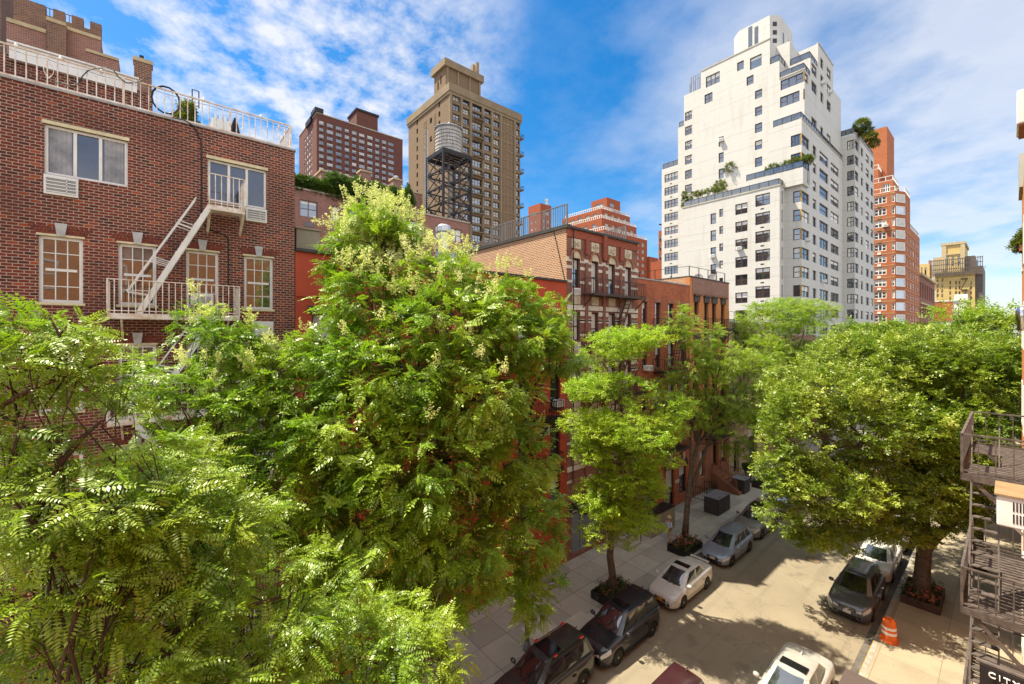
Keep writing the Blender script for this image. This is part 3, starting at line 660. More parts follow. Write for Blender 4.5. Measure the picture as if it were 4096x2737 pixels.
mb = MB(); mb.tube([(FX+.1,SY0+.55,21.1),(FX+.1,SY0+.55,12),(FX+.1,SY0+.5,5)], .035, 5); mb.tube([at_y(px,py,SY0-.02) for px,py in ((2215,925),(2232,1000),(2250,1080),(2262,1135))], .03, 5); b3.part('drain_pipe', mb, 'black metal')
b3.done()
sg = thing('shop_sign', 'black shop sign with white letters over the glazed ground floor storefront', 'sign', (FX, SY0+2, 3.1))
mb = MB(); mb.box(FX+.04, FX+.16, SY0+.3, SY0+3.8, 3.05, 3.65); mb.build('board', M['steel black'], sg, bevel=.01)
text_mesh('MERI HAIR SALON', .3, M['white paint'], 'lettering', sg, (FX+.166, SY0+.95, 3.2), (R(90),0,R(90)), spacing=1.05); text_mesh('224 E', .17, M['white paint'], 'lettering', sg, (FX+.166, SY0+.36, 3.14), (R(90),0,R(90)))
# ------------------------------------------------------------------ 4. plain red brick house
QY1 = YX(2759, FX)
b4 = Bld('red_brick_house', 'plain red brick house with soot stained parapet between the banded house and the orange one', 'building', (FX-4, 31, 0), 'red brick', frame='dark frame', glass='glass', rec=.15)
cols = [(YX(2568,FX),YX(2589,FX)),(YX(2621,FX),YX(2642,FX)),(YX(2673,FX),YX(2694,FX)),(YX(2723,FX),YX(2742,FX))]
E = [(a,b,zt-2.0,zt,'dh',{}) for zt in (16.85,13.7,10.55,7.4) for (a,b) in cols]
E += [(28.3,29.9,1.0,3.2,'dh2',{}),(31.4,32.7,.3,3.3,'tall',dict(frame='black metal')),(33.5,34.7,.9,3.2,'tall',{})]
b4.block(-30, FX, SY1+.02, QY1-.02, 0, 18.5, E=E, parapet=.4); b4.coping(-30, FX, SY1+.05, QY1-.08, 18.5, h=.1, mat='coping metal')
for zt in (16.85,13.7,10.55,7.4):
    for a,b in cols: mb = MB(); mb.box(FX-.02,FX+.05,a-.12,b+.12,zt,zt+.26); b4.part('lintel', mb, 'brownstone' if zt > 15 else 'limestone'); mb = MB(); mb.box(FX-.02,FX+.08,a-.08,b+.08,zt-2.12,zt-2.0); b4.part('sill', mb, 'brownstone')
for (a,b,zt) in ((31.4,32.7,3.3),(33.5,34.7,3.2)):
    c = (a+b)/2; arc = [(c+(b-a)*.62*math.cos(t), zt+.05+(b-a)*.62*math.sin(t)) for t in [math.pi*k/12 for k in range(13)]]
    mb = MB(); mb.tube([(FX+.03,y,z) for y,z in arc], .09, 6); o = b4.part('door_arch', mb, 'dark coping'); mb = MB(); mb.box(FX,FX+.14,c-.13,c+.13,zt+(b-a)*.55,zt+(b-a)*.55+.55); b4.part('keystone', mb, 'cream stone', parent=o)
mb = MB(); mb.box(FX-.02,FX+.06,SY1+.1,31.3,2.0,2.25); mb.box(FX-.02,FX+.06,32.8,33.4,2.0,2.25); b4.part('stone_band', mb, 'cream stone')
dark_escape(b4, 29.5, 33.4, (14.6,11.45,8.3,5.2), mat='black metal', drop=3.1); ac_unit(b4.root, (FX-.05, 29.1-.9, 11.6), rot=math.pi/2, h=.4)
sleeve(b4, cols[0][0], cols[0][1]-.1, 14.1, 14.6)
b4.done()
# ------------------------------------------------------------------ 5. orange brick house with brownstone stoop
OY1 = YX(2916, FX)
b5 = Bld('orange_brick_house', 'orange brick house with dark window hoods and a brownstone stoop', 'building', (FX-4, 39, 0), 'orange brick', frame='dark frame', glass='dark glass', rec=.18)
cols = [(YX(2777,FX),YX(2795,FX)),(YX(2817,FX),YX(2834,FX)),(YX(2848,FX),YX(2865,FX)),(YX(2884,FX),YX(2899,FX))]
E = [(a,b,zt-2.3,zt,'dh',dict(blind=0)) for zt in (17.2,13.8,10.4,7.0) for (a,b) in cols]
E += [(37.0,38.1,1.5,3.9,'tall',{}),(39.6,40.7,1.9,4.3,'tall',dict(frame='black metal')),(41.5,42.5,1.9,4.0,'dh',dict(blind=.8))]
b5.block(-30, FX, QY1+.02, OY1-.02, 0, 19.3, E=E, parapet=.4); b5.coping(-30, FX, QY1+.08, OY1-.08, 19.3, h=.12, mat='dark coping')
pb = MB(); pb.quad((-30,QY1+.015,18.0),(FX-.4,QY1+.015,18.0),(FX-.4,QY1+.015,19.29),(-30,QY1+.015,19.29)); b5.part('side_wall', pb, 'party brick')
mb = MB(); mb.box(FX-.02, FX+.04, QY1+.45, OY1-.3, 17.95, 19.25); b5.part('brick_panel', mb, 'mid brick')
for zt in (17.2,13.8,10.4,7.0):
    for a,b in cols: mb = MB(); mb.box(FX-.02,FX+.1,a-.1,b+.1,zt,zt+.5); mb.box(FX-.02,FX+.24,a-.2,b+.2,zt+.5,zt+.64); b5.part('window_hood', mb, 'brown metal')
mb = MB(); mb.box(FX-.02,FX+.05,QY1+.05,OY1-.05,0,4.6); 
for o in (): pass
mb = MB(); b5.face('E', FX+.05, QY1+.05, OY1-.05, 0, 4.9, E[-3:], mb=mb, depth=.06); mb.box(FX,FX+.16,QY1+.05,OY1-.05,4.9,5.15); b5.part('brownstone_base', mb, 'brownstone')
mb = MB()
for i in range(7): z = .14+.2*i; mb.box(FX+.05, FX+2.5-.34*i, 39.2, 41.1, z, z+.2)
st = b5.part('stoop', mb, 'brownstone'); r = MB()
for y in (39.25, 41.05): 
    r = MB(); r.bar((FX+2.4,y,.4),(FX+.1,y,1.6),.2,.25); rail_mb(r, [(FX+2.3,y,.6),(FX+.15,y,1.75)], .75, sp=.16, post=.07, bal=.04); b5.part('balustrade', r, 'brownstone', parent=st)
mb = MB(); rail_mb(mb, [(-28,QY1+.3,19.4),(FX-.2,QY1+.3,19.4),(FX-.2,OY1-.5,19.4)], .9, sp=1.6, post=.06, bal=.05, bottom=False); b5.part('roof_railing', mb, 'black metal')
dark_escape(b5, 38.0, 42.2, (14.8,11.4,8.0,4.9), mat='black metal', drop=3.3)
b5.done()
for k, (px, py) in enumerate(((2793,1112),(2848,1112))):
    p = at_x(px, py, -19.2); d = thing('satellite_dish', ('left' if k == 0 else 'right')+' one of two grey satellite dishes on the orange brick house roof', 'satellite dish', (p.x, p.y, 18.9), 'satellite dishes on the orange house')
    mb = MB(); mb.tube([(p.x,p.y,18.9),(p.x,p.y,p.z)], .04, 6); mb.build('mast', M['grey frame'], d)
    mb = MB(); ax = Vector((.45,-.6,.5)).normalized(); u = ax.cross(Vector((0,0,1))).normalized(); v = u.cross(ax); rows = []
    for rr in (0.001,.18,.32,.42): rows.append([Vector((p.x,p.y,p.z)) + ax*(rr*rr*.6) + (u*math.cos(a)+v*math.sin(a))*rr for a in [2*math.pi*i/16 for i in range(17)]])
    mb.grid(rows); q = mb.build('dish', M['grey frame'], d, smooth=True); s_ = q.modifiers.new('Solidify', 'SOLIDIFY'); s_.thickness = .02
# ------------------------------------------------------------------ 6. tan limestone house with arched doorway, terrace on its roof
TY1 = YX(3060, FX)
b6 = Bld('limestone_house', 'low tan limestone house with arched doorway beyond the brownstone stoop', 'building', (FX-4, 48, 0), 'limestone', frame='black metal', glass='dark glass', rec=.3)
ops = [(44.3,45.6,.3,3.5,'tall',{}),(48.0,50.3,.15,4.3,'tall',{})] + [(a,a+1.1,z,z+2.0,'dh',{}) for z in (6.3,9.7,12.6) for a in (44.4,46.6,48.8,50.9)]
b6.block(-30, FX, OY1+.02, TY1, 0, 15.5, E=ops, parapet=.3); b6.coping(-30,FX,OY1+.1,TY1,15.5,h=.15,mat='white paint')
mb = MB(); mb.box(FX-.02,FX+.22,OY1+.05,TY1,5.2,5.5); b6.part('cornice', mb, 'limestone')
mb = MB()
for z in (1.0,1.7,2.4,3.1,3.8,4.5):
    for (a,b) in ((43.3,44.2),(45.7,47.9),(50.4,TY1)): mb.box(FX-.01,FX+.008,a,b,z,z+.03)
for (c,z,w) in ((49.15,4.3,1.15),(44.95,3.5,.65)):
    for k in range(-3,4): mb.bar((FX+.004,c+w*.32*k,z+.1),(FX+.004,c+w*.45*k,z+.85),.012,.03)
b6.part('masonry_joint', mb, 'limestone joint')
mb = MB(); rail_mb(mb, [(-26,OY1+.3,15.6),(FX-.15,OY1+.3,15.6),(FX-.15,TY1-.3,15.6)], 1.0, sp=1.3, post=.06, bal=.05); b6.part('roof_railing', mb, 'black metal')
mb = MB(); mb.box(-21.2,-19.6,45.2,46.6,15.2,16.3); o = b6.part('chimney', mb, 'mid brick'); mb = MB(); mb.box(-21.3,-19.5,45.1,46.7,16.303,16.5); b6.part('cap', mb, 'concrete', parent=o)
b6.done()
b7 = Bld('brownstone_house', 'dark brick house mostly hidden by the trees beyond the limestone doorway', 'building', (FX-4, 58, 0), 'mid brick', frame='dark frame', glass='dark glass', lod=1, rec=.15)
b7.block(-30, FX, TY1+.02, 72, 0, 14.2, E=[(a,a+1.1,z,z+2.0,'dh',{}) for z in (2,5.2,8.4,11.4) for a in (54,56.4,58.8,61.2,63.6,66,68.4)], parapet=.3); b7.done()
# ------------------------------------------------------------------ far buildings
def cast(b, name, mat, boxes, parent=None):
    mb = MB()
    for q in boxes: mb.box(*q)
    return b.part(name, mb, mat, parent=parent)
# 8. battlemented brown building at upper left
cX = -47.0
cb = Bld('battlemented_building', 'brown brick tower with notched battlements behind the left roof', 'building', (cX-6, 0, 0), 'castle brick', lod=1)
y0, y1 = YX(53,cX), YX(407,cX); zt = ZX(407,97,cX)
cb.block(cX-12, cX, y0, y1, 0, zt-1.9, E=[(y0+4,y0+6,20,22,'dh',{})])
n0 = [YX(p,cX) for p in (53,184,212,261,286,335,360,407)]
cast(cb, 'merlon', 'castle brick', [(cX-.5,cX-.02,n0[k],n0[k+1]-.02,zt-.717,zt-.05) for k in range(0,8,2)])
cast(cb, 'stone_course', 'limestone', [(cX-.6,cX+.12,y0-.1,y1+.1,zt-3.2,zt-2.85)])
cast(cb, 'brick_course', 'mid brick', [(cX-.3,cX+.05,y0,y1,zt-3.9,zt-3.2)])
cast(cb, 'parapet', 'castle brick', [(cX-.5,cX-.02,y0,y1-.02,zt-2.6,zt-.72)])
mb = MB(); rail_mb(mb, [(cX-.9,y0+.3,zt-1.3),(cX-.9,y1-1.2,zt-1.3)], 1.6, sp=.35, post=.06, bal=.035); cb.part('roof_railing', mb, 'black metal')
q = cX+.7; a, e = YX(26,q), YX(185,q)
cast(cb, 'lower_wing', 'mid brick', [(cX-4,q,a,e,0,ZX(26,86,q))]); cast(cb, 'stone_course', 'limestone', [(cX,q+.08,a,e,ZX(26,86,q)+.003,ZX(26,86,q)+.28)])
q = cX+1.0; a, e = YX(184,q)+.02, YX(265,q); cast(cb, 'chimney_breast', 'castle brick', [(cX-3,q,a,e,0,ZX(184,81,q))]); cast(cb, 'stone_course', 'limestone', [(cX,q+.08,a,e,ZX(184,81,q)+.003,ZX(184,81,q)+.25)])
q = cX+.35; a, e = YX(265,q), YX(404,q); cast(cb, 'lower_wing', 'mid brick', [(cX-4,q,a,e,0,ZX(265,119,q))]); cast(cb, 'stone_course', 'limestone', [(cX,q+.08,a,e,ZX(265,119,q)+.003,ZX(265,119,q)+.25)])
q = cX+4; a, e = YX(343,q), YX(475,q); cast(cb, 'lower_wing', 'mid brick', [(cX-4,q,a,e,0,ZX(343,206,q))]); cast(cb, 'stone_course', 'limestone', [(cX,q+.08,a,e,ZX(343,206,q)+.003,ZX(343,206,q)+.2)])
cb.done()
t = Bld('brick_tower', 'dark brick tower cut by the left border of the photo behind the battlemented building', 'building', (-60,-8,0), 'castle brick', lod=1); t.block(-66,-56,-22,YX(4,-56),0,60); t.done()
q = -31.0; a, e = YX(536,q), YX(607,q); zt = ZX(607,247,q)
ch = thing('brick_chimney', 'free standing brown brick chimney stack between the battlemented building and the roof plant', 'chimney', (q-1,a,15))
mb = MB(); mb.box(q-.6,q,a,e,12,zt-.2); mb.build('stack', M['castle brick'], ch); mb = MB(); mb.box(q-.66,q+.05,a-.05,e+.05,zt-.2,zt); mb.build('cap', M['limestone'], ch); mb = MB(); mb.box(q-.5,q-.15,a+(e-a)*.3,a+(e-a)*.55,zt,zt+.25); mb.build('flue', M['black metal'], ch)
# low brick roofs behind the left roof railing
q = -34.0
rb = Bld('rear_brick_house', 'dark brick rear house with a railed roof seen through the left roof railing', 'building', (q-4,6,0), 'mid brick', lod=1); rb.block(q-9,q,2.0,YX(772,q),0,ZX(740,410,q)); 
mb = MB(); rail_mb(mb, [(q-.3,2.2,ZX(740,410,q)),(q-.3,YX(770,q),ZX(740,410,q))], 1.1, sp=.3, post=.06, bal=.03); rb.part('roof_railing', mb, 'black metal'); rb.done()
wt = Bld('white_crown_tower', 'far pale tower crown with vertical fins beside the closed parasol', 'building', (-330,40,0), 'limestone', lod=1)
q=-320.; a,e=YX(848,q),YX(925,q); zt=ZX(880,480,q); wt.block(q-20,q,a,e,0,zt)
cast(wt,'crown_fin','white paint',[(q,q+1.2,a+(e-a)*k/8,a+(e-a)*k/8+1.3,zt-14,zt+2.5*(k%2)) for k in range(9)]); wt.done()
# 9. brick building with hedge terrace
hX = -45.0
hb = Bld('terrace_brick_building', 'brown brick apartment house with a planted roof terrace behind the red building', 'building', (hX-6, 20, 0), 'mid brick', frame='grey frame', glass='blue glass', blind='white paint', rec=.12, t=.08)
ye = YX(1877,hX); E = []
for z in (25.95, 23.0, 20.05, 17.1):
    E += [(YX(1199,hX),YX(1270,hX),z,z+1.65,'dh2',dict(blind=.2)),(YX(1328,hX),YX(1357,hX),z,z+1.6,'dh',dict(blind=.55)),(YX(1394,hX),YX(1424,hX),z,z+1.6,'dh',{})]
    E += [(y,y+1.6,z,z+1.6,'dh2',{}) for y in (19.4,22.6)] + [(YX(1742,hX),YX(1760,hX),z,z+1.6,'dh',{}),(YX(1802,hX),YX(1847,hX),z,z+1.6,'dh2',{})]
hb.block(hX-14, hX, 4, ye, 0, 28.55, E=E); cast(hb, 'coping', 'concrete', [(hX-.4,hX+.1,4,ye+.1,28.56,28.72)])
pX = hX-4; ya, yb = YX(1285,pX), YX(1690,pX); hb.block(pX-7, pX, ya, yb, 28.56, 32.3); 
cast(hb, 'coping', 'limestone', [(pX-.4,pX+.1,ya-.1,yb,32.31,32.5),(pX-7,pX-.4,ya-.1,ya+.3,32.31,32.5)])
for p0, p1 in ((1444,1484),(1574,1608)): cast(hb, 'pier', 'mid brick', [(pX-.6,pX+.5,YX(p0,pX+.5),YX(p1,pX+.5),28.57,33.2)]); cast(hb, 'pier_cap', 'limestone', [(pX-.7,pX+.6,YX(p0,pX+.5)-.1,YX(p1,pX+.5)+.1,33.203,33.4)])
mb = MB(); f = at_x(1584,795,pX-1); mb.lathe([(.22,31),(.22,ZX(1584,715,pX-1)),(.32,ZX(1584,713,pX-1)),(.32,ZX(1584,706,pX-1))], (f.x,f.y,0), 12); hb.part('flue', mb, 'galvanised')
cast(hb, 'low_parapet', 'mid brick', [(pX-4,pX-.6,4,ya-.1,28.57,30.6)])
o = hb.part('air_conditioner_sleeve', (lambda m_: (m_.box(hX-.05,hX+.04,YX(1216,hX),YX(1255,hX),25.0,25.45), m_)[1])(MB()), 'grey frame')
hb.done()
# water tower
wc = at_d(1795, 700, 55.0); wx, wy = wc.x, wc.y
wt = thing('water_tower', 'weathered wooden water tank on a tall black steel frame, in front of the brown tower', 'water tower', (wx, wy, 28.6))
zb = 14.4+(1335-628)/FPX*55; ztk = 14.4+(1335-523)/FPX*55; r = 1.72
def planks():
    m, t, bs = nt('tank wood'); vec = N(t, 'ShaderNodeTexCoord').outputs['Object']; mp = N(t, 'ShaderNodeMapping'); mp.inputs['Scale'].default_value = (5,5,.35); t.links.new(vec, mp.inputs[0])
    col = mixc(t, ramp(t, noise(t, mp.outputs[0], 1.5, 5, .6), .35, .7), (.52,.50,.47), (.20,.18,.165)); t.links.new(col, bs.inputs['Base Color']); bs.inputs['Roughness'].default_value = .8; MATS['tank wood'] = m
planks()
mb = MB(); mb.lathe([(r*1.02,zb),(r,ztk)], (wx,wy,0), 28); tk = mb.build('tank', M['tank wood'], wt)
mb = MB()
for k in range(8):
    z = zb+.15+(ztk-zb-.3)*k/7; mb.lathe([(r*1.015,z-.025),(r*1.035,z-.02),(r*1.035,z+.02),(r*1.015,z+.025)], (wx,wy,0), 28)
mb.build('hoop', M['grey iron'], tk)
mb = MB(); mb.lathe([(r*1.1,ztk+.003),(r*1.1,ztk+.08),(r*.6,ztk+.42),(.15,ztk+.72),(.15,ztk+.95),(.02,ztk+1.1)], (wx,wy,0), 14); mb.build('tank_roof', M['galvanised'], wt)
mb = MB(); h = 2.05; z1 = zb-.1; z0 = 28.6; cs = [(-h,-h),(h,-h),(h,h),(-h,h)]
for i in range(4):
    a = cs[i]; b = cs[(i+1)%4]
    mb.bar((wx+a[0],wy+a[1],z0),(wx+a[0],wy+a[1],z1),.26); mb.bar((wx+a[0],wy+a[1],z1-.2),(wx+b[0],wy+b[1],z1-.2),.22,.5)
    for k in range(4):
        za, ze = z0+(z1-.4-z0)*k/4, z0+(z1-.4-z0)*(k+1)/4
        mb.bar((wx+a[0],wy+a[1],ze),(wx+b[0],wy+b[1],ze),.16) if k < 3 else None
        mb.bar((wx+a[0],wy+a[1],za),(wx+b[0],wy+b[1],ze),.09); mb.bar((wx+b[0],wy+b[1],za),(wx+a[0],wy+a[1],ze),.09)
for k in range(7): x = wx-h+2*h*k/6; mb.bar((x,wy-h,z1+.02),(x,wy+h,z1+.02),.14,.18)
mb.build('frame', M['steel black'], wt)
mb = MB(); mb.tube([(wx,wy,z0),(wx,wy,zb)], .16, 8); mb.build('riser_pipe', M['grey frame'], wt)
mb = MB()
for s in (-.2,.2): mb.tube([(wx-h+.3,wy-h-.25+s,z0),(wx-h+.3,wy-h-.25+s,ztk)], .03, 5)
for k in range(34): z = z0+.3*k; mb.tube([(wx-h+.3,wy-h-.45,z),(wx-h+.3,wy-h-.05,z)], .015, 4)
for z in (zb+.6,zb+1.4,zb+2.2,zb+3.0): mb.tube([(wx-h+.3+.45*math.sin(k*.5)*1, wy-h-.25-.55*math.cos(k*.5-1.5), z) for k in range(7)], .02, 4)
mb.build('ladder', M['galvanised'], wt)
# 10. dark red brick tower far left
dt = Bld('dark_brick_tower', 'far dark red brick apartment slab with a square roof house', 'building', (-195,70,0), 'dark tower', frame='blind', glass='dark glass', blind='white paint', lod=1, rec=.2, t=.16)
dX, dY = -186.0, 51.3; E = []; S = []
cp = ((1276,1295,'dh2'),(1307,1333,'tri'),(1343,1368,'tri'),(1379,1397,'dh2'),(1408,1426,'dh2'),(1436,1459,'tri'),(1469,1491,'tri'),(1501,1518,'dh2'),(1528,1545,'dh2'),(1553,1576,'tri'))
for k in range(13):
    z = 102.5-2.77*k-.75
    for (a,b,st) in cp: E.append((YX(a,dX),YX(b,dX),z,z+1.55,st,dict(blind=random.choice([0,0,0,.15,.4,.8]), frame='grey frame' if random.random() < .7 else 'blind')))
for k in range(11):
    z = 101.0-2.77*k-.75
    for (a,b) in ((1217,1222),(1225,1232),(1233,1241),(1243,1248)): S.append((XY(a,dY),XY(b,dY),z,z+1.5,'dh',dict(blind=random.choice([0,.5,1]))))
dt.limit = 178
for o in E[:178]: pass
dt.block(dX-28, dX, dY, 89.6, 0, 106, E=E, S=S, parapet=.0)
pY = 70.2; pcx = XY(1427,pY); dt.block(XY(1394,pY), pcx, pY, YX(1511,pcx), 104, ZY(1427,441,pY)); zq = ZY(1427,441,pY); cast(dt,'cap','steel black',[(XY(1394,pY)-.5,pcx+.5,pY-.5,YX(1511,pcx)+.5,zq+.01,zq+.9)])
cast(dt,'louvre','black metal',[(dX-.02,dX+.1,YX((a+b)/2-5,dX),YX((a+b)/2+5,dX),102.5-2.77*k-1.45,102.5-2.77*k-1.0) for k in range(11) for (a,b,s) in cp[:9]]); struct(dt.root.children[-1],'stuff')
cast(dt,'coping','concrete',[(dX-28,dX+.2,dY-.2,dY+.4,106.01,106.4),(dX-.4,dX+.2,dY+.4,89.8,106.01,106.4)])
cast(dt,'roof_machinery','steel black',[(dX-6,dX+.6,dY-.8,dY+2.5,106.41,108.2),(dX-14,dX-6,dY-.9,dY+.6,104.6,106.8)])
dt.done()
# 11. tan brown concrete tower
bX, bY = -103.0, 64.0
bt = Bld('brown_tower', 'tall tan brown tower with concrete cornice and balconies behind the water tank', 'building', (-115,78,0), 'brown tower', frame='dark frame', glass='dark glass', blind='blind', lod=1, rec=.35, t=.12, limit=100)
cols = [(1812,1838,'dh2'),(1852,1876,'dh2'),(1890,1926,'tri'),(1938,1962,'dh2'),(1974,1997,'dh2'),(2065,2077,'dh')]; E = []; S = []
for k in range(23):
    z = 82.2-2.8*k-.8
    for i,(a,b,st) in enumerate(cols): E.append((YX(a,bX),YX(b,bX),z-(.35 if i == 2 else 0),z+1.65,st,{}))
    for i,(a,b) in enumerate(((1666,1672),(1719,1728),(1754,1761))):
        if i != 1 or k%2 == 1: S.append((XY(a,bY),XY(b,bY),z-.3,z+1.3,'dh',{}))
    if k in (2,7,9,11): S.append((XY(1697,bY),XY(1704,bY),z-.3,z+1.3,'dh',{}))
bt.block(-128.5, bX, bY, 90.7, 0, 82.6, E=E, S=S)
cast(bt,'cornice','tan concrete',[(-129.0,bX+.5,bY-.5,91.2,83.4,85.6),(-128.8,bX+.3,bY-.3,91.0,82.61,83.39)])
cast(bt,'pilaster','tan concrete',[(bX-.1,bX+.35,YX(p,bX)-.35,YX(p,bX)+.35,10,82.58) for p in (1802,1845,1882,1931,1967,2003,2058)])
cast(bt,'floor_band','tan concrete',[(bX-.1,bX+.12,bY+.5,90.6,82.2-2.8*k-1.75,82.2-2.8*k-1.45) for k in range(23)])
for (p,q) in ((2013,2019),(2025,2035),(2042,2046)): 
    mb = MB()
    for k in range(90): z = 82-.62*k; mb.box(bX-.05,bX+.08,YX(p,bX),YX(q,bX),z,z+.3)
    bt.part('louvre_strip', mb, 'louvre')
for (p,q) in ((1694,1706),(1736,1743)):
    mb = MB()
    for k in range(90): z = 80-.62*k; mb.box(XY(p,bY),XY(q,bY),bY-.08,bY+.05,z,z+.3)
    bt.part('louvre_strip', mb, 'tan concrete')
for k in range(1,23,2):
    z = 82.2-2.8*k-1.45; ya, yb = YX(1888,bX), YX(1929,bX)
    mb = MB(); mb.box(bX+.36,bX+1.5,ya,yb,z,z+.22); o = bt.part('balcony', mb, 'tan concrete'); r_ = MB(); rail_mb(r_, [(bX+.4,ya,z+.2),(bX+1.45,ya,z+.2),(bX+1.45,yb,z+.2),(bX+.4,yb,z+.2)], 1.1, sp=.5, post=.08, bal=.05, top=.09); bt.part('railing', r_, 'black metal', parent=o)
    mb = MB(); mb.box(bX-3.2,bX+.3,90.72,92.2,z,z+.22); o = bt.part('balcony', mb, 'tan concrete'); r_ = MB(); rail_mb(r_, [(bX+.25,90.8,z+.2),(bX+.25,92.1,z+.2),(bX-3.1,92.1,z+.2)], 1.1, sp=.5, post=.08, bal=.05, top=.09); bt.part('railing', r_, 'black metal', parent=o)
pY = 68.0; px_ = XY(1779,pY); pw = XY(1723,pY); pe = YX(1936,px_); zq = ZY(1779,228,pY)
bt.block(pw+.8, px_-.8, pY+.8, pe-.8, 82.6, zq-2.2, S=[(XY(1741,pY),XY(1746,pY),92,94.4,'dh',{}),(XY(1752,pY),XY(1757,pY),93,95.6,'dh',{})])
cast(bt,'cornice','tan concrete',[(pw,px_,pY,pe,zq-2.19,zq)])
cast(bt,'pilaster','tan concrete',[(px_-.9,px_-.5,pY+1,pY+1.7,85.6,zq-2.2),(px_-.9,px_-.5,pY+5,pY+5.6,85.6,zq-2.2),(px_-.9,px_-.5,pe-5.5,pe-4.9,85.6,zq-2.2),(px_-.9,px_-.5,pe-1.6,pe-1,85.6,zq-2.2)])
for p,y_ in ((1908,253),(1893,262)): f = at_x(p,y_,px_-3); mb = MB(); mb.box(f.x-.5,f.x+.5,f.y-.5,f.y+.5,zq,f.z); bt.part('flue', mb, 'louvre')
bt.done()
# 12. stepped orange brick buildings
sb = Bld('stepped_brick_building', 'orange brick building stepping up in terraces with white railings, left of the white tower', 'building', (-110,145,0), 'stepped orange', frame='cream trim', glass='blue glass', lod=1, rec=.2, t=.16)
def wrow(a0,a1,n,w,z,h,st='dh2'): return [(a0+(a1-a0)*(k+.5)/n-w/2, a0+(a1-a0)*(k+.5)/n+w/2, z, z+h, st, {}) for k in range(n)]
sb.block(-113,-105,139,148,0,69.4,S=[(-111,-106.8,66,67.6,'tri',{})],E=[(141.2,144.2,66,67.6,'dh2',{})])
sb.block(-124,-103,133,152,0,63.3,S=wrow(-124,-104,5,2.2,60.3,1.6),E=wrow(134,151,4,2,60.3,1.6))
sb.block(-134,-100.5,130,153,0,58.6,S=wrow(-133,-102,7,2.3,55.2,1.6),E=wrow(131,152,5,2.2,55.2,1.6))
E = []; S = []
for k in range(9):
    z = 50.2-2.8*k; E += wrow(129,156,7,2.0,z,1.6); S += wrow(-142,-100,9,2.0,z,1.6)
sb.block(-142,-98,128,157,0,53.4,S=S,E=E)
E = [];
for k in range(7): E += wrow(158,163,2,1.8,43-2.8*k,1.6)
sb.block(-120,-97,157.02,164,0,46.5,E=E)
for (x,y,e,z) in ((-103,133,152,63.3),(-100.5,130,153,58.6),(-98,128,157,53.4)):
    mb = MB(); rail_mb(mb,[(x-19,y+.3,z),(x-.3,y+.3,z),(x-.3,e,z)],1.15,sp=1.0,post=.22,bal=.22,top=.25); sb.part('terrace_railing', mb, 'white paint')
sb.done()
lt = Bld('small_brick_tower', 'slim orange brick roof tower with tiny framed windows beside the brown tower', 'building', (-158,154,0), 'stepped orange', frame='cream trim', glass='dark glass', lod=1, t=.2)
S=[(-161.6,-157.3,75.6,77.2,'dh2',{})]+[(x,x+1.2,71.5-3.6*k,73-3.6*k,'dh',{}) for k in range(3) for x in (-161.8,-158.6)]; E=[(152.6,155.8,75.6,77.2,'dh2',{})]+[(y,y+1.2,71.5-3.6*k,73-3.6*k,'dh',{}) for k in range(3) for y in (152,155)]
lt.block(-163.8,-154.7,150,158,0,81,S=S,E=E); mb = MB(); mb.lathe([(.8,81),(.8,83.5),(1.0,83.5),(1.0,84.6)],(-156.5,156.3,0),10); lt.part('flue', mb, 'galvanised'); lt.block(-158,-130,158.1,170,0,60); lt.done()
sl = Bld('turret_building', 'narrow brown brick turret just left of the white tower', 'building', (-66,124,0), 'stepped orange', frame='grey frame', glass='dark glass', lod=1)
S=[(-70.5,-69.6,44-2.9*k-1,44-2.9*k+.8,'dh',{}) for k in range(9)]; sl.block(-70.9,-60,120,130,0,46.4,S=S); sl.block(-72.4,-62,118,129,0,36.6); mb = MB(); mb.tube([(-70,121,46.4),(-69.6,121,48.2),(-71,120.5,48.6)],.25,5); sl.part('finial', mb, 'black metal'); sl.done()
# ------------------------------------------------------------------ 13. white stepped tower
wb = Bld('white_tower', 'tall white painted brick apartment tower stepping back in planted terraces', 'building', (-30,90,0), 'white brick', roof='roof silver', frame='bronze frame', glass='blue glass', blind='white paint', lod=0, rec=.16, t=.11, limit=100)
FL = 2.906
def SW(p0, p1, yc, Y, h=1.65, st='dh', **k): z = ZY((p0+p1)/2, yc, Y); return (XY(p0,Y), XY(p1,Y), z-h/2, z+h/2, st, k)
def z5(x, y): return 2600+x/2.24, y/2.24
def S5(x0, x1, y0, y1, Y, st, h=None, **k):
    a, _ = z5(x0,0); b, _ = z5(x1,0); yc = (y0+y1)/2/2.24; return SW(a, b, yc, Y, h or 1.6, st, **k)
PY, AY, RY, WY = 73.0, 78.0, 75.5, 100.2
PX, RXX, AX, WX = -22.8, -20.6, -20.9, -18.8
# podium (front block)
S = []
for k in range(8):
    z = 35.5-FL*k
    S.append((XY(3021,PY),XY(3080,PY),z-.95,z+.9,'dh2',dict(blind=random.choice([0,.2,.35,.5]))))
for k in range(8):
    z = 34.8-FL*k
    S.append((XY(2941,PY),XY(2990,PY),z-.9,z+.85,'dh2',dict(blind=random.choice([0,.2,.35,.5]))))
E = []
for k in range(8):
    z = 34.1-FL*k; S.append((XY(2842,PY),XY(2864,PY),z-.9,z+.9,'dh',{})); S.append((XY(2877,PY),XY(2892,PY),z+.05,z+1.35,'dh',{}))
    z = 35.5-FL*k; E.append((73.9,74.5,z-1,z+1,'fix',dict(glass='dark glass')))
xl = XY(2729,PY); wb.block(xl, PX, PY, 79, 0, 37.1, S=S, E=E, parapet=.1)
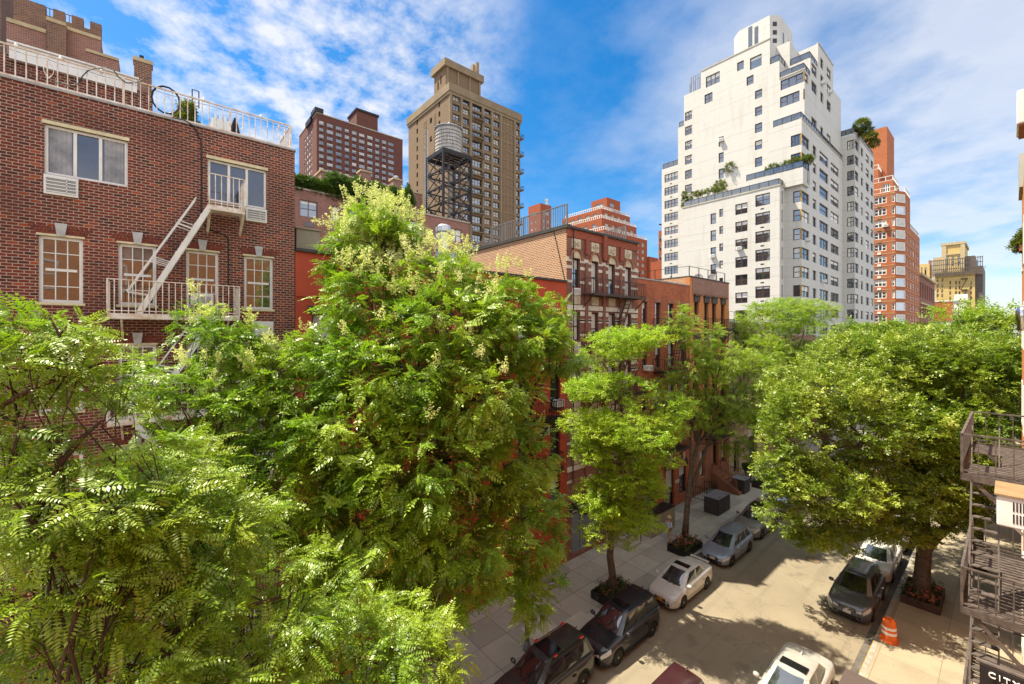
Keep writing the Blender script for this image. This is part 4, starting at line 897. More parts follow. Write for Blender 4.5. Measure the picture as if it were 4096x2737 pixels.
# corner block beside it
S = [(XY(3172,RY),XY(3207,RY)-.03,35.5-FL*k-.85,35.5-FL*k+.9,'dh',{}) for k in range(-1,8)]+[(XY(3163,RY),RXX-.04,35.5+FL*k-.85,35.5+FL*k+.9,'tri',{}) for k in (2,3)]
E = []
for k in range(-3,8):
    z = 35.5-FL*k
    E += [(RY+.05,YX(3237,RXX),z-.85,z+.9,'dh2',{}),(YX(3251,RXX),YX(3265,RXX),z-.8,z+.8,'dh',{}),(YX(3278,RXX),YX(3313,RXX),z-.85,z+.9,'tri' if k > 0 else 'dh',{}),(YX(3323,RXX),YX(3355,RXX),z-.8,z+.8,'dh2',{})]
wb.block(-25.2, RXX, RY, WY, 0, 47.3, S=S, E=E, parapet=.1)
# protruding far wing
S = [(XY(3388,WY),WX-.04,35.5-FL*k-.85,35.5-FL*k+.9,'dh2' if k > -4 else 'tri',{}) for k in range(-5,8)]
E = []
for k in range(-5,8):
    z = 35.5-FL*k; E += [(WY+.05,YX(3434,WX),z-.85,z+.9,'dh',{}),(YX(3444,WX),YX(3452,WX),z-.8,z+.8,'dh',{}),(YX(3463,WX),YX(3476,WX),z-.8,z+.8,'dh',{}),(YX(3483,WX),YX(3493,WX),z-.8,z+.8,'dh',{})]
wb.block(-30, WX, WY+.02, 117.3, 0, 52.0, S=S, E=E, parapet=.1)
# main upper tower
cx0, cx1 = XY(2770,AY), XY(2803,AY)
S = [S5(940,1005,y0,y1,AY,'dh',1.55) for y0,y1 in ((1105,1185),(1258,1338),(1412,1490))]+[S5(615,660,y0,y1,AY,'dh',1.75) for y0,y1 in ((1220,1315),(1365,1458),(1510,1600))]
wb.block(cx0, AX, AY, WY, 0, 51.0, S=[o for o in S if o[3] < 50.9], E=[(YX(a,AX),YX(b,AX),48.0,49.9,st,{}) for a,b,st in ((3246,3267,'dh2'),(3282,3293,'dh'),(3307,3323,'dh2'))])
S = [S5(940,1005,950,1040,AY,'dh',1.5),(XY(3120,AY),XY(3198,AY),51.3,53.0,'tri',{})]
E1 = [(AY+.1,YX(3233,AX),51.4,53.0,'dh',{})]+[(YX(a,AX),YX(b,AX),51.3,53.0,st,{}) for a,b,st in ((3246,3267,'dh2'),(3282,3293,'dh'),(3307,3323,'dh2'))]
S2 = [(XY(3122,AY),AX-.04,54.1,55.7,'tri',{})]
wb.block(cx1, AX, AY, WY, 51.0, 53.7, S=[o for o in S if o[2] > 51.02 and o[3] < 53.6])
S = [S5(940,1005,800,885,AY,'dh',1.4),S5(488,560,828,930,AY,'dh2',1.7)]
def inz(L,a,b): return [o for o in L if o[2] > a+.02 and o[3] < b-.02]
allS = S+S2+[S5(865,928,675,765,AY,'dh',1.5),S5(500,625,640,785,AY,'tri',2.0),S5(780,840,545,635,AY,'fix',1.5),S5(895,1000,490,620,AY,'fix',2.0),S5(1090,1160,585,695,AY,'fix',1.7)]
allE = [(AY+.1,YX(3233,AX),54.2,55.7,'dh',{})]+[(YX(a,AX),YX(b,AX),z-.85,z+.9,st,{}) for z in (54.95,57.85,60.75) for a,b,st in ((3246,3267,'dh2'),(3282,3293,'dh'),(3307,3323,'dh2')) if not (z > 60 and a < 3280)]
for (x0,x1,ya,yb,za,zb_) in ((cx1,AX,AY,WY,53.7,56.0),(cx1,-24.4,AY,WY,56.0,59.1),(-24.4,AX,81,WY,56.0,59.1),(cx1,-25.8,AY,WY,59.1,63.4),(-25.8,-23.8,81,WY,59.1,63.35),(-23.8,AX,85.3,94.6,59.1,63.3)):
    so = [o for o in allS if x0-.01 <= o[0] and o[1] <= x1+.01 and abs(ya-AY) < .01 and za-.3 < (o[2]+o[3])/2 < zb_+.3 and o[2] > za and o[3] < zb_]
    eo = [o for o in allE if ya-.01 <= o[0] and o[1] <= yb+.01 and abs(x1-AX) < .01 and o[2] > za and o[3] < zb_]
    wb.block(x0, x1, ya, yb, za, zb_, S=so, E=eo)
miss = [o for o in allS if not any(o[2] > za and o[3] < zb_ for za,zb_ in ((53.7,56.0),(56.0,59.1),(59.1,63.4)))]
for o in miss: wb.win('S', AY-.18, *o[:4], o[4], **o[5])
# left wings
S = []
for k in range(12):
    z = 48.2-2.87*k; S.append((XY(2658,85),XY(2712,85),z-.85,z+.85,'quad',dict(blind=random.choice([0,.2,.5]))))
wb.block(XY(2647,85), XY(2800,85), 85, 99, 0, 50.4, S=S)
wb.block(XY(2712,85), XY(2800,85), 85, 99, 50.41, 58.2)
S = []
for k in range(12): z = 57.2-2.87*k; S.append((XY(2740,80),XY(2768,80),z-.85,z+.85,'tri' if k else 'dh2',{}))
wb.block(XY(2736,80), XY(2815,80), 80, 98, 0, 61.5, S=S)
# roof tank house
P = [(-34.4,85.3),(-33.0,84.0),(-27.8,84.0),(-26.6,85.3),(-26.6,92),(-27.8,93.2),(-33,93.2),(-34.4,92)]
mb = MB(); mb.prism(P, 63.3, 71.4); th = wb.part('tank_house', mb, 'white brick')
mb = MB()
for (a,b,c) in ((2993,3009,170),(3018,3033,165)): mb.box(XY(a,84),XY(b,84),83.97,84.1,64.6,ZY((a+b)/2,(115+103)/2-2,84))
for p,q in ((3131,3136),(3153,3158)): mb.box(-26.7,-26.57,YX(p,-26.6),YX(q,-26.6),64,69)
wb.part('louvre', mb, 'railing glass', parent=th)
mb = MB()
for k in range(5):
    z = 69.8-1.5*k
    a = Vector((-27.45,84.38)); b = Vector((-26.95,84.92)); n = Vector((.735,-.678))*.02
    mb.quad((a.x+n.x,a.y+n.y,z-.4),(b.x+n.x,b.y+n.y,z-.4),(b.x+n.x,b.y+n.y,z+.4),(a.x+n.x,a.y+n.y,z+.4))
    a = Vector((-34.15,85.07)); b = Vector((-33.6,84.56)); n = Vector((-.68,-.73))*.02
    if k > 1: mb.quad((a.x+n.x,a.y+n.y,z-.4),(b.x+n.x,b.y+n.y,z-.4),(b.x+n.x,b.y+n.y,z+.4),(a.x+n.x,a.y+n.y,z+.4))
wb.part('vent', mb, 'dark frame', parent=th)
# copings and panels
mb = MB()
for (x0,x1,y,z) in ((xl,PX,PY,37.1),(cx1,-25.8,AY,63.4),(-24.4,AX,AY,56.0)): mb.box(x0,x1+.08,y-.08,y+.3,z+.003,z+.2)
for (x,y0_,y1_,z) in ((PX,PY+.3,79,37.1),(AX,85.3,94.6,63.3),(RXX,RY,WY,47.3),(WX,WY,117.3,52.0)): mb.box(x-.3,x+.08,y0_,y1_,z+.003,z+.2)
wb.part('coping', mb, 'concrete')
mb = MB()
for z in (51.3,54.1): mb.box(AX-.14,AX+.02,AY+.0,AY+.12,z,z+1.65)
for k in (2,3): mb.box(RXX-.12,RXX+.02,RY-.02,RY+.1,35.5+FL*k-.85,35.5+FL*k+.9)
for k in range(-1,8): mb.box(RXX-.18,RXX+.02,RY-.02,RY+.06,35.5-FL*k-.85,35.5-FL*k+.9)
wb.part('corner_panel', mb, 'ochre panel')
mb = MB()
for k in range(8): z = 34.05-FL*k; mb.box(XY(3042,PY),XY(3056,PY),PY-.012,PY+.02,z-.1,z+.1); z = 46.75-2.87*k; mb.box(XY(2680,85),XY(2688,85),84.985,85.02,z-.1,z+.1)
wb.part('vent_slot', mb, 'black metal')
def glassrail(pts, h=1.05):
    mb = MB(); rail_mb(mb, pts, h, sp=1.4, post=.07, bal=.07, top=.08); o = wb.part('terrace_railing', mb, 'dark frame'); g_ = MB()
    for p, q in zip(pts[:-1], pts[1:]): g_.quad((p[0],p[1],p[2]+.12),(q[0],q[1],q[2]+.12),(q[0],q[1],q[2]+h-.04),(p[0],p[1],p[2]+h-.04))
    wb.part('glass_panel', g_, 'railing glass', parent=o)
glassrail([(xl+.2,PY+.15,37.2),(PX-.15,PY+.15,37.2),(PX-.15,76,37.2)]); glassrail([(-24.3,AY+.15,56.1),(AX-.15,AY+.15,56.1),(AX-.15,85.2,56.1)]); glassrail([(-25.7,AY+.15,59.2),(-24.5,AY+.15,59.2),(-24.5,81,59.2)])
glassrail([(-23.7,81.15,59.2),(AX-.15,81.15,59.2),(AX-.15,85.2,59.2)]); glassrail([(-24.5,RY+.15,47.4),(RXX-.15,RY+.15,47.4),(RXX-.15,WY,47.4)]); glassrail([(-24,WY+.2,52.1),(WX-.15,WY+.2,52.1),(WX-.15,117,52.1)])
glassrail([(XY(2647,85)+.2,85.2,50.5),(XY(2712,85),85.2,50.5)]); glassrail([(XY(2712,85)+.2,85.2,58.3),(XY(2736,85),85.2,58.3)])
# upper stepped terrace above the podium
tb = MB(); tb.box(XY(2985,74.9), RXX+.35, 74.9, 77.9, 37.15, 39.65); wb.part('terrace_wall', tb, 'white brick'); glassrail([(XY(2985,74.9),75.0,39.7),(RXX+.3,75.0,39.7),(RXX+.3,77.8,39.7)], 1.0)
mb = MB(); rail_mb(mb, [(XY(2760,81),81,61.6),(XY(2880,81),81,63.5)], 2.2, sp=1.1, post=.12, bal=.08); rail_mb(mb,[(XY(2755,81),82,61.5),(XY(2800,81),82,61.5)],4.2,sp=.5,post=.14,bal=.1); wb.part('roof_antenna', mb, 'grey frame')
for (f,x,y,z) in (('S',XY(2943,PY)+.2,PY,34.8-FL*2-.9),('S',XY(2843,PY)+.0,PY,34.1-FL*2-.9),('S',XY(2876,AY),AY,49.0)): ac_unit(wb.root, (x,y+.05,z), w=.8, h=.5, d=.6)
for (y,z) in ((YX(3282,AX),57.0),(YX(3310,AX),57.0),(YX(3285,RXX),35.5-FL*4-.85),(YX(3222,RXX),35.5-FL*2-.85)): ac_unit(wb.root, (AX+.02 if z > 50 else RXX+.02,y,z), w=.8, h=.5, d=.6, rot=math.pi/2)
wb.done()
# ------------------------------------------------------------------ 14. orange tower right of it
ob = Bld('orange_tower', 'orange brick apartment tower with white window frames right of the white tower', 'building', (-24,145,0), 'tower orange', frame='white paint', glass='blue glass', blind='blind', lod=1, rec=.12, t=.16, limit=100)
oX, oY = -15.9, 131.0; bx = -17.2; by = 134.0; S = []; E = []
for k in range(13):
    z = 45.9-2.8*k; S += [(XY(3496,oY),XY(3546,oY),z-.8,z+.85,'tri',{})]; S.append((XY(3566,oY),bx-.05,z-.85,z+.85,'dh',{}))
    E += [(YX(a,oX),YX(b,oX),z-.85,z+.85,'dh',{}) for a,b in ((3622,3627),(3631,3635),(3642,3648),(3652,3658),(3663,3668),(3671,3676)) if z < 38 or a < 3640]
ob.block(-45, bx, oY, by, 0, 47.6, S=S, skipE=True); ob.block(-45, oX, by+.01, 142, 0, 47.6, E=[o for o in E if o[1] < 142], skipS=True); ob.block(-45, oX-.02, 142.01, 159, 0, 40.4, E=[o for o in E if o[0] > 142.1])
mb = MB(); mb.quad((bx,oY,0),(oX,by+.01,0),(oX,by+.01,47.6),(bx,oY,47.6)); ob.part('bay_wall', mb, 'tower orange')
ang = math.atan2(by-oY, oX-bx); d_ = Vector((oX-bx,by-oY,0)); Lb = d_.length
for k in range(13):
    z = 45.9-2.8*k; mb = MB(); frame_mb(mb, Lb-.3, 1.9, 'pic', .18); n_ = len(mb.v); pm = MB(); pane_mb(pm, Lb-.3, 1.9, .18, random.choice([0,0,.5,1]) ); mb.v += pm.v; mb.f += [tuple(i+n_ for i in f) for f in pm.f]; mb.m += [1+q for q in pm.m]
    w_ = bpy.data.objects.new('bay_window', mb.mesh('bay_window', [M['white paint'],M['glass'],M['blind']])); COL.objects.link(w_); w_.parent = ob.root
    nn = Vector((d_.y,-d_.x,0)).normalized(); w_.location = Vector((bx,oY,z-.95))+d_.normalized()*.15+nn*.1-ob.loc; w_.rotation_euler = (0,0,ang)
mb = MB()
for k in range(14): z = 45.9-2.8*k+1.2; mb.box(-44,bx,oY-.04,oY+.02,z,z+.12); mb.box(oX-.02,oX+.04,by,158,z,z+.12) if z < 40 else None
ob.part('stone_band', mb, 'limestone')
ob.block(-44, -17.9, 133.5, 142, 47.61, 50.9, S=[(XY(3530,133.5),XY(3560,133.5),48.3,50.2,'tri',{})]); ob.block(-44, -21.0, 136, 142, 50.91, 55.0); ob.block(-44, XY(3548,140), 140, 150, 40.4, 66.4)
for (x,y,e,z) in ((bx-.1,oY+.2,oY+3,47.6),(oX-.1,by,142,47.6),(-18,133.7,141,50.9),(-21,136.2,141,55.0),(oX-.1,142.2,158,40.4)): 
    mb = MB(); rail_mb(mb,[(x-14,y,z),(x,y,z),(x,e,z)],1.1,sp=1.3,post=.12,bal=.1,top=.14); ob.part('terrace_railing', mb, 'white paint')
ac_unit(ob.root,(XY(3532,oY),oY+.05,45.9-5.6-.9),w=1.0,h=.6,d=.8)
for k in range(12): z = 45.9-2.8*k-1.6; mb = MB(); mb.box(XY(3509,oY),XY(3524,oY),oY-.1,oY+.05,z,z+.5); ob.part('air_conditioner_sleeve', mb, 'white paint' if k > 3 else 'louvre')
ob.done()
# 15. dark arcaded building, 16 low red annexe, 17 yellow building
ab = Bld('arcaded_brick_building', 'dark red brick building with arched upper windows beyond the orange tower', 'building', (-22,178,0), 'maroon brick', frame='blind', glass='dark glass', lod=1, rec=.4, t=.2)
E = [(160+5*k,163+5*k,z,z+h,'tall',{}) for k in range(7) for z,h in ((24.5,4.2),(19.5,2.2),(15.5,2.2),(11,2.2))]
ab.block(-45,-16,159.1,195.8,0,30.4,E=E); cast(ab,'cornice','limestone',[(-16.02,-15.6,159.2,195.8,22.6,23.1),(-16.02,-15.4,159.2,196,30.41,31),(-16.02,-15.6,159.2,195.8,13.6,14.0)]); ab.done()
lb = Bld('low_annexe', 'low white building with a blank red brick upper wall ending the street', 'building', (-14,204,0), 'white paint', lod=1); lb.block(-18,-9.5,200.3,210,0,25); cast(lb,'brick_panel','tower orange',[(-17.9,XY(3812,200),200.1,200.31,18.6,24.9)]); cast(lb,'coping','white paint',[(-18.1,-9.4,200,210,25.01,25.4)]); cast(lb,'roof_house','white paint',[(-12,-9,203,206,25.41,27.4)]); lb.done()
yb = Bld('yellow_building', 'ornate yellow brick block with a square tower and scaffolding far down the street', 'building', (-25,345,0), 'yellow brick', frame='limestone', glass='dark glass', lod=1, rec=.4, t=.2)
Y = 335.
def ysw(p0,p1,y,Yp,h=2.0): return SW(p0,p1,y,Yp,h,'dh',blind=random.choice([0,0,.5]))
S = [ysw(p-4,p+4,400+y/1.743,Y) for p in (3801,3824,3838,3884) for y in (1275,1310,1347,1385)]+[ysw(p-4,p+4,400+y/1.743,Y) for p in (3751,3769) for y in (1257,1296,1333,1365)]
yb.block(XY(3741,Y),XY(3900,Y),Y,370,0,ZY(3800,1090,Y),S=S)
Yt = 342.; S = [ysw(p-5,p+5,y,Yt,2.6) for p in (3789,3812,3835) for y in (1035,1055)]
yb.block(XY(3770,Yt),XY(3857,Yt),Yt,372,40,ZY(3812,980,Yt),S=S); q = ZY(3812,980,Yt)
cast(yb,'cornice','limestone',[(XY(3770,Yt)-.6,XY(3857,Yt)+.6,Yt-.6,372,q+.01,q+1.4),(XY(3770,Yt)-.4,XY(3857,Yt)+.4,Yt-.4,Yt+.3,q-5.5,q-4.8),(XY(3770,Yt)-.3,XY(3785,Yt),Yt-.5,Yt+.2,q-14,q-.1),(XY(3842,Yt),XY(3857,Yt)+.3,Yt-.5,Yt+.2,q-14,q-.1)])
cast(yb,'roof_house','limestone',[(XY(3732,345),XY(3770,345)-.1,345,360,40,ZY(3750,1030,345))])
cast(yb,'netted_wing','grey iron',[(XY(3858,345),XY(3900,345),343,372,40,ZY(3880,1026,345)),(XY(3880,338),XY(3932,338),336,370,0,ZY(3905,1066,338))])
mb = MB()
for k in range(26):
    x = XY(3716,333)+(XY(3930,333)-XY(3716,333))*k/25; mb.bar((x,333,46),(x,333,55.5),.3); mb.bar((x,333,46),(x+2,333,50),.2) if k < 25 else None
for z in (47.5,50,52.5,55): mb.bar((XY(3716,333),333,z),(XY(3930,333),333,z),.35)
yb.part('scaffold', mb, 'grey iron')
mb = MB()
for z in (20,26,32,38,44): mb.box(XY(3843,334),XY(3870,334),333.6,334.9,z,z+.3); mb.bar((XY(3843,334),333.7,z-6),(XY(3868,334),333.7,z),.3)
yb.part('fire_escape', mb, 'black metal')
yb.done()
y2 = Bld('yellow_annexe', 'yellow brick wing with two arched windows just beyond the dark arcaded building', 'building', (-25,300,0), 'yellow brick', frame='limestone', glass='dark glass', lod=1, rec=.4); Y=300.; y2.block(-40,XY(3718,Y),Y,312,0,ZY(3700,1056,Y),S=[SW(3684,3690,1090,Y,5,'tall'),SW(3698,3706,1090,Y,5,'tall')]); cast(y2,'chimney','brownstone',[(XY(3712,Y),XY(3722,Y),302,305,40,ZY(3716,1040,Y))]); y2.done()
# ------------------------------------------------------------------ 18. our own side of the street
rb = Bld('right_brick_building', 'orange brick front on the right border carrying the grey fire escape', 'building', (6,12,0), 'orange brick', lod=0)
rb.block(RX, 12, -7, 30.2, 0, 20.5); cast(rb,'cornice','concrete',[(RX-.1,12,27.5,30.3,20.51,21.9)])
for z in (2,5.2,8.4,11.6,14.8,18.0):
    for y in range(-5,30,3):
        if abs(y) < 2 and 13 < z < 16: continue
        o = rb.win('S', 0, 0, 1.1, z-1.0, z+.8, 'dh', frame='white paint'); o.location = Vector((RX-.03,y+.6,z-1.0))-rb.loc; o.rotation_euler = (0,0,-math.pi/2)
rb.done()
rc = Bld('low_brick_house', 'low brick house on the right pavement hidden behind the pear trees', 'building', (6,50,0), 'red brick', lod=1); rc.block(1.2,12,30.4,100,0,8.5); rc.done()
ir = 'grey iron'
fe = thing('iron_fire_escape', 'grey iron fire escape with slatted landings and steep ladders at the right edge', 'fire escape', (RX, 17, 0))
X0, X1, Ya, Yb = -.76, RX-.02, 15.05, 19.6
for i, z in enumerate((11.0, 7.75, 4.5)):
    mb = MB()
    for y in (Ya, Yb): mb.bar((X0,y,z-.08),(X1,y,z-.08),.05,.17)
    for x in (X0, X1-.02): mb.bar((x,Ya,z-.08),(x,Yb,z-.08),.05,.17)
    n = 22
    for k in range(n):
        y = Ya+.06+(Yb-Ya-.2)*k/n
        if 1.3 < y-Ya < 3.0: mb.box(X0+.62,X1-.03,y,y+.11,z-.05,z-.02)
        else: mb.box(X0+.03,X1-.03,y,y+.11,z-.05,z-.02)
    for y in (Ya+.05,Yb-.05): mb.bar((X0+.15,y,z-.12),(X1,y,z-1.15),.06,.08)
    p = mb.build('landing', M[ir], fe); r_ = MB(); rail_mb(r_, [(X1,Ya,z),(X0,Ya,z),(X0,Yb,z),(X1,Yb,z)], .95, sp=.27, post=.05, bal=.022, top=.05)
    r_.box(X0-.012,X0+.0,Ya,Yb,z+.02,z+.2); r_.build('railing', M[ir], p)
    if True:
        q = MB(); za, zb_ = z-3.25, z
        if i == 2: za = z-3.6
        yl0, yl1 = Ya+1.35+(.9 if True else 0), Ya+.35
        for x in (X0+.1, X0+.58): q.bar((x,yl1,za+.02),(x,yl0-.35,zb_),.025,.09); q.bar((x,yl1+.02,za+.95),(x,yl0-.3,zb_+.9),.025)
        for k in range(1,12): c = k/12; y = yl1+(yl0-.35-yl1)*c; q.box(X0+.11,X0+.57,y-.09,y+.09,za+(zb_-za)*c-.012,za+(zb_-za)*c+.012)
        q.build('ladder', M[ir], fe)
cs = thing('blade_sign', 'dark hanging shop sign with white capitals at the lower right corner', 'sign', (RX-.6, 0, 5))
p = at_d(3918, 2652, 5.6); yS = p.y; zt = p.z; x0 = p.x
mb = MB(); mb.box(x0, x0+.95, yS, yS+.06, zt-.75, zt); mb.build('board', M['steel black'], cs, bevel=.008)
mb = MB(); mb.tube([(x0-.03,yS+.03,zt+.02),(x0+1.0,yS+.03,zt+.02)], .028, 8); mb.build('hanging_bar', M['grey iron'], cs)
text_mesh('CITY', .1, M['white paint'], 'lettering', cs, (x0+.075, yS-.012, zt-.125), (R(90),0,0), spacing=1.35); text_mesh('T', .1, M['white paint'], 'lettering', cs, (x0+.19, yS-.012, zt-.22), (R(90),0,0))
t = thing('wall_air_conditioner', 'white window air conditioner with a wooden top beside the right fire escape', 'air conditioner', (0, 8.5, 12))
p = at_d(3986, 2040, 5.6); mb = MB(); mb.box(p.x, p.x+.62, p.y, p.y+.7, p.z-.2, p.z+.2); mb.build('casing', M['ac white'], t, bevel=.02)
mb = MB(); mb.box(p.x-.02, p.x+.64, p.y-.02, p.y+.72, p.z+.203, p.z+.225); plain('plywood', (.30,.20,.1), .7, var=.15, scale=4); mb.build('board_top', M['plywood'], t)
mb = MB()
for r_ in (0,1):
    for k in range(16): x = p.x+.14+k*.028; mb.box(x,x+.012,p.y-.006,p.y+.004,p.z-.13+r_*.155,p.z-.01+r_*.155)
mb.build('grille', M['black metal'], t)
mb = MB(); mb.bar((p.x+.1,p.y+.3,p.z-.2),(RX,p.y+.3,p.z-.6),.03); mb.build('bracket', M['galvanised'], t)
t = thing('wall_air_conditioner', 'white air conditioner seen from below against the sky at the right edge', 'air conditioner', (0.1, 9, 17.3))
p = at_d(4066, 480, 5.9); mb = MB(); mb.box(p.x, p.x+.6, p.y-.3, p.y+.35, p.z-.16, p.z+.3); mb.build('casing', M['ac white'], t, bevel=.02); mb = MB(); mb.box(p.x+.02, p.x+.6, p.y-.28, p.y+.33, p.z-.185, p.z-.163); mb.build('base_tray', M['brownstone'], t)
t = thing('wall_lamp', 'rounded silver lamp housing at the right edge above the trees', 'lamp', (0.3, 8, 14.5))
p = at_d(4092, 1280, 5.0); mb = MB(); mb.lathe([(.02,-.13),(.045,-.125),(.05,-.02),(.06,0),(.06,.1),(.04,.15),(.01,.16)], p, 16); mb.build('housing', M['chrome'], t, smooth=True); mb = MB(); mb.tube([p+Vector((.02,0,-.02)),(RX,p.y,p.z-.02)], .015, 6); mb.build('arm', M['chrome'], t)
t = thing('window_box', 'brown window box with trailing leaves on the right facade', 'window box', (0.2, 20, 17)); p = at_d(4083, 960, 17.5)
mb = MB(); mb.box(p.x-.05, RX+.02, p.y-.4, p.y+.4, p.z-.5, p.z-.25); mb.build('trough', M['brownstone'], t); PLANTS.append((t, Vector((p.x+.05,p.y,p.z-.05)), .3, .55))
# ------------------------------------------------------------------ foliage
def mesh_np(name, V, F, mat, org):
    """quads from numpy arrays"""
    me = bpy.data.meshes.new(name); V = np.asarray(V, dtype=np.float32) - np.array(org, dtype=np.float32)
    nf = len(F); k = F.shape[1]
    me.vertices.add(len(V)); me.vertices.foreach_set('co', V.ravel()); me.loops.add(nf*k); me.loops.foreach_set('vertex_index', F.ravel().astype(np.int32))
    me.polygons.add(nf); me.polygons.foreach_set('loop_start', np.arange(0, nf*k, k, dtype=np.int32)); me.polygons.foreach_set('loop_total', np.full(nf, k, dtype=np.int32))
    me.materials.append(mat); me.update(calc_edges=True); return me
def norm(a): return a/np.maximum(np.linalg.norm(a, axis=-1, keepdims=True), 1e-9)
def leaflet(base, d, n, L, W):
    """folded diamond leaf: 4 verts"""
    d = norm(np.array(d, float)); n = norm(np.array(n, float)); s = np.cross(n, d); b = np.array(base, float)
    return [b, b+d*L*.45+s*W*.5+n*W*.12, b+d*L, b+d*L*.45-s*W*.5+n*W*.12]
def frond(pairs, L, W, droop=.25, ang=65, seed=0, tip=True):
    r = np.random.default_rng(seed); V = []
    for k in range(pairs):
        x = .12+.84*k/pairs; z = -droop*x*x; sc = math.sin(math.pi*(.25+.65*k/pairs))*.9+.15
        for s in (-1, 1):
            a = R(ang+r.uniform(-8,8)); V += leaflet((x,0,z), (math.cos(a), s*math.sin(a), -.25+r.uniform(-.2,.15)), (r.uniform(-.3,.3), -s*.25+r.uniform(-.25,.25), 1), L*sc, W*sc)
    if tip: V += leaflet((.94,0,-droop*.9), (1,0,-.5), (.2,0,1), L*.8, W*.8)
    return np.array(V)
def sprig(n, L, W, seed=0, spread=.8):
    r = np.random.default_rng(seed); V = []
    for k in range(n):
        x = .1+.85*k/n; s = 1 if k%2 else -1; a = R(r.uniform(30,85))
        V += leaflet((x,r.uniform(-.05,.05),r.uniform(-.12,.12)), (math.cos(a), s*math.sin(a), r.uniform(-.5,.3)), (r.uniform(-.6,.6), r.uniform(-.6,.6), 1), L*r.uniform(.7,1.15), W*r.uniform(.8,1.1))
    return np.array(V)
def plume(n, seed=0):
    r = np.random.default_rng(seed); V = []
    for k in range(n):
        x = r.uniform(.1,1); rad = .26*(1.05-x); a = r.uniform(0,6.28)
        V += leaflet((x, rad*math.cos(a), rad*math.sin(a)), r.normal(size=3), r.normal(size=3), .14, .10)
    return np.array(V)
TPL = {
 'locust': [frond(9,.21,.085,.30,70,s) for s in range(4)],
 'locust_far': [frond(6,.25,.12,.30,70,s) for s in range(4)],
 'goldenrain': [frond(6,.30,.15,.35,58,s+9) for s in range(4)],
 'elm': [sprig(7,.34,.17,s) for s in range(4)],
 'pear': [sprig(7,.36,.24,s+20) for s in range(4)],
 'shrub': [sprig(6,.45,.24,s+40) for s in range(4)],
 'plume': [plume(26,s) for s in range(3)], 'pod': [plume(12,s+7) for s in range(2)],
}
def scatter(P, D, S, tpl, up=.6, roll=.6):
    """instances of a leaf template: P positions, D directions, S sizes"""
    n = len(P); X = norm(D); Z = norm(np.array([0,0,1.0])*up + RNG.normal(size=(n,3))*roll*.5); Z = norm(Z - X*np.sum(Z*X,1,keepdims=True)); Y = np.cross(Z, X)
    vs = []; idx = RNG.integers(0, len(tpl), n)
    for k, T in enumerate(tpl):
        m = idx == k; q = T[None]; 
        v = P[m][:,None] + S[m][:,None,None]*(q[...,0:1]*X[m][:,None]+q[...,1:2]*Y[m][:,None]+q[...,2:3]*Z[m][:,None])
        vs.append(v.reshape(-1,3))
    V = np.concatenate(vs); return V, np.arange(len(V)).reshape(-1,4)
def lump(p, f, ph):   # cheap smooth 3-D noise for gaps
    return (np.sin(p[:,0]*f+ph)+np.sin(p[:,1]*f*1.13+ph*2.1)+np.sin(p[:,2]*f*1.31+ph*.7)+np.sin((p[:,0]+p[:,1]+p[:,2])*f*.77+ph*1.7))/4
def wob(p, q, n, amp, up=0.0):
    p = Vector(p); q = Vector(q); L = (q-p).length; out = []
    for i in range(n+1):
        t = i/n; b = p.lerp(q, t); k = math.sin(math.pi*t)
        out.append(b + Vector((random.uniform(-1,1), random.uniform(-1,1), random.uniform(-.5,1)))*amp*L*k*.5 + Vector((0,0,up*L*k)))
    return out
GR = {'golden_rain_tree':'golden rain trees on the left pavement','street_locust':'yellow green street trees','pear_tree':'leafy trees further along the street','hedge':'hedges on the brick terrace','terrace_shrub':'shrubs on the white tower terraces','roof_tree':'shrubs on the white tower wing roof'}
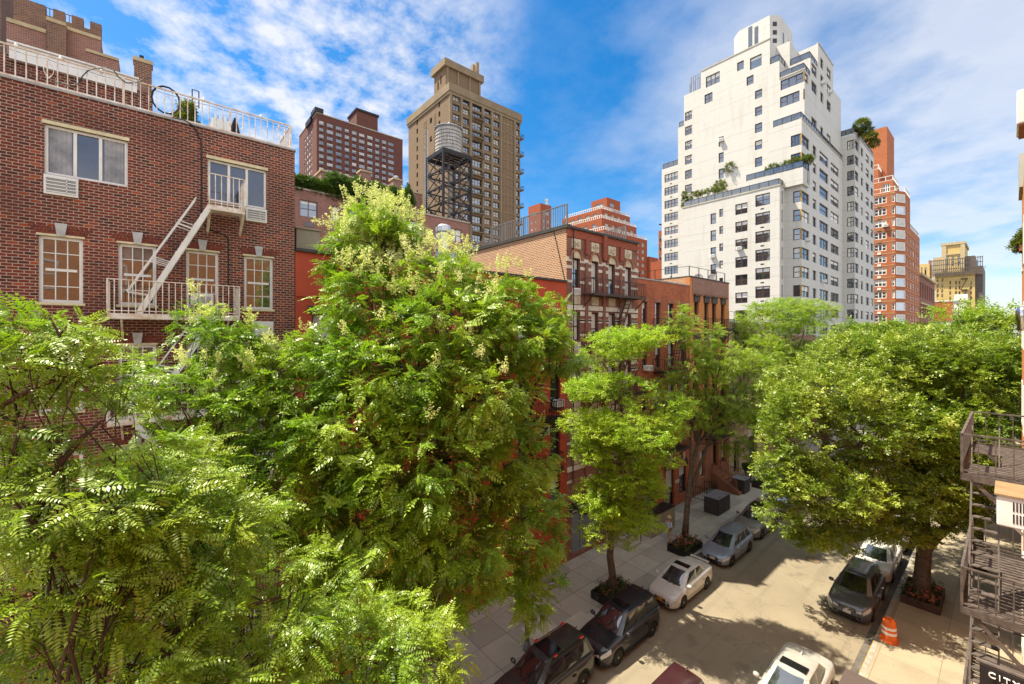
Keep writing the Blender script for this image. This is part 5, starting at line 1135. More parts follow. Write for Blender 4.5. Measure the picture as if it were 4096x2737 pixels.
def tree(name, label, base, blobs, kind, leafmat, size, dens, trunk_r=.2, trunk=None, bark='bark', group=None, fork=None, k=7, twig=.35, gap=.15, inner=.5, limbs=(), plumes=0, pods=0, upb=.35, flat=.2, cat='tree', ph=1.0, ext=None):
    """blobs: (centre, horizontal radius, vertical radius)"""
    base = Vector(base); root = thing(name, label, cat, base, group or GR.get(name))
    mb = MB(); top = Vector(fork) if fork else Vector(trunk[-1])
    if trunk: pts = [Vector(p) for p in trunk]
    else: pts = wob(base, top, 6, .06)
    n = len(pts); rr = [trunk_r*(1.35-.0*i if i == 0 else 1.08-.5*i/n) for i in range(n)]
    mb.tube(pts, rr, 10); mb.build('trunk', M[bark], root, smooth=True)
    lb = MB(); P = []; O = []
    for lp, r0, r1 in limbs: lb.tube(lp, [r0+(r1-r0)*i/(len(lp)-1) for i in range(len(lp))], 6)
    for (c, rh, rv) in blobs:
        c = Vector(c); near = min(pts[len(pts)//2:], key=lambda p: (p-c).length)
        L = wob(near, c, 5, .18, .05); r0 = max(.022, trunk_r*.42*min(1, rh/2)); lb.tube(L, [r0*(1-.75*i/5) for i in range(6)], 6)
        for j in range(6):
            o = Vector(RNG.normal(size=3)).normalized(); e = c+Vector((o.x*rh*.8,o.y*rh*.8,abs(o.z)*rv*.8-.1*rv)); s0 = L[random.choice((3,4,5))]; lb.tube(wob(s0,e,4,.22,.06), [r0*.35,r0*.28,r0*.2,r0*.13,r0*.07], 4, cap=False)
        m = int(dens*(rh*rh+rh*rv*2)/3*12.6/1.0)
        u = norm(RNG.normal(size=(m,3))); r = (inner**3+(1-inner**3)*RNG.random(m))**(1/3)
        q = np.array(c)+u*r[:,None]*np.array([rh,rh,rv])
        keep = lump(q, 2.6/max(.6,min(rh,2)), ph+c.x) > -1+gap*2+(r<.75)*.1
        q = q[keep]; u = u[keep]; P.append(q); O.append(norm(u*np.array([1/rh,1/rh,1/rv])))
    P = np.concatenate(P); O = np.concatenate(O)
    if len(P) and twig:
        for i in RNG.choice(len(P), min(len(P), int(len(P)*twig)), replace=False)[:900]:
            a = Vector(P[i]); b = a-Vector(O[i])*size*1.6-Vector((0,0,size*.8)); lb.tube([b,a.lerp(b,.45)+Vector((0,0,size*.15)),a], [.014,.010,.005], 3, cap=False)
    lb.build('branches', M[bark], root)
    n = len(P); Pk = np.repeat(P, k, 0); Ok = np.repeat(O, k, 0)
    D = norm(Ok*.55 + RNG.normal(size=Pk.shape)*np.array([.8,.8,.45]) + np.array([0,0,upb-.35])); S = size*RNG.uniform(.55,1.35,len(Pk))
    D[:,2] *= (1-flat); Pk = Pk+RNG.normal(size=Pk.shape)*size*.18
    V, F = scatter(Pk, D, S, TPL[kind])
    o = bpy.data.objects.new('crown', mesh_np('crown', V, F, M[leafmat], base)); COL.objects.link(o); o.parent = root
    if plumes:
        sc = O[:,2]*1.0+.25*O[:,0]+(P[:,2]-P[:,2].mean())/max(1,P[:,2].std())*.35+.5*lump(P,1.1,3.3)+RNG.normal(size=n)*.25
        i = np.argsort(-sc)[:plumes]; q = np.repeat(P[i]+O[i]*size*.6+np.array([0,0,size*.6]), 5, 0); d = norm(np.repeat(O[i],5,0)*.4+RNG.normal(size=q.shape)*.5+np.array([0,0,1.0]))
        V, F = scatter(q, d, np.full(len(q), size*1.15)*RNG.uniform(.6,1.15,len(q)), TPL['plume'])
        o = bpy.data.objects.new('blossom', mesh_np('blossom', V, F, M['blossom'], base)); COL.objects.link(o); o.parent = root; o['kind'] = 'stuff'
    if pods:
        i = RNG.choice(n, pods, replace=False); q = P[i]+O[i]*size*.4-np.array([0,0,size*.6]); d = norm(RNG.normal(size=q.shape)*.25+np.array([0,0,-1.0])); q = np.repeat(q,3,0)+RNG.normal(size=(pods*3,3))*.1; d = np.repeat(d,3,0)
        V, F = scatter(q, d, np.full(len(q), .34), TPL['pod'])
        o = bpy.data.objects.new('seed_pods', mesh_np('seed_pods', V, F, M['pods'], base)); COL.objects.link(o); o.parent = root; o['kind'] = 'stuff'
    return root
def B(px, py, rx, ry, d, zs=1.0):
    return (at_d(px, py, d), rx*d/FPX, ry*d/FPX*zs)
leaf_mat('locust leaf', (.26,.39,.022), (.09,.19,.011), (.35,.44,.03), .34, .65)
leaf_mat('goldenrain leaf', (.24,.38,.022), (.075,.165,.010), (.33,.43,.03), .34, .55)
leaf_mat('zelkova leaf', (.33,.47,.024), (.17,.31,.018), (.40,.50,.034), .40, .45)
leaf_mat('honey leaf', (.26,.36,.022), (.16,.26,.016), (.32,.39,.03), .45, .5)
leaf_mat('pear leaf', (.23,.32,.025), (.10,.175,.016), (.33,.38,.036), .32, .6)
leaf_mat('blossom', (.66,.66,.25), (.52,.56,.17), (.74,.72,.36), .35, .2)
leaf_mat('pods', (.26,.12,.03), (.20,.085,.02), (.30,.16,.04), .2, .2)
leaf_mat('hedge leaf', (.065,.12,.015), (.04,.085,.012), (.09,.15,.02), .3, .4)
leaf_mat('terrace leaf', (.13,.16,.02), (.07,.115,.016), (.20,.19,.03), .3, .4)
leaf_mat('bedding leaf', (.07,.13,.03), (.10,.04,.03), (.05,.10,.025), .3, .4); leaf_mat('petal', (.55,.05,.04), (.60,.25,.18), (.65,.12,.12), .2, .3)
FINE = 1.0
# foreground honey locust on our kerb
bl = [B(60,1310,150,60,5.4),B(265,1335,130,70,5.5),B(100,1480,210,120,5.2),B(470,1520,150,110,6.3),B(300,1990,330,190,5.1),B(70,1780,150,100,4.9),B(620,1900,280,170,6.3),
      B(200,2330,380,230,4.9),B(680,2290,340,230,5.7),B(1080,2420,330,200,6.5),B(1430,2610,330,130,7.0),B(1650,2640,220,90,7.3),B(420,2650,400,180,4.9),B(950,2660,400,160,5.8),B(560,2080,240,160,5.6),B(880,2130,210,160,6.6)]
tree('honey_locust', 'nearest honey locust with long feathery leaves filling the lower left corner', (-4.9,-.9,.14), bl, 'locust', 'locust leaf', .34, 11, .12, fork=(-5.2,-.4,8.5), bark='bark', k=7, gap=.26, twig=.3, inner=.3, ph=2.2,
     limbs=[([at_d(80,2200,4.9),at_d(190,1960,4.9),at_d(245,1850,5.0),at_d(330,1750,5.2),at_d(400,1690,5.5)],.045,.02),([at_d(245,1850,5.0),at_d(190,1770,5.0),at_d(110,1720,5.0),at_d(0,1660,5.0)],.035,.02),([at_d(-60,1660,4.8),at_d(120,1560,5.0),at_d(300,1490,5.3),at_d(420,1450,5.6)],.035,.014),
            ([at_d(410,2620,5.2),at_d(600,2560,5.4),at_d(900,2450,5.8),at_d(1150,2380,6.2)],.05,.02),([at_d(235,1480,5.2),at_d(238,1340,5.3),at_d(200,1270,5.3)],.022,.01),([at_d(238,1340,5.3),at_d(290,1280,5.4)],.016,.008)])
# golden rain trees on the far pavement
bl = [B(800,1290,100,70,11.6),B(940,1390,150,90,11.4),B(1070,1450,150,110,11.6),B(700,1580,170,120,10.6),B(900,1640,240,160,10.8),B(1180,1580,200,170,11.6),B(750,1880,250,190,10.4),B(1050,1920,280,210,10.8),B(880,2170,300,190,10.2),B(1250,1920,230,210,11.6),B(1010,1350,50,60,11.8)]
tree('golden_rain_tree', 'smaller golden rain tree in front of the brown brick building', (-13.8,.6,.14), bl, 'goldenrain', 'goldenrain leaf', .36, 5.2, .15, fork=(-13.0,.9,9.0), k=7, gap=.30, inner=.4, plumes=24, pods=20, ph=.4, group=None)
bl = [B(1510,905,140,70,14.2),B(1600,915,90,65,14.2),B(1500,990,180,95,14.0),B(1400,1060,100,80,13.6),B(1750,1130,220,95,13.6),B(2010,1205,170,80,13.8),B(2170,1250,110,70,14.2),B(1480,1210,200,120,13.0),B(1800,1300,290,140,12.6),B(2060,1370,220,110,13.8),B(2220,1440,120,70,14.4),
      B(1350,1420,190,110,12.2),B(1580,1490,280,160,11.8),B(1880,1560,280,170,12.2),B(1420,1720,290,180,11.6),B(1700,1820,310,200,11.4),B(2000,1820,210,190,13.4),B(1500,2040,320,180,11.4),B(1830,2080,300,180,12.0),B(2090,2080,180,180,14.0),B(1420,2280,280,140,11.4),B(1750,2290,270,130,12.2),B(2110,2280,140,120,14.4),B(2130,2400,80,80,14.6)]
tree('golden_rain_tree', 'largest golden rain tree with pale yellow blossom standing before the red building', (-13.9,8.2,.14), bl, 'goldenrain', 'goldenrain leaf', .38, 5.6, .22, fork=(-12.6,7.6,10.0), k=7, gap=.26, inner=.4, plumes=220, pods=110, ph=1.3,
     limbs=[([at_d(1690,1560,13.0),at_d(1600,1480,13.4),at_d(1560,1250,13.8),at_d(1540,1000,14.2)],.09,.03)])
# bright zelkova
bl = [B(2480,1375,140,64,21.0),B(2590,1350,100,47,20.6),B(2390,1430,80,47,21.4),B(2430,1550,180,53,20.2),B(2640,1620,140,59,20.2),B(2370,1690,130,59,20.4),B(2520,1710,190,64,19.8),B(2400,1800,120,59,20.4),B(2590,1800,140,71,20.2),B(2510,1900,130,64,20.0),B(2410,1990,120,71,20.2),B(2540,2050,140,53,20.2),B(2430,2130,115,53,20.0),B(2580,1950,90,53,21),B(2670,1730,80,53,21),B(2330,1560,60,35,20.8)]
p = at_z(2448,2385,.14)
tree('zelkova', 'young zelkova with bright layered foliage on a straight trunk beside the black car', p, bl, 'elm', 'zelkova leaf', .28, 13, .20, fork=at_d(2440,1900,23.1), k=6, gap=.31, inner=.2, bark='grey bark', ph=.9, flat=.5, twig=.25)
# leaning locust in the flower bed
p = at_z(2738,2165,.14)
bl = [B(2720,1290,70,70,29.5),B(2800,1340,90,70,30),B(2890,1420,110,80,30),B(2760,1450,80,80,29.5),B(2700,1560,80,80,29),B(2860,1560,120,80,30),B(2990,1500,120,90,31),B(3010,1620,120,80,31),B(2900,1700,120,60,30),B(2780,1660,70,60,29),B(2960,1790,70,40,30.5),B(3060,1400,80,60,32)]
fork = at_d(2750,1860,29.3)
tree('street_locust', 'leaning yellow green street tree growing from the flower bed with red blooms', p, bl, 'locust_far', 'honey leaf', .42, 5.0, .19, trunk=[p,at_d(2745,2080,28.9),at_d(2752,1980,29.0),at_d(2765,1880,29.1),at_d(2790,1780,29.3)], k=6, gap=.34, inner=.3, bark='grey bark', ph=2.9, twig=.3,
     limbs=[([at_d(2745,2040,28.9),at_d(2785,1900,29.2),at_d(2830,1780,29.6),at_d(2880,1650,30)],.14,.05),([at_d(2765,1880,29.1),at_d(2760,1700,29.3),at_d(2750,1500,29.5),at_d(2735,1320,29.5)],.10,.02),([at_d(2830,1780,29.6),at_d(2900,1690,30),at_d(2990,1640,31)],.07,.03)])
bl = [B(3080,1270,120,60,42),B(3160,1240,100,50,43),B(3020,1330,90,60,42),B(3180,1350,130,70,42),B(3260,1250,80,50,43),B(3080,1440,110,70,41),B(3120,1560,100,70,41),B(3240,1420,110,60,42),B(3070,1680,70,70,41)]
p = at_z(3055,1940,.14)
tree('street_locust', 'yellow green street tree in front of the limestone doorway', p, bl, 'locust_far', 'honey leaf', .5, 3.4, .2, fork=at_d(3070,1560,41), k=6, gap=.3, inner=.3, bark='grey bark', ph=3.9, twig=.2)
# callery pear over the right kerb
p = at_z(3685,2395,.14)
bl = [B(3300,1560,220,120,23.5),B(3500,1450,250,120,25.5),B(3750,1420,250,120,24.5),B(3930,1490,190,140,22.5),B(3210,1740,160,120,22.1),B(3470,1690,250,150,23.1),B(3740,1680,230,150,23.1),B(3920,1750,170,150,22.1),B(3170,1900,130,90,21.6),B(3330,1950,190,100,21.6),B(3560,1930,210,120,22.6),B(3780,1930,180,110,22.6),B(3900,1990,110,80,22.1),B(3120,2060,80,45,21.6),B(3280,2120,120,40,22.1),B(3420,2090,140,55,23.1),B(3720,2060,140,50,22.5),B(3480,1340,140,60,28.5),B(3660,1350,150,55,27.5),
      B(3090,1860,70,40,22.1),B(3240,2150,80,35,22.4),B(3580,2120,120,40,23.0),B(3370,2170,60,35,22.6),B(3150,1620,90,50,22.5),B(3400,1380,70,40,26.5),B(3560,1330,60,35,27.5),B(3840,1370,90,45,25.5),B(3860,1850,90,80,21.1),B(4010,1440,100,110,22.1),B(4030,1620,90,110,21.6),B(4000,1330,90,60,24.5)]
tree('pear_tree', 'big rounded pear tree with a forked trunk over the right kerb', p, bl, 'pear', 'pear leaf', .36, 6.6, .35, trunk=[p,at_d(3688,2300,23.0),at_d(3695,2220,22.9),at_d(3700,2150,22.9),at_d(3690,2040,22.9),at_d(3680,1900,23)], k=6, gap=.24, inner=.35, bark='grey bark', ph=.2, twig=.15, flat=.1,
     limbs=[([at_d(3690,2210,22.9),at_d(3740,2150,22.6),at_d(3800,2100,22.4),at_d(3860,2050,22)],.30,.16),([at_d(3690,2060,22.9),at_d(3560,1940,23),at_d(3420,1850,24)],.2,.06)])
FAR = [('pear_tree','pear tree rising just behind the forked one on the right',-3.2,45,4.2,9.3,4.2,'pear','pear leaf'),('pear_tree','dark leafy left kerb tree before the white tower',-14.0,60,4.6,10.2,4.2,'pear','pear leaf'),
       ('pear_tree','tall thin street tree topping the pear crowns at the right border',-1.2,38,2.3,13.3,3.0,'elm','honey leaf'),('pear_tree','far street tree on the right kerb near the yellow building',-3.4,64,4.6,10.4,4.6,'elm','honey leaf'),
       ('street_locust','yellow green tree before the orange tower on the left kerb',-14,84,4.5,11,4.5,'elm','honey leaf'),('pear_tree','small far tree at the end of the right kerb',-3.4,90,5,10,5,'pear','pear leaf'),('pear_tree','far tree at the end of the left kerb beyond the orange tower',-13.8,112,5.5,10.5,5,'pear','pear leaf')]
for (nm,lab,x,y,rh,zc,rv,kd,lm) in FAR:
    c = Vector((x,y,zc)); bl = [(c+Vector((random.uniform(-.6,.6)*rh,random.uniform(-.6,.6)*rh,random.uniform(-.6,.75)*rv)), rh*random.uniform(.35,.55), rv*random.uniform(.25,.42)) for _ in range(10)]
    tree(nm, lab, (x,y,.14), bl, kd, lm, .5, 3.0, .25, fork=(x+.2,y,zc-rv*.5), k=5, gap=.22, inner=.3, bark='grey bark', twig=.08, ph=x+y)
# shrubs and hedges
def bush(name, label, cat, blobs, leafmat, size, dens, loc, kind='shrub', group=None, parent=None, k=5, stem=True):
    root = parent or thing(name, label, cat, loc, group or GR.get(name)); P = []; O = []
    for (c, rh, rv) in blobs:
        m = max(6, int(dens*(rh*rh+2*rh*rv)*4)); u = norm(RNG.normal(size=(m,3))); r = (.2+.8*RNG.random(m))**.4; P.append(np.array(c)+u*r[:,None]*np.array([rh,rh,rv])); O.append(u)
    P = np.repeat(np.concatenate(P),k,0); O = np.repeat(np.concatenate(O),k,0)
    V, F = scatter(P, norm(O*.6+RNG.normal(size=P.shape)*.6+np.array([0,0,.3])), size*RNG.uniform(.7,1.2,len(P)), TPL[kind])
    o = bpy.data.objects.new('foliage', mesh_np('foliage', V, F, M[leafmat], root_loc(root))); COL.objects.link(o); o.parent = root
    if stem and not parent:
        mb = MB()
        for (c, rh, rv) in blobs: mb.tube([Vector((c[0],c[1],min(loc[2],c[2]-rv))),Vector(c)], [.05,.02], 5)
        mb.build('stem', M['bark'], root)
    return root
for (t, c, rr, hh) in PLANTS: bush(None, None, None, [(c-Vector((0,0,.15)),rr,hh*.5),(c+Vector((.05,.05,.3)),rr*.6,hh*.35)], 'terrace leaf', .2, 90, None, parent=t)
ya, yb = YX(1170,hX), YX(1326,hX)
bush('hedge', 'low clipped green hedge along the brick terrace edge', 'hedge', [((hX-.5,ya+(yb-ya)*k/11,29.2),.75,.85) for k in range(12)], 'hedge leaf', .3, 22, (hX-.5,ya,28.6), stem=False)
ya, yb = YX(1335,hX), YX(1580,hX)
bush('hedge', 'taller shaggy ivy hedge right of the clipped one on the brick terrace', 'hedge', [((hX-.5,ya+(yb-ya)*k/10,29.5+.25*math.sin(k*2)),.95,1.5) for k in range(11)], 'hedge leaf', .36, 18, (hX-.5,ya,28.6), stem=False)
c = at_x(1632,800,hX-1.2); bush('conifer', 'small dark conifer in front of the terrace brick piers', 'conifer', [(c+Vector((0,0,-.2+k*.42)),.95-.19*k,.4) for k in range(5)], 'hedge leaf', .3, 20, (c.x,c.y,28.6))
TB = [('spiky yellow green shrub at the left end of the white tower terrace',2740,800,15,38,75.5),('rounded yellow shrub in the middle of the white tower terrace',2880,745,38,28,76.5),('small sapling with autumn coloured leaves above the white tower terrace',2925,675,32,36,78.5),('long row of trailing greenery on the white tower terrace',2820,770,80,13,74.0),
      ('leafy shrub on the upper right terrace corner of the white tower',3236,640,28,22,76.5),('green shrub row beside the autumn sapling on the terrace',3150,655,110,15,75.5),('small shrub behind the lower terrace railing near the spiky shrub',2770,815,18,10,73.8)]
for lab, px, py, rx, ry, Y in TB:
    c = at_y(px,py,Y); d = (c-Vector((0,0,CAMZ))).dot(FW); s = d/FPX; n = max(1,round(rx/ry)) if rx > ry else 1; m = max(1,round(ry/rx)) if ry > rx else 1
    rr = min(rx,ry)*s*.8; bl = [((c.x+(i-(n-1)/2)*rr*1.9, c.y, c.z+(j-(m-1)/2)*rr*1.7-(.0)), rr*random.uniform(.85,1.15), rr*random.uniform(.8,1.1)) for i in range(n) for j in range(m)]
    bush('terrace_shrub', lab, 'shrub', bl, 'terrace leaf', .42, 9, (c.x,c.y,min(37.2 if c.z < 45 else 47, c.z-ry*s)))
for lab, px, py, r_ in (('topiary tree with three puffs on the wing roof, uppermost puffs',3448,500,26),('lower clipped shrub spilling over the wing roof edge',3480,548,20)):
    c = at_y(px,py,102); s = 80/FPX; bush('roof_tree', lab, 'shrub', [(c,r_*s,r_*s*.8),(c+Vector((.5,.6,-1.2)),r_*s*.8,r_*s*.6)], 'terrace leaf', .5, 9, (c.x,c.y,52))
# ------------------------------------------------------------------ vehicles (built nose towards +x at the origin, then parked)
def paint(name, c, metal=.3, rough=.28):
    m, t, bs = nt(name); vec = N(t, 'ShaderNodeTexCoord').outputs['Object']
    t.links.new(mixc(t, ramp(t, noise(t, vec, 2.2, 4), .4, .75), c, tuple(x*.86 for x in c)), bs.inputs['Base Color'])
    bs.inputs['Metallic'].default_value = metal; bs.inputs['Coat Weight'].default_value = 1; bs.inputs['Coat Roughness'].default_value = .03
    t.links.new(ramp(t, noise(t, vec, 5, 5), -1.2, 2.2), bs.inputs['Roughness']); MATS[name] = m
paint('paint black', (.012,.012,.02)); paint('paint pearl', (.55,.54,.50), .1); paint('paint steel', (.24,.28,.35), .5); paint('paint grey', (.22,.205,.18), .5); paint('paint charcoal', (.035,.034,.034), .3); paint('paint slate', (.11,.125,.145), .5)
paint('paint white', (.55,.54,.50), .05); paint('paint champagne', (.36,.33,.27), .4); paint('paint silver white', (.40,.39,.35), .15); paint('paint maroon', (.05,.012,.016), .4)
plain('headlight', (.62,.63,.62), .08, var=.2, scale=6, spec=.9, coat=1.0); plain('tail lamp', (.5,.02,.015), .15, spec=.8, coat=1.0); plain('amber lamp', (.65,.2,.02), .2, coat=.8); plain('plate orange', (.72,.33,.02), .5); plain('plate white', (.65,.62,.58), .5); plain('seat cloth', (.28,.25,.2), .9); plain('cabin dark', (.02,.02,.02), .9)
plain('trim black', (.014,.014,.015), .5, spec=.3); plain('alloy', (.5,.49,.46), .3, metal=.8, var=.15, scale=8); plain('roof glass', (.01,.01,.012), .06, spec=.8); plain('plate ink', (.03,.04,.12), .6)
def interp(x, pts):
    for (a, ya), (b, yb) in zip(pts[:-1], pts[1:]):
        if x <= b: t = (x-a)/(b-a); t = t*t*(3-2*t)*.5+t*.5; return ya+(yb-ya)*t
    return pts[-1][1]
def car(name, label, kind, pm, at, rot, L=4.6, W=1.84, H=1.66, wb=2.68, plate='plate orange', roofbits=(), rails=None, group='cars parked along the kerbs', emblem=True, fascia='trim black', sunroof=None, clad=False, plate_txt=True):
    root = thing(name, label, 'car', (0,0,0), group)
    hl, hw = L/2, W/2; wr = .335 if kind != 'sedan' else .315; xf, xr = wb/2+.02, -wb/2+.02; ra = wr+.055
    if kind == 'suv':   top = [(-hl,.86),(-hl+.06,1.02),(-hl+.2,1.1),(0,1.08),(.95,1.05),(1.35,1.03),(hl-.35,.93),(hl-.12,.82),(hl,.66)]; g0 = (-hl+.12, 1.16); g1 = (-hl+.42, .38); bz = 1.07
    elif kind == 'hatch': top = [(-hl,.78),(-hl+.06,.9),(-hl+.2,.98),(0,.94),(1.0,.91),(1.3,.88),(hl-.4,.78),(hl-.12,.68),(hl,.55)]; g0 = (-hl+.12, 1.22); g1 = (-hl+.5, .28); bz = .93
    else:               top = [(-hl,.72),(-hl+.05,.92),(-hl+.18,1.0),(-hl+.75,1.02),(0,.95),(1.05,.92),(1.4,.88),(hl-.4,.78),(hl-.12,.68),(hl,.52)]; g0 = (-hl+.72, 1.28); g1 = (-hl+1.32, .32); bz = .95
    ns = 72; xs = [-hl+L*k/ns for k in range(ns+1)]; P = []
    def wid(x): u = abs(x)/hl; c = (hl-abs(x)); return hw*(1-.04*u**2-.30*max(0,(u-.80)/.20)**2.4)
    def zb(x):
        z = .26
        for xc in (xf, xr):
            d = abs(x-xc)
            if d < ra: z = max(z, wr+math.sqrt(ra*ra-d*d))
        return z
    def section(x):
        w = wid(x); zt = interp(x, top); b = min(zb(x), zt-.2); zs = zt-.09
        half = [(w*.965,b),(w*.99,b+(zs-b)*.25),(w,b+(zs-b)*.5),(w*.985,b+(zs-b)*.78),(w*.955,zs),(w*.93,zs+.045),(w*.87,zs+.075),(w*.72,zt+.0),(w*.45,zt+.02),(w*.2,zt+.028),(0,zt+.03)]
        return [(x,-y,z) for y,z in half]+[(x,y,z) for y,z in half[::-1][1:]]
    rows = [section(x) for x in xs]
    mb = MB(); mb.grid(rows)
    for i, s in ((0,-1),(ns,1)):
        r_ = rows[i]; n = len(r_)
        mb.poly(r_[::-1] if s > 0 else r_)
    body = mb.build('body', M[pm], root, smooth=True); m_ = body.modifiers.new('e', 'EDGE_SPLIT'); m_.split_angle = R(38)
    mb = MB(); mb.box(-hl+.15, hl-.15, -hw*.80, hw*.80, .2, .62); mb.build('underbody', M['trim black'], root)
    # cabin: a tapered shell with glass panels lying just proud of it
    gb = [(g0[0],hw*.80),(g0[1]-.1,hw*.84)]; zr = H-.05
    BP = [(g0[0],hw*.78),(g0[0],-hw*.78),(g0[1]-.16,-hw*.86),(g0[1]+.0,-hw*.66),(g0[1]+.05,0),(g0[1],hw*.66),(g0[1]-.16,hw*.86)]
    TP = [(g1[0],hw*.62),(g1[0],-hw*.62),(g1[1]-.14,-hw*.62),(g1[1]-.04,-hw*.5),(g1[1],0),(g1[1]-.04,hw*.5),(g1[1]-.14,hw*.62)]
    lo = [Vector((x,y,bz-.05)) for x,y in BP]; up = [Vector((x,y,zr)) for x,y in TP]
    mb = MB(); n = len(lo)
    for i in range(n): j = (i+1)%n; mb.quad(lo[j],lo[i],up[i],up[j]) if False else mb.quad(lo[i],lo[j],up[j],up[i])
    cab = mb.build('cabin', M[pm if kind != 'none' else pm], root)
    # roof: crowned grid
    rows = []
    for k in range(13):
        x = g1[0]-.03+(g1[1]+.03-g1[0]+.0)*k/12; e = min(1, min(k,12-k)/2.2); ww = hw*(.635-(.0 if 1 < k < 12 else .02)-(.10 if k == 12 else 0))
        rows.append([(x, ww*q, zr-.01+(.03+.03*e)*(1-abs(q)**3)+.018*e*(1-abs(q)**8)) for q in [-1+j/6 for j in range(13)]])
    mb = MB(); mb.grid(rows, True); mb.quad(rows[0][0],rows[0][-1],rows[-1][-1],rows[-1][0]); mb.build('roof', M[pm], root, smooth=True)
    def panel(mb, a, b, c, d, off, u0, u1, v0, v1, nu=4, nv=4):
        """patch on quad a-b (low edge) d-c (high edge)"""
        nrm = (b-a).cross(d-a).normalized(); rr = []
        for i in range(nu+1):
            row = []
            for j in range(nv+1):
                u = u0+(u1-u0)*i/nu; v = v0+(v1-v0)*j/nv; p = a.lerp(b,u).lerp(d.lerp(c,u),v); row.append(p+nrm*(off+.012*math.sin(math.pi*i/nu)*math.sin(math.pi*j/nv)))
            rr.append(row)
        mb.grid(rr)
    mb = MB()
    for i in (3,4): panel(mb, lo[i],lo[i+1],up[i+1],up[i],.008, .05 if i == 3 else 0, 1 if i == 3 else .95, .10, .96)
    mb.build('windshield', M['car glass'], root, smooth=True)
    mb = MB(); panel(mb, lo[0],lo[1],up[1],up[0],-.008 if False else .008,.07,.93,.18,.9); o = mb.build('rear_window', M['car glass'], root)
    for i, sd in ((1,1),(6,-1)):
        a, b = lo[i], lo[(i+1)%n]; c, d = up[(i+1)%n], up[i]; cuts = ((.07,.29),(.33,.62),(.655,.965)) if kind != 'sedan' else ((.08,.45),(.50,.95))
        for u0, u1 in cuts:
            if sd < 0: u0, u1 = 1-u1, 1-u0
            mb = MB(); panel(mb, a,b,c,d,.008,u0,u1,.17,.88); w_ = mb.build('side_window', M['car glass'], root, smooth=True)
    # doors as slightly proud skins with handles
    dx = ((-.95,.02),(.04,1.0)) if kind != 'sedan' else ((-1.0,-.02),(0,1.0))
    for s in (-1,1):
        for (xa,xb) in dx:
            rr = []
            for k in range(9):
                x = xa+(xb-xa)*k/8; x_ = x
                if abs(x-xr) < ra: x_ = xr+ra+.0
                sec = section(x_); pts = sec[:5] if s < 0 else sec[-5:]
                b = .36; rr.append([(x_, p[1]+s*.007, max(p[2],b)+.0) for p in pts])
            mb = MB(); mb.grid(rr, False); dr = mb.build('door', M[pm], root, smooth=True)
            sec = section(xa+.15); y = (sec[3] if s < 0 else sec[-4])[1]; mb = MB(); mb.box(xa+.08,xa+.26,y+s*.012,y+s*.05,bz-.22,bz-.185); mb.build('handle', M['chrome' if pm not in ('paint black','paint charcoal') else 'trim black'], dr)
        mb = MB(); y = hw*.93; mx = g0[1]-.36; mb.lathe([(.03,-.11),(.08,-.09),(.10,0),(.08,.09),(.03,.11)], (mx, s*(y+.13), bz+.07), 10, axis='y'); mb.bar((mx,s*(y-.1),bz-.02),(mx,s*(y+.1),bz+.05),.05); mb.build('mirror', M[pm], root, smooth=True)
        if clad:
            mb = MB(); mb.box(xr+ra,xf-ra,s*hw*.955,s*hw*1.0,.24,.36)
            for xc in (xf,xr):
                pts = [(xc+(ra+.01)*math.cos(t), s*wid(xc)*.985, wr+(ra+.01)*math.sin(t)) for t in [math.pi*q/14 for q in range(15)]]; mb.tube(pts, .035, 5)
            mb.build('cladding', M['trim black'], root)
    # wheels
    for xc in (xf, xr):
        for s in (-1,1):
            c = (xc, s*(wid(xc)-.115), wr); mb = MB(); mb.lathe([(wr*.62,-.1),(wr*.9,-.105),(wr,-.075),(wr,.075),(wr*.9,.105),(wr*.62,.1)], c, 26, axis='y'); wl = mb.build('wheel', M['rubber'], root, smooth=True)
            m_ = wl.modifiers.new('e', 'EDGE_SPLIT'); m_.split_angle = R(35)
            mb = MB(); y0 = s*.07; mb.lathe([(wr*.60,y0-.02),(wr*.66,y0),(wr*.66,y0+.012),(wr*.58,y0+.015)] if s > 0 else [(wr*.60,y0+.02),(wr*.66,y0),(wr*.66,y0-.012),(wr*.58,y0-.015)], c, 22, axis='y')
            for k in range(5):
                t = 2*math.pi*k/5+.3; 
                for e in (-.13,.13): mb.bar((c[0]+.04*math.cos(t),c[1]+s*.085,c[2]+.04*math.sin(t)),(c[0]+wr*.62*math.cos(t+e),c[1]+s*.08,c[2]+wr*.62*math.sin(t+e)),.035,.03,up=(0,1,0))
            mb.lathe([(.05,-.01),(.055,.02),(.001,.025)] if s > 0 else [(.05,.01),(.055,-.02),(.001,-.025)], (c[0],c[1]+s*.08,c[2]), 10, axis='y'); mb.build('rim', M['alloy'], wl)
            mb = MB(); mb.lathe([(wr*.64,-.02),(wr*.64,.02)], (c[0],c[1]+s*.03,c[2]), 18, axis='y'); mb.build('brake_drum', M['trim black'], wl)
    # nose
    zt = interp(hl-.12, top); zh = zt-.02
    wn = wid(hl)
    def fx(y): # front face x at lateral position
        return hl+.004-(.0 if abs(y) < wn else 0)
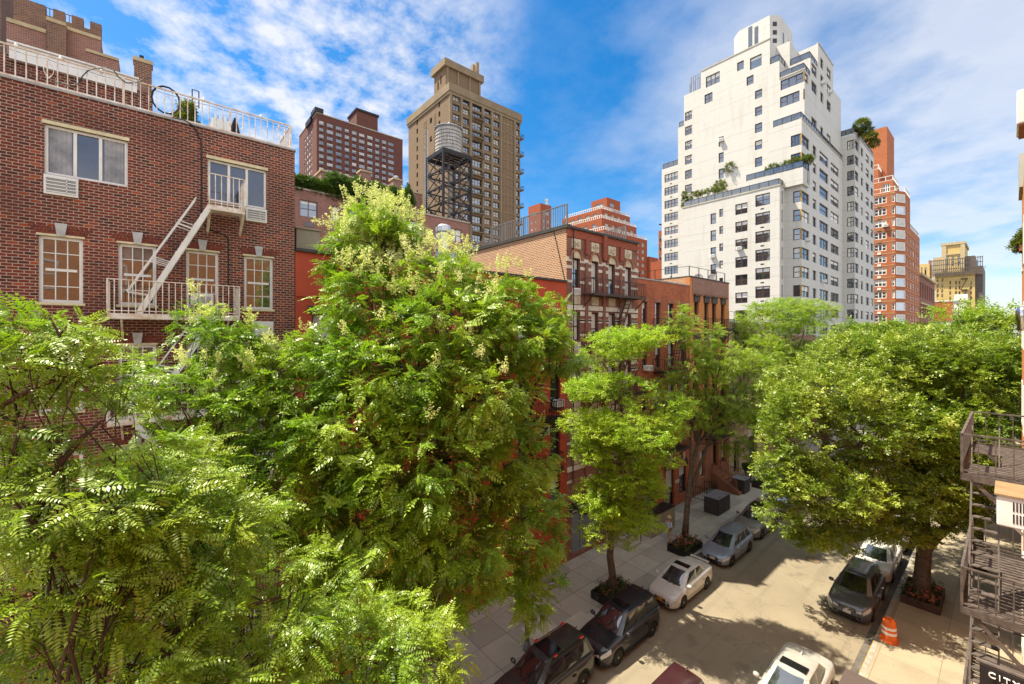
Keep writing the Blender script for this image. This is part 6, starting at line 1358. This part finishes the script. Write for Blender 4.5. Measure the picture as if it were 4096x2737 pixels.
    for s in (-1,1):
        rr = []
        for k in range(7):
            x = hl-.02-.42*k/6; sec = section(x); pts = sec[2:6] if s < 0 else sec[-6:-2]
            P4 = [Vector(p) for p in pts]; o_ = Vector((0,s*.012,.012))
            lo_, hi_ = (P4[0],P4[-1]) if s < 0 else (P4[-1],P4[0])
            mid = lo_.lerp(hi_, .42+.12*k/6); mid.y = hi_.y*.3+lo_.y*.7; rr.append([mid+o_, (mid.lerp(hi_,.55))+o_+Vector((0,s*.02,0)), hi_+o_])
        mb = MB(); mb.grid(rr, s < 0); 
        mb.quad((hl+.012,s*wn*.58,zh-.24),(hl+.012,s*wn*.97,zh-.20),(hl+.012,s*wn*.93,zh-.07),(hl+.012,s*wn*.62,zh-.16)) if s > 0 else mb.quad((hl+.012,s*wn*.97,zh-.20),(hl+.012,s*wn*.58,zh-.24),(hl+.012,s*wn*.62,zh-.16),(hl+.012,s*wn*.93,zh-.07))
        mb.build('headlight', M['headlight'], root, smooth=True)
        mb = MB(); x = -hl-.01; w_ = wid(-hl); mb.box(x-.006,x+.05,s*w_*.72,s*w_*1.0,interp(-hl+.1,top)-.30,interp(-hl+.1,top)-.08); rr = []
        for k in range(5):
            sx_ = section(-hl+.01+.26*k/4); pts = sx_[3:5] if s < 0 else sx_[-5:-3]; rr.append([Vector(p)+Vector((0,s*.012,.0)) for p in pts])
        mb.grid(rr, False); mb.build('tail_lamp', M['tail lamp'], root)
    mb = MB(); mb.box(hl-.02,hl+.012,-wn*.55,wn*.55,zh-.24,zh-.06)
    gr = mb.build('grille', M['trim black'], root, bevel=.01); mb = MB()
    for k in range(3): mb.box(hl+.01,hl+.018,-wn*.5,wn*.5,zh-.21+.055*k,zh-.195+.055*k)
    mb.build('grille_bar', M['alloy'], gr)
    if emblem:
        mb = MB(); mb.tube([(hl+.024,.085*math.cos(t),zh-.13+.06*math.sin(t)) for t in [2*math.pi*q/14 for q in range(15)]], .011, 5); mb.tube([(hl+.024,.04*math.cos(t),zh-.12+.045*math.sin(t)) for t in [2*math.pi*q/12 for q in range(13)]], .008, 4); mb.build('emblem', M['chrome'], gr)
    mb = MB(); mb.box(hl-.02,hl+.01,-wn*.62,wn*.62,.27,.39)
    for s in (-1,1): mb.box(hl-.02,hl+.01,s*wn*.70,s*wn*.93,.30,.42)
    mb.build('air_intake', M[fascia], root, bevel=.01)
    mb = MB(); mb.box(hl+.011,hl+.03,-.155,.155,.42,.57); pl = mb.build('number_plate', M[plate], root, bevel=.006); mb = MB()
    mb = MB(); mb.box(-hl-.02,-hl+.01,-.155,.155,.68 if kind != 'sedan' else .6,.83 if kind != 'sedan' else .75); mb.build('number_plate', M[plate], root)
    for s in (-1,1):
        mb = MB(); a = Vector((g0[1]+.02,s*.1+.1,bz+.0)); mb.bar(a,(g0[1]-.2,s*.1+.55*0+.4*s,bz+.22),.02); mb.build('wiper', M['trim black'], root)
    zr2 = zr+.055
    if sunroof: mb = MB(); x0,x1,ww = sunroof; mb.box(x0,x1,-ww,ww,zr2+.012,zr2+.026); mb.build('sunroof', M['roof glass'], root, bevel=.01)
    if rails:
        for s in (-1,1): mb = MB(); mb.tube([(g1[0]+.12,s*hw*.585,zr+.02),(g1[0]+.22,s*hw*.585,zr+.085),(g1[1]-.4,s*hw*.585,zr+.085),(g1[1]-.28,s*hw*.585,zr+.02)], .02, 6); mb.build('roof_rail', M[rails], root)
    mb = MB(); mb.tube([(g1[0]+.1,0,zr+.04),(g1[0]+.05,0,zr+.1),(g1[0]-.06,0,zr+.13)], [.035,.03,.008], 6); mb.build('antenna', M[pm], root)
    if 'crates' in roofbits:
        for s in (-1,1):
            for x in (g1[0]+.3, g1[1]-.45): mb = MB(); mb.box(x-.1,x+.1,s*hw*.585-.05,s*hw*.585+.05,zr+.095,zr+.135); mb.build('rack_pad', M['tail lamp'], root, bevel=.01)
    if 'spoiler' in roofbits: mb = MB(); mb.box(-hl+.05,-hl+.22,-hw*.62,hw*.62,interp(-hl+.15,top)+.10,interp(-hl+.15,top)+.135); mb.bar((-hl+.14,-hw*.5,interp(-hl+.15,top)),(-hl+.14,-hw*.5,interp(-hl+.15,top)+.12),.04); mb.bar((-hl+.14,hw*.5,interp(-hl+.15,top)),(-hl+.14,hw*.5,interp(-hl+.15,top)+.12),.04); mb.build('spoiler', M[pm], root)
    root.location = (at[0], at[1], 0); root.rotation_euler = (0,0,rot); return root
FACE = -math.pi/2     # noses point towards -Y (one-way traffic)
car('parked_car', 'charcoal estate car with a sunroof and red roof rack pads, nearest at left', 'suv', 'paint charcoal', (-12.05,11.9), FACE, L=4.7, H=1.72, wb=2.7, sunroof=(-.55,.12,.42), rails='trim black', roofbits=('crates',), clad=True)
car('parked_car', 'black compact SUV with orange number plate and silver wheels at the left kerb', 'suv', 'paint black', (-11.86,16.72), FACE, L=4.6, H=1.70, wb=2.69, sunroof=(-.2,.14,.4), rails='trim black', clad=True)
car('parked_car', 'pearl white sedan with an orange plate and sunroof at the left kerb', 'sedan', 'paint pearl', (-11.88,22.48), FACE, L=4.54, W=1.76, H=1.46, wb=2.62, sunroof=(-.28,.12,.42), roofbits=('spoiler',))
car('parked_car', 'steel blue hatchback with silver roof rails beside the flower bed', 'hatch', 'paint steel', (-11.95,28.65), FACE, L=4.45, W=1.78, H=1.5, wb=2.67, plate='plate white', rails='alloy', emblem=False)
car('parked_car', 'grey SUV with a dark glass roof half hidden by the pear branches', 'suv', 'paint grey', (-12.1,33.9), FACE, L=4.6, W=1.86, H=1.66, wb=2.7, plate='plate white', sunroof=(-1.0,.15,.46), rails='alloy')
car('parked_car', 'slate blue SUV at the right kerb in front of the pear tree, white plate', 'suv', 'paint slate', (-5.28,28.75), FACE, L=4.55, W=1.82, H=1.66, wb=2.62, plate='plate white', sunroof=(-.15,.16,.4))
car('parked_car', 'white sedan parked behind the slate SUV at the right kerb', 'sedan', 'paint white', (-5.25,34.0), FACE, L=4.7, W=1.84, H=1.45, wb=2.8, plate='plate white', emblem=False)
car('parked_car', 'champagne off road car with an upright slotted grille under the pear crown', 'suv', 'paint champagne', (-5.3,39.3), FACE, L=4.8, W=1.9, H=1.75, wb=2.78, emblem=False)
car('parked_car', 'silver white car with a dark sunroof beside the entrance canopy', 'sedan', 'paint silver white', (-5.45,18.95), FACE, L=4.75, W=1.86, H=1.45, wb=2.8, sunroof=(-.3,.12,.45), emblem=False)
car('moving_car', 'dark maroon hatchback driving down the road, only its roof inside the photo', 'hatch', 'paint maroon', (-8.0,13.95), FACE, L=4.3, W=1.8, H=1.52, wb=2.6, group=None)
car('parked_car', 'dark car hidden deep under the trees behind the grey SUV', 'sedan', 'paint charcoal', (-12.0,39.4), FACE, L=4.6, W=1.8, H=1.45, wb=2.7)
# ------------------------------------------------------------------ street furniture
# entrance canopy of our building
t = thing('entrance_canopy', 'flat brown entrance canopy reaching over the right pavement at the bottom edge', 'canopy', (-1.7, 15, 0))
xo, yf, zc = -3.62, at_d(3383,2668,14.4).y, 2.98
plain('canopy cloth', (.085,.06,.052), .8, var=.08, scale=2)
mb = MB(); mb.box(xo, RX-.02, yf-2.2, yf, zc-.06, zc); mb.box(xo-.02, xo+.02, yf-2.2, yf, zc-.35, zc-.061); mb.build('awning', M['canopy cloth'], t); mb = MB()
for y in (yf-.1, yf-2.1): mb.tube([(xo+.1,y,.14),(xo+.1,y,zc-.06)], .035, 8)
mb.build('post', M['chrome'], t)
# traffic drum
p = at_z(3556, 2562, .14); t = thing('traffic_drum', 'orange traffic drum with two white bands on the right pavement', 'traffic drum', p)
plain('drum orange', (.75,.13,.015), .45, var=.12, scale=5)
mb = MB(); mb.lathe([(.34,0),(.34,.05),(.295,.07),(.285,.3),(.28,.31),(.275,.52),(.265,.53),(.255,.74),(.25,.75),(.24,.93),(.2,.97),(.1,.99)], p, 22); mb.build('drum', M['drum orange'], t, smooth=True).modifiers.new('e','EDGE_SPLIT').split_angle = R(40)
for z0, z1, r0, r1 in ((.36,.47,.2865,.2815),(.58,.69,.2715,.2665)): mb = MB(); mb.lathe([(r0-.004,z0-.002),(r0,z0),(r1,z1),(r1-.004,z1+.002)], p, 22); mb.build('reflective_band', M['white paint'], t)
mb = MB(); mb.tube([p+Vector((-.08,0,.98)),p+Vector((-.06,0,1.08)),p+Vector((.06,0,1.08)),p+Vector((.08,0,.98))], .02, 6); mb.build('handle', M['drum orange'], t)
p = at_z(3252,2240,.0); t = thing('manhole_cover', 'round iron manhole cover in the road', 'manhole cover', p)
mb = MB(); mb.lathe([(.42,.002),(.42,.007),(.37,.009)], p, 28); mb.build('ring', M['grey iron'], t); mb = MB(); mb.lathe([(.365,.002),(.365,.012)], p, 28)
for k in range(5): mb.box(p.x-.3+.13*k, p.x-.26+.13*k, p.y-.28, p.y+.28, .012, .016)
plain('manhole iron', (.22,.15,.09), .7, var=.2, scale=8); mb.build('lid', M['manhole iron'], t)
# slender pole among the left cars
p = at_z(2108,2600,.14); t = thing('street_pole', 'slender grey pole rising from the left pavement into the blossoming crown', 'pole', p)
mb = MB(); mb.tube([p, p+Vector((0,0,6.5))], [.10,.075], 12); mb.lathe([(.17,0),(.17,.12),(.12,.4),(.1,.42)], p, 12); mb.build('shaft', M['grey frame'], t, smooth=True); mb = MB(); mb.lathe([(.105,3.6),(.108,3.62),(.108,3.75),(.105,3.77)], p, 12); mb.build('clamp', M['galvanised'], t)
# tree beds with flowers
def bed(label, c, w, l, edge, bloom):
    t = thing('flower_bed', label, 'flower bed', (c.x,c.y,.14), 'flower beds round the street trees')
    mb = MB(); x0,x1,y0,y1 = c.x-w/2,c.x+w/2,c.y-l/2,c.y+l/2
    for b in ((x0,x1,y0,y0+.05),(x0,x1,y1-.05,y1),(x0,x0+.05,y0+.05,y1-.05),(x1-.05,x1,y0+.05,y1-.05)): mb.box(*b,.145,.55)
    mb.build('edging', M[edge], t); mb = MB(); mb.box(x0+.06,x1-.06,y0+.06,y1-.06,.146,.36); mb.build('soil', M['soil'], t)
    P = np.stack([RNG.uniform(x0+.1,x1-.1,240),RNG.uniform(y0+.1,y1-.1,240),RNG.uniform(.38,.72,240)],1); V,F = scatter(P, norm(RNG.normal(size=P.shape)+np.array([0,0,.6])), RNG.uniform(.18,.34,240), TPL['shrub']); o = bpy.data.objects.new('bedding_plants', mesh_np('bedding_plants', V, F, M['bedding leaf'], t.location)); COL.objects.link(o); o.parent = t
    P = np.stack([RNG.uniform(x0+.05,x1-.05,bloom),RNG.uniform(y0+.05,y1-.05,bloom),RNG.uniform(.6,.85,bloom)],1); V,F = scatter(P, norm(RNG.normal(size=P.shape)), np.full(bloom,.17), TPL['shrub']); o = bpy.data.objects.new('flowers', mesh_np('flowers', V, F, M['petal'], t.location)); COL.objects.link(o); o.parent = t
bed('black edged flower bed with dark foliage round the zelkova trunk', at_z(2448,2385,.14), 1.3, 2.0, 'black metal', 25)
bed('black edged flower bed full of red and pink blooms round the leaning tree', at_z(2740,2197,.14), 1.3, 2.2, 'black metal', 80)
bed('timber edged flower bed with red leaves round the pear trunk', at_z(3692,2395,.14), 1.5, 2.6, 'brown metal', 60)
bed('dark planted tree pit under the tree before the limestone house', at_z(3055,1945,.14), 1.3, 2.2, 'brown metal', 12)
# bin stores
def store(label, px, py, w, l, h, mat, lid, doors, name='bin_store'):
    c = at_z(px, py, .14); t = thing(name, label, 'bin store', c, 'bin stores on the left pavement')
    mb = MB(); mb.box(c.x-w/2,c.x+w/2,c.y-l/2,c.y+l/2,.145,h); mb.build('body', M[mat], t, bevel=.015)
    for k in range(doors):
        a = c.y-l/2+l*k/doors; b = c.y-l/2+l*(k+1)/doors; mb = MB(); mb.box(c.x-w/2-.03,c.x+w/2+.03,a+.008 if k else a-.03,b-.008 if k < doors-1 else b+.03,h+.003,h+.05); ld = mb.build('lid', M[lid], t, bevel=.01); mb = MB(); mb.box(c.x+w/2-.16,c.x+w/2-.08,(a+b)/2-.1,(a+b)/2+.1,h+.051,h+.075); mb.build('handle', M['black metal'], ld)
        mb = MB(); mb.box(c.x+w/2+.002,c.x+w/2+.022,a+.03,b-.03,.22,h-.05); mb.build('panel', M[mat], t)
    return t, c
plain('lid grey', (.21,.215,.23), .45, var=.1, scale=3); plain('store brown', (.062,.05,.045), .6, var=.15, scale=4)
store('long dark bin store with two grey lids left of the brownstone stoop', 2868, 2042, 1.15, 2.1, 1.4, 'store brown', 'lid grey', 2)
store('small dark bin store with a single grey lid right of the brownstone stoop', 2962, 1965, 1.1, 1.25, 1.35, 'store brown', 'lid grey', 1)
t, c = store('tan timber bin store with two sticker marked doors behind the walking man', 2630, 2118, .95, 3.2, 1.55, 'tan panel', 'black metal', 2)
mb = MB()
for s in (-.8,.8): mb.box(c.x+.475+.023,c.x+.475+.03,c.y+s-.16,c.y+s+.16,1.2,1.32)
mb.build('sticker', M['yellow paint'], t)
c = at_z(2992,1905,.14); t = thing('stone_planter', 'round stone urn with a green shrub beside the arched doorway', 'planter', c)
mb = MB(); mb.lathe([(.28,0),(.24,.08),(.38,.5),(.45,.66),(.47,.7),(.4,.7)], c, 18); mb.build('urn', M['concrete'], t, smooth=True); bush(None,None,None,[(c+Vector((0,0,.95)),.5,.28)],'hedge leaf',.22,60,None,parent=t)
# area railings
t = thing('area_railing', 'black iron railing beside the limestone house steps', 'railing', (FX+1,43.6,.14)); mb = MB(); rail_mb(mb,[(FX+.2,43.4,.14),(FX+1.9,43.4,.14),(FX+1.9,44.3,.14)],1.2,sp=.16,post=.05,bal=.025); mb.build('bars', M['black metal'], t)
t = thing('area_railing', 'black iron area railing behind the long bin store', 'railing', (FX+1,36,.14)); mb = MB(); rail_mb(mb,[(FX+.2,35.6,.14),(FX+1.3,35.6,.14),(FX+1.3,37.6,.14),(FX+.2,37.6,.14)],1.1,sp=.15,post=.05,bal=.025); mb.build('bars', M['black metal'], t)
# ------------------------------------------------------------------ walking man with straw hat
def person():
    p = at_z(2676,2172,.14); root = thing('person', 'man in straw hat, pale blue shirt and beige trousers walking on the left pavement', 'person', (0,0,0))
    plain('skin', (.42,.23,.15), .6, var=.08, spec=.3); plain('shirt', (.48,.55,.72), .85, var=.1, scale=6); plain('trousers', (.42,.35,.23), .9, var=.12, scale=6); plain('straw', (.60,.45,.22), .85, c2=(.45,.32,.14), scale=12); plain('shoe', (.09,.05,.03), .6); plain('hair', (.35,.33,.31), .8); plain('leather', (.06,.03,.02), .5)
    def skin(name, V, E, Rr, mat, lvl=1, rootv=0, parent=root):
        me = bpy.data.meshes.new(name); me.from_pydata(V, E, []); o = bpy.data.objects.new(name, me); COL.objects.link(o); o.parent = parent
        m = o.modifiers.new('Skin','SKIN'); m.use_smooth_shade = True
        for i, r in enumerate(Rr):
            sv = me.skin_vertices[0].data[i]; sv.radius = r if isinstance(r, tuple) else (r, r); sv.use_root = (i == rootv)
        s = o.modifiers.new('Sub','SUBSURF'); s.levels = lvl; s.render_levels = lvl+1; me.materials.append(M[mat]); return o
    # facing +x; left leg forward
    V = [(0,0,.95),(0,0,1.12),(0,0,1.32),(-.01,0,1.47),(.0,0,1.55),(.02,0,1.62),(.035,0,1.70),(.03,0,1.775),      #0-7 spine/head
         (-.01,.17,1.43),(.0,.22,1.17),(.16,.20,1.02),(.22,.18,1.0),  #8-11 left arm
         (-.01,-.17,1.43),(-.06,-.23,1.18),(.12,-.19,1.06),(.18,-.17,1.05), #12-15 right arm
         (.0,.09,.90),(.12,.095,.50),(.10,.095,.10),(.23,.10,.05),   #16-19 left leg
         (.0,-.09,.90),(.0,-.095,.50),(-.22,-.095,.14),(-.12,-.10,.06)]  #20-23 right leg
    E = [(0,1),(1,2),(2,3),(3,4),(4,5),(5,6),(6,7),(3,8),(8,9),(9,10),(10,11),(3,12),(12,13),(13,14),(14,15),(0,16),(16,17),(17,18),(18,19),(0,20),(20,21),(21,22),(22,23)]
    Rr = [(.13,.11),(.14,.11),(.155,.115),(.10,.08),.055,.065,(.085,.075),(.07,.062),.06,.046,.034,.028,.06,.046,.034,.028,.09,.062,.042,.038,.09,.062,.042,.038]
    body = skin('body', V, E, Rr, 'skin', 1)
    sv = [0,1,2,3,8,9,10,12,13,14]; mp = {v:i for i,v in enumerate(sv)}
    skin('shirt', [V[i] if i not in (10,14) else tuple(Vector(V[9 if i == 10 else 13]).lerp(Vector(V[i]),.75)) for i in sv], [(mp[a],mp[b]) for a,b in E if a in mp and b in mp], [tuple((x if isinstance(x,float) else 0)+.018 for x in (r if isinstance(r,tuple) else (r,r))) for r in [Rr[i] for i in sv]], 'shirt', parent=body)
    sv = [0,16,17,18,20,21,22]; mp = {v:i for i,v in enumerate(sv)}
    skin('trousers', [(V[i][0],V[i][1],V[i][2]+(.03 if i == 0 else 0)) for i in sv], [(mp[a],mp[b]) for a,b in E if a in mp and b in mp], [(.15,.125)]+[(.105,.105),(.085,.085),(.07,.07)]*2, 'trousers', parent=body)
    for s, a, b in ((1,V[18],V[19]),(-1,V[22],V[23])): skin('shoe', [(a[0]-.05,a[1],.05 if s > 0 else .10),(a[0]+.05,a[1],.05 if s > 0 else .08),(b[0]+.02,b[1],.04)], [(0,1),(1,2)], [(.045,.05),(.05,.05),(.04,.032)], 'shoe', parent=body)
    for s, h in ((1,V[11]),(-1,V[15])):
        hv = [(h[0],h[1],h[2]),(h[0]+.06,h[1],h[2]-.005)]; he = [(0,1)]; hr = [(.028,.02),(.036,.018)]
        for k in range(4):
            i = len(hv); y = h[1]+(-.03+.02*k); l = (.055,.07,.066,.05)[k]; hv += [(h[0]+.085,y,h[2]-.01),(h[0]+.085+l*.5,y,h[2]-.025),(h[0]+.085+l*.6,y,h[2]-.055)]; he += [(1,i),(i,i+1),(i+1,i+2)]; hr += [.0095,.009,.008]
        i = len(hv); hv += [(h[0]+.03,h[1]-s*.035,h[2]-.01),(h[0]+.07,h[1]-s*.055,h[2]-.02)]; he += [(0,i),(i,i+1)]; hr += [.011,.009]
        skin('hand', hv, he, hr, 'skin', parent=body)
    mb = MB(); mb.lathe([(.001,1.865),(.07,1.86),(.092,1.835),(.098,1.765),(.105,1.755),(.17,1.735),(.175,1.74),(.11,1.765)], (.03,0,0), 22); mb.build('hat', M['straw'], root, smooth=True); mb = MB(); mb.lathe([(.0985,1.765),(.1,1.768),(.099,1.795),(.097,1.797)], (.03,0,0), 22); mb.build('hat_band', M['leather'], COL.objects['hat'])
    mb = MB(); mb.lathe([(.172,.97),(.176,.975),(.176,1.01),(.172,1.015)], (0,0,0), 20); 
    mb.v = [(x*.86,y,z) for x,y,z in mb.v]; mb.build('belt', M['leather'], body)
    f = MB(); f.lathe([(.012,-.012),(.016,0),(.012,.012)], (.108,0,1.685), 8)   # nose
    for s in (-1,1): f.lathe([(.018,-.02),(.022,0),(.012,.03)], (.03,s*.082,1.69), 8)
    f.build('face', M['skin'], body, smooth=True); e = MB()
    for s in (-1,1): e.lathe([(.004,-.006),(.009,0),(.004,.006)], (.098,s*.032,1.71), 8)
    e.box(.095,.1005,-.025,.025,1.642,1.648); e.build('eyes', M['leather'], body)
    hb_ = MB(); hb_.lathe([(.06,1.63),(.088,1.66),(.092,1.74),(.09,1.77)], (.012,0,0), 16); hb_.build('hair', M['hair'], body, smooth=True)
    mb = MB(); mb.box(.27,.35,-.20,-.14,1.04,1.055); mb.build('phone', M['black metal'], root)
    root.location = (p.x, p.y, .14); root.rotation_euler = (0,0,R(78))
person()
# ------------------------------------------------------------------ camera, sun, sky
cam = bpy.data.cameras.new('camera'); co = bpy.data.objects.new('camera', cam); COL.objects.link(co)
co.location = (0, 0, CAMZ); co.rotation_euler = (R(90), 0, YAW); cam.sensor_width = 36; cam.lens = 36*FPX/4096; cam.shift_y = -(1368.5-HY)/4096; cam.clip_start = .1; cam.clip_end = 4000
SC.camera = co
TS = Vector((-.40, -.31, 1)).normalized()
sun = bpy.data.lights.new('sun', 'SUN'); sun.energy = 5.0; sun.angle = R(.55); sun.color = (1, .90, .72); so = bpy.data.objects.new('sun', sun); COL.objects.link(so)
so.rotation_euler = TS.to_track_quat('Z', 'Y').to_euler()
w = bpy.data.worlds.new('World'); SC.world = w; w.use_nodes = True; t = w.node_tree; bg = t.nodes['Background']
sk = N(t, 'ShaderNodeTexSky', sky_type='NISHITA'); sk.sun_disc = False; sk.sun_elevation = math.asin(TS.z); sk.sun_rotation = math.atan2(TS.x, TS.y); sk.altitude = 0; sk.air_density = 1.0; sk.dust_density = .6; sk.ozone_density = 2.5
tc = N(t, 'ShaderNodeTexCoord').outputs['Generated']
sx = N(t, 'ShaderNodeSeparateXYZ'); t.links.new(tc, sx.inputs[0])
zc = N(t, 'ShaderNodeMath', operation='MAXIMUM'); t.links.new(sx.outputs[2], zc.inputs[0]); zc.inputs[1].default_value = 0.0
za = N(t, 'ShaderNodeMath', operation='ADD'); t.links.new(zc.outputs[0], za.inputs[0]); za.inputs[1].default_value = .14
iv = N(t, 'ShaderNodeMath', operation='DIVIDE'); iv.inputs[0].default_value = 1; t.links.new(za.outputs[0], iv.inputs[1])
pv = N(t, 'ShaderNodeVectorMath', operation='SCALE'); t.links.new(tc, pv.inputs[0]); t.links.new(iv.outputs[0], pv.inputs['Scale'])
fl = N(t, 'ShaderNodeVectorMath', operation='MULTIPLY'); t.links.new(pv.outputs[0], fl.inputs[0]); fl.inputs[1].default_value = (1,1,0)
def math2(op, a, b):
    n = N(t, 'ShaderNodeMath', operation=op); n.use_clamp = False
    for s, i in ((a,0),(b,1)):
        if hasattr(s, 'is_linked'): t.links.new(s, n.inputs[i])
        else: n.inputs[i].default_value = s
    return n.outputs[0]
def dotdir(v):
    n = N(t, 'ShaderNodeVectorMath', operation='DOT_PRODUCT'); t.links.new(tc, n.inputs[0]); n.inputs[1].default_value = Vector(v).normalized(); return n.outputs['Value']
puff = noise(t, fl.outputs[0], 5.5, 8, .62); broad = noise(t, fl.outputs[0], 1.1, 4, .5)
mpn = N(t, 'ShaderNodeMapping'); mpn.inputs['Rotation'].default_value = (0,0,.5); mpn.inputs['Scale'].default_value = (1,1,1); t.links.new(fl.outputs[0], mpn.inputs[0]); wisp = noise(t, mpn.outputs[0], 2.0, 7, .55)
up_l = ramp(t, dotdir(ray(1150,120)), .90, .985)         # field of small puffs, upper left
rgt = ramp(t, dotdir(ray(3900,420)), .78, .99)           # broad white veil, right
m1 = math2('MULTIPLY', ramp(t, math2('ADD', puff, math2('MULTIPLY', broad, .35)), .58, .80), math2('ADD', math2('MULTIPLY', up_l, .82), .05))
m2 = math2('MULTIPLY', ramp(t, math2('ADD', wisp, math2('MULTIPLY', rgt, .28)), .53, .80), math2('ADD', math2('MULTIPLY', rgt, .48), .14))
away = ramp(t, dotdir(FW), .30, -.15); zen = ramp(t, sx.outputs[2], .74, .9)      # unseen cloud bank overhead and behind the camera, added to lift the shade
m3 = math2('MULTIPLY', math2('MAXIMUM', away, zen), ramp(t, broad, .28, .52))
cm = math2('MINIMUM', math2('ADD', m1, m2), .93)
hs = N(t, 'ShaderNodeHueSaturation'); hs.inputs['Hue'].default_value = .497; hs.inputs['Saturation'].default_value = 1.45; hs.inputs['Value'].default_value = .88; t.links.new(sk.outputs[0], hs.inputs['Color'])
SKYK = 4.6
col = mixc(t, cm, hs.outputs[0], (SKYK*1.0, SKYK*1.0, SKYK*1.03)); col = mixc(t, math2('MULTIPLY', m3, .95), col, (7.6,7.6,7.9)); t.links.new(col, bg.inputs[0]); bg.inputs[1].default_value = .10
SC.view_settings.view_transform = 'Standard'; SC.view_settings.look = 'None'; SC.view_settings.exposure = 1.15; SC.view_settings.gamma = 1
SC.render.engine = 'CYCLES'; SC.cycles.use_denoising = True; SC.cycles.max_bounces = 6; SC.cycles.diffuse_bounces = 3; SC.cycles.glossy_bounces = 3; SC.cycles.transmission_bounces = 4; SC.cycles.transparent_max_bounces = 6
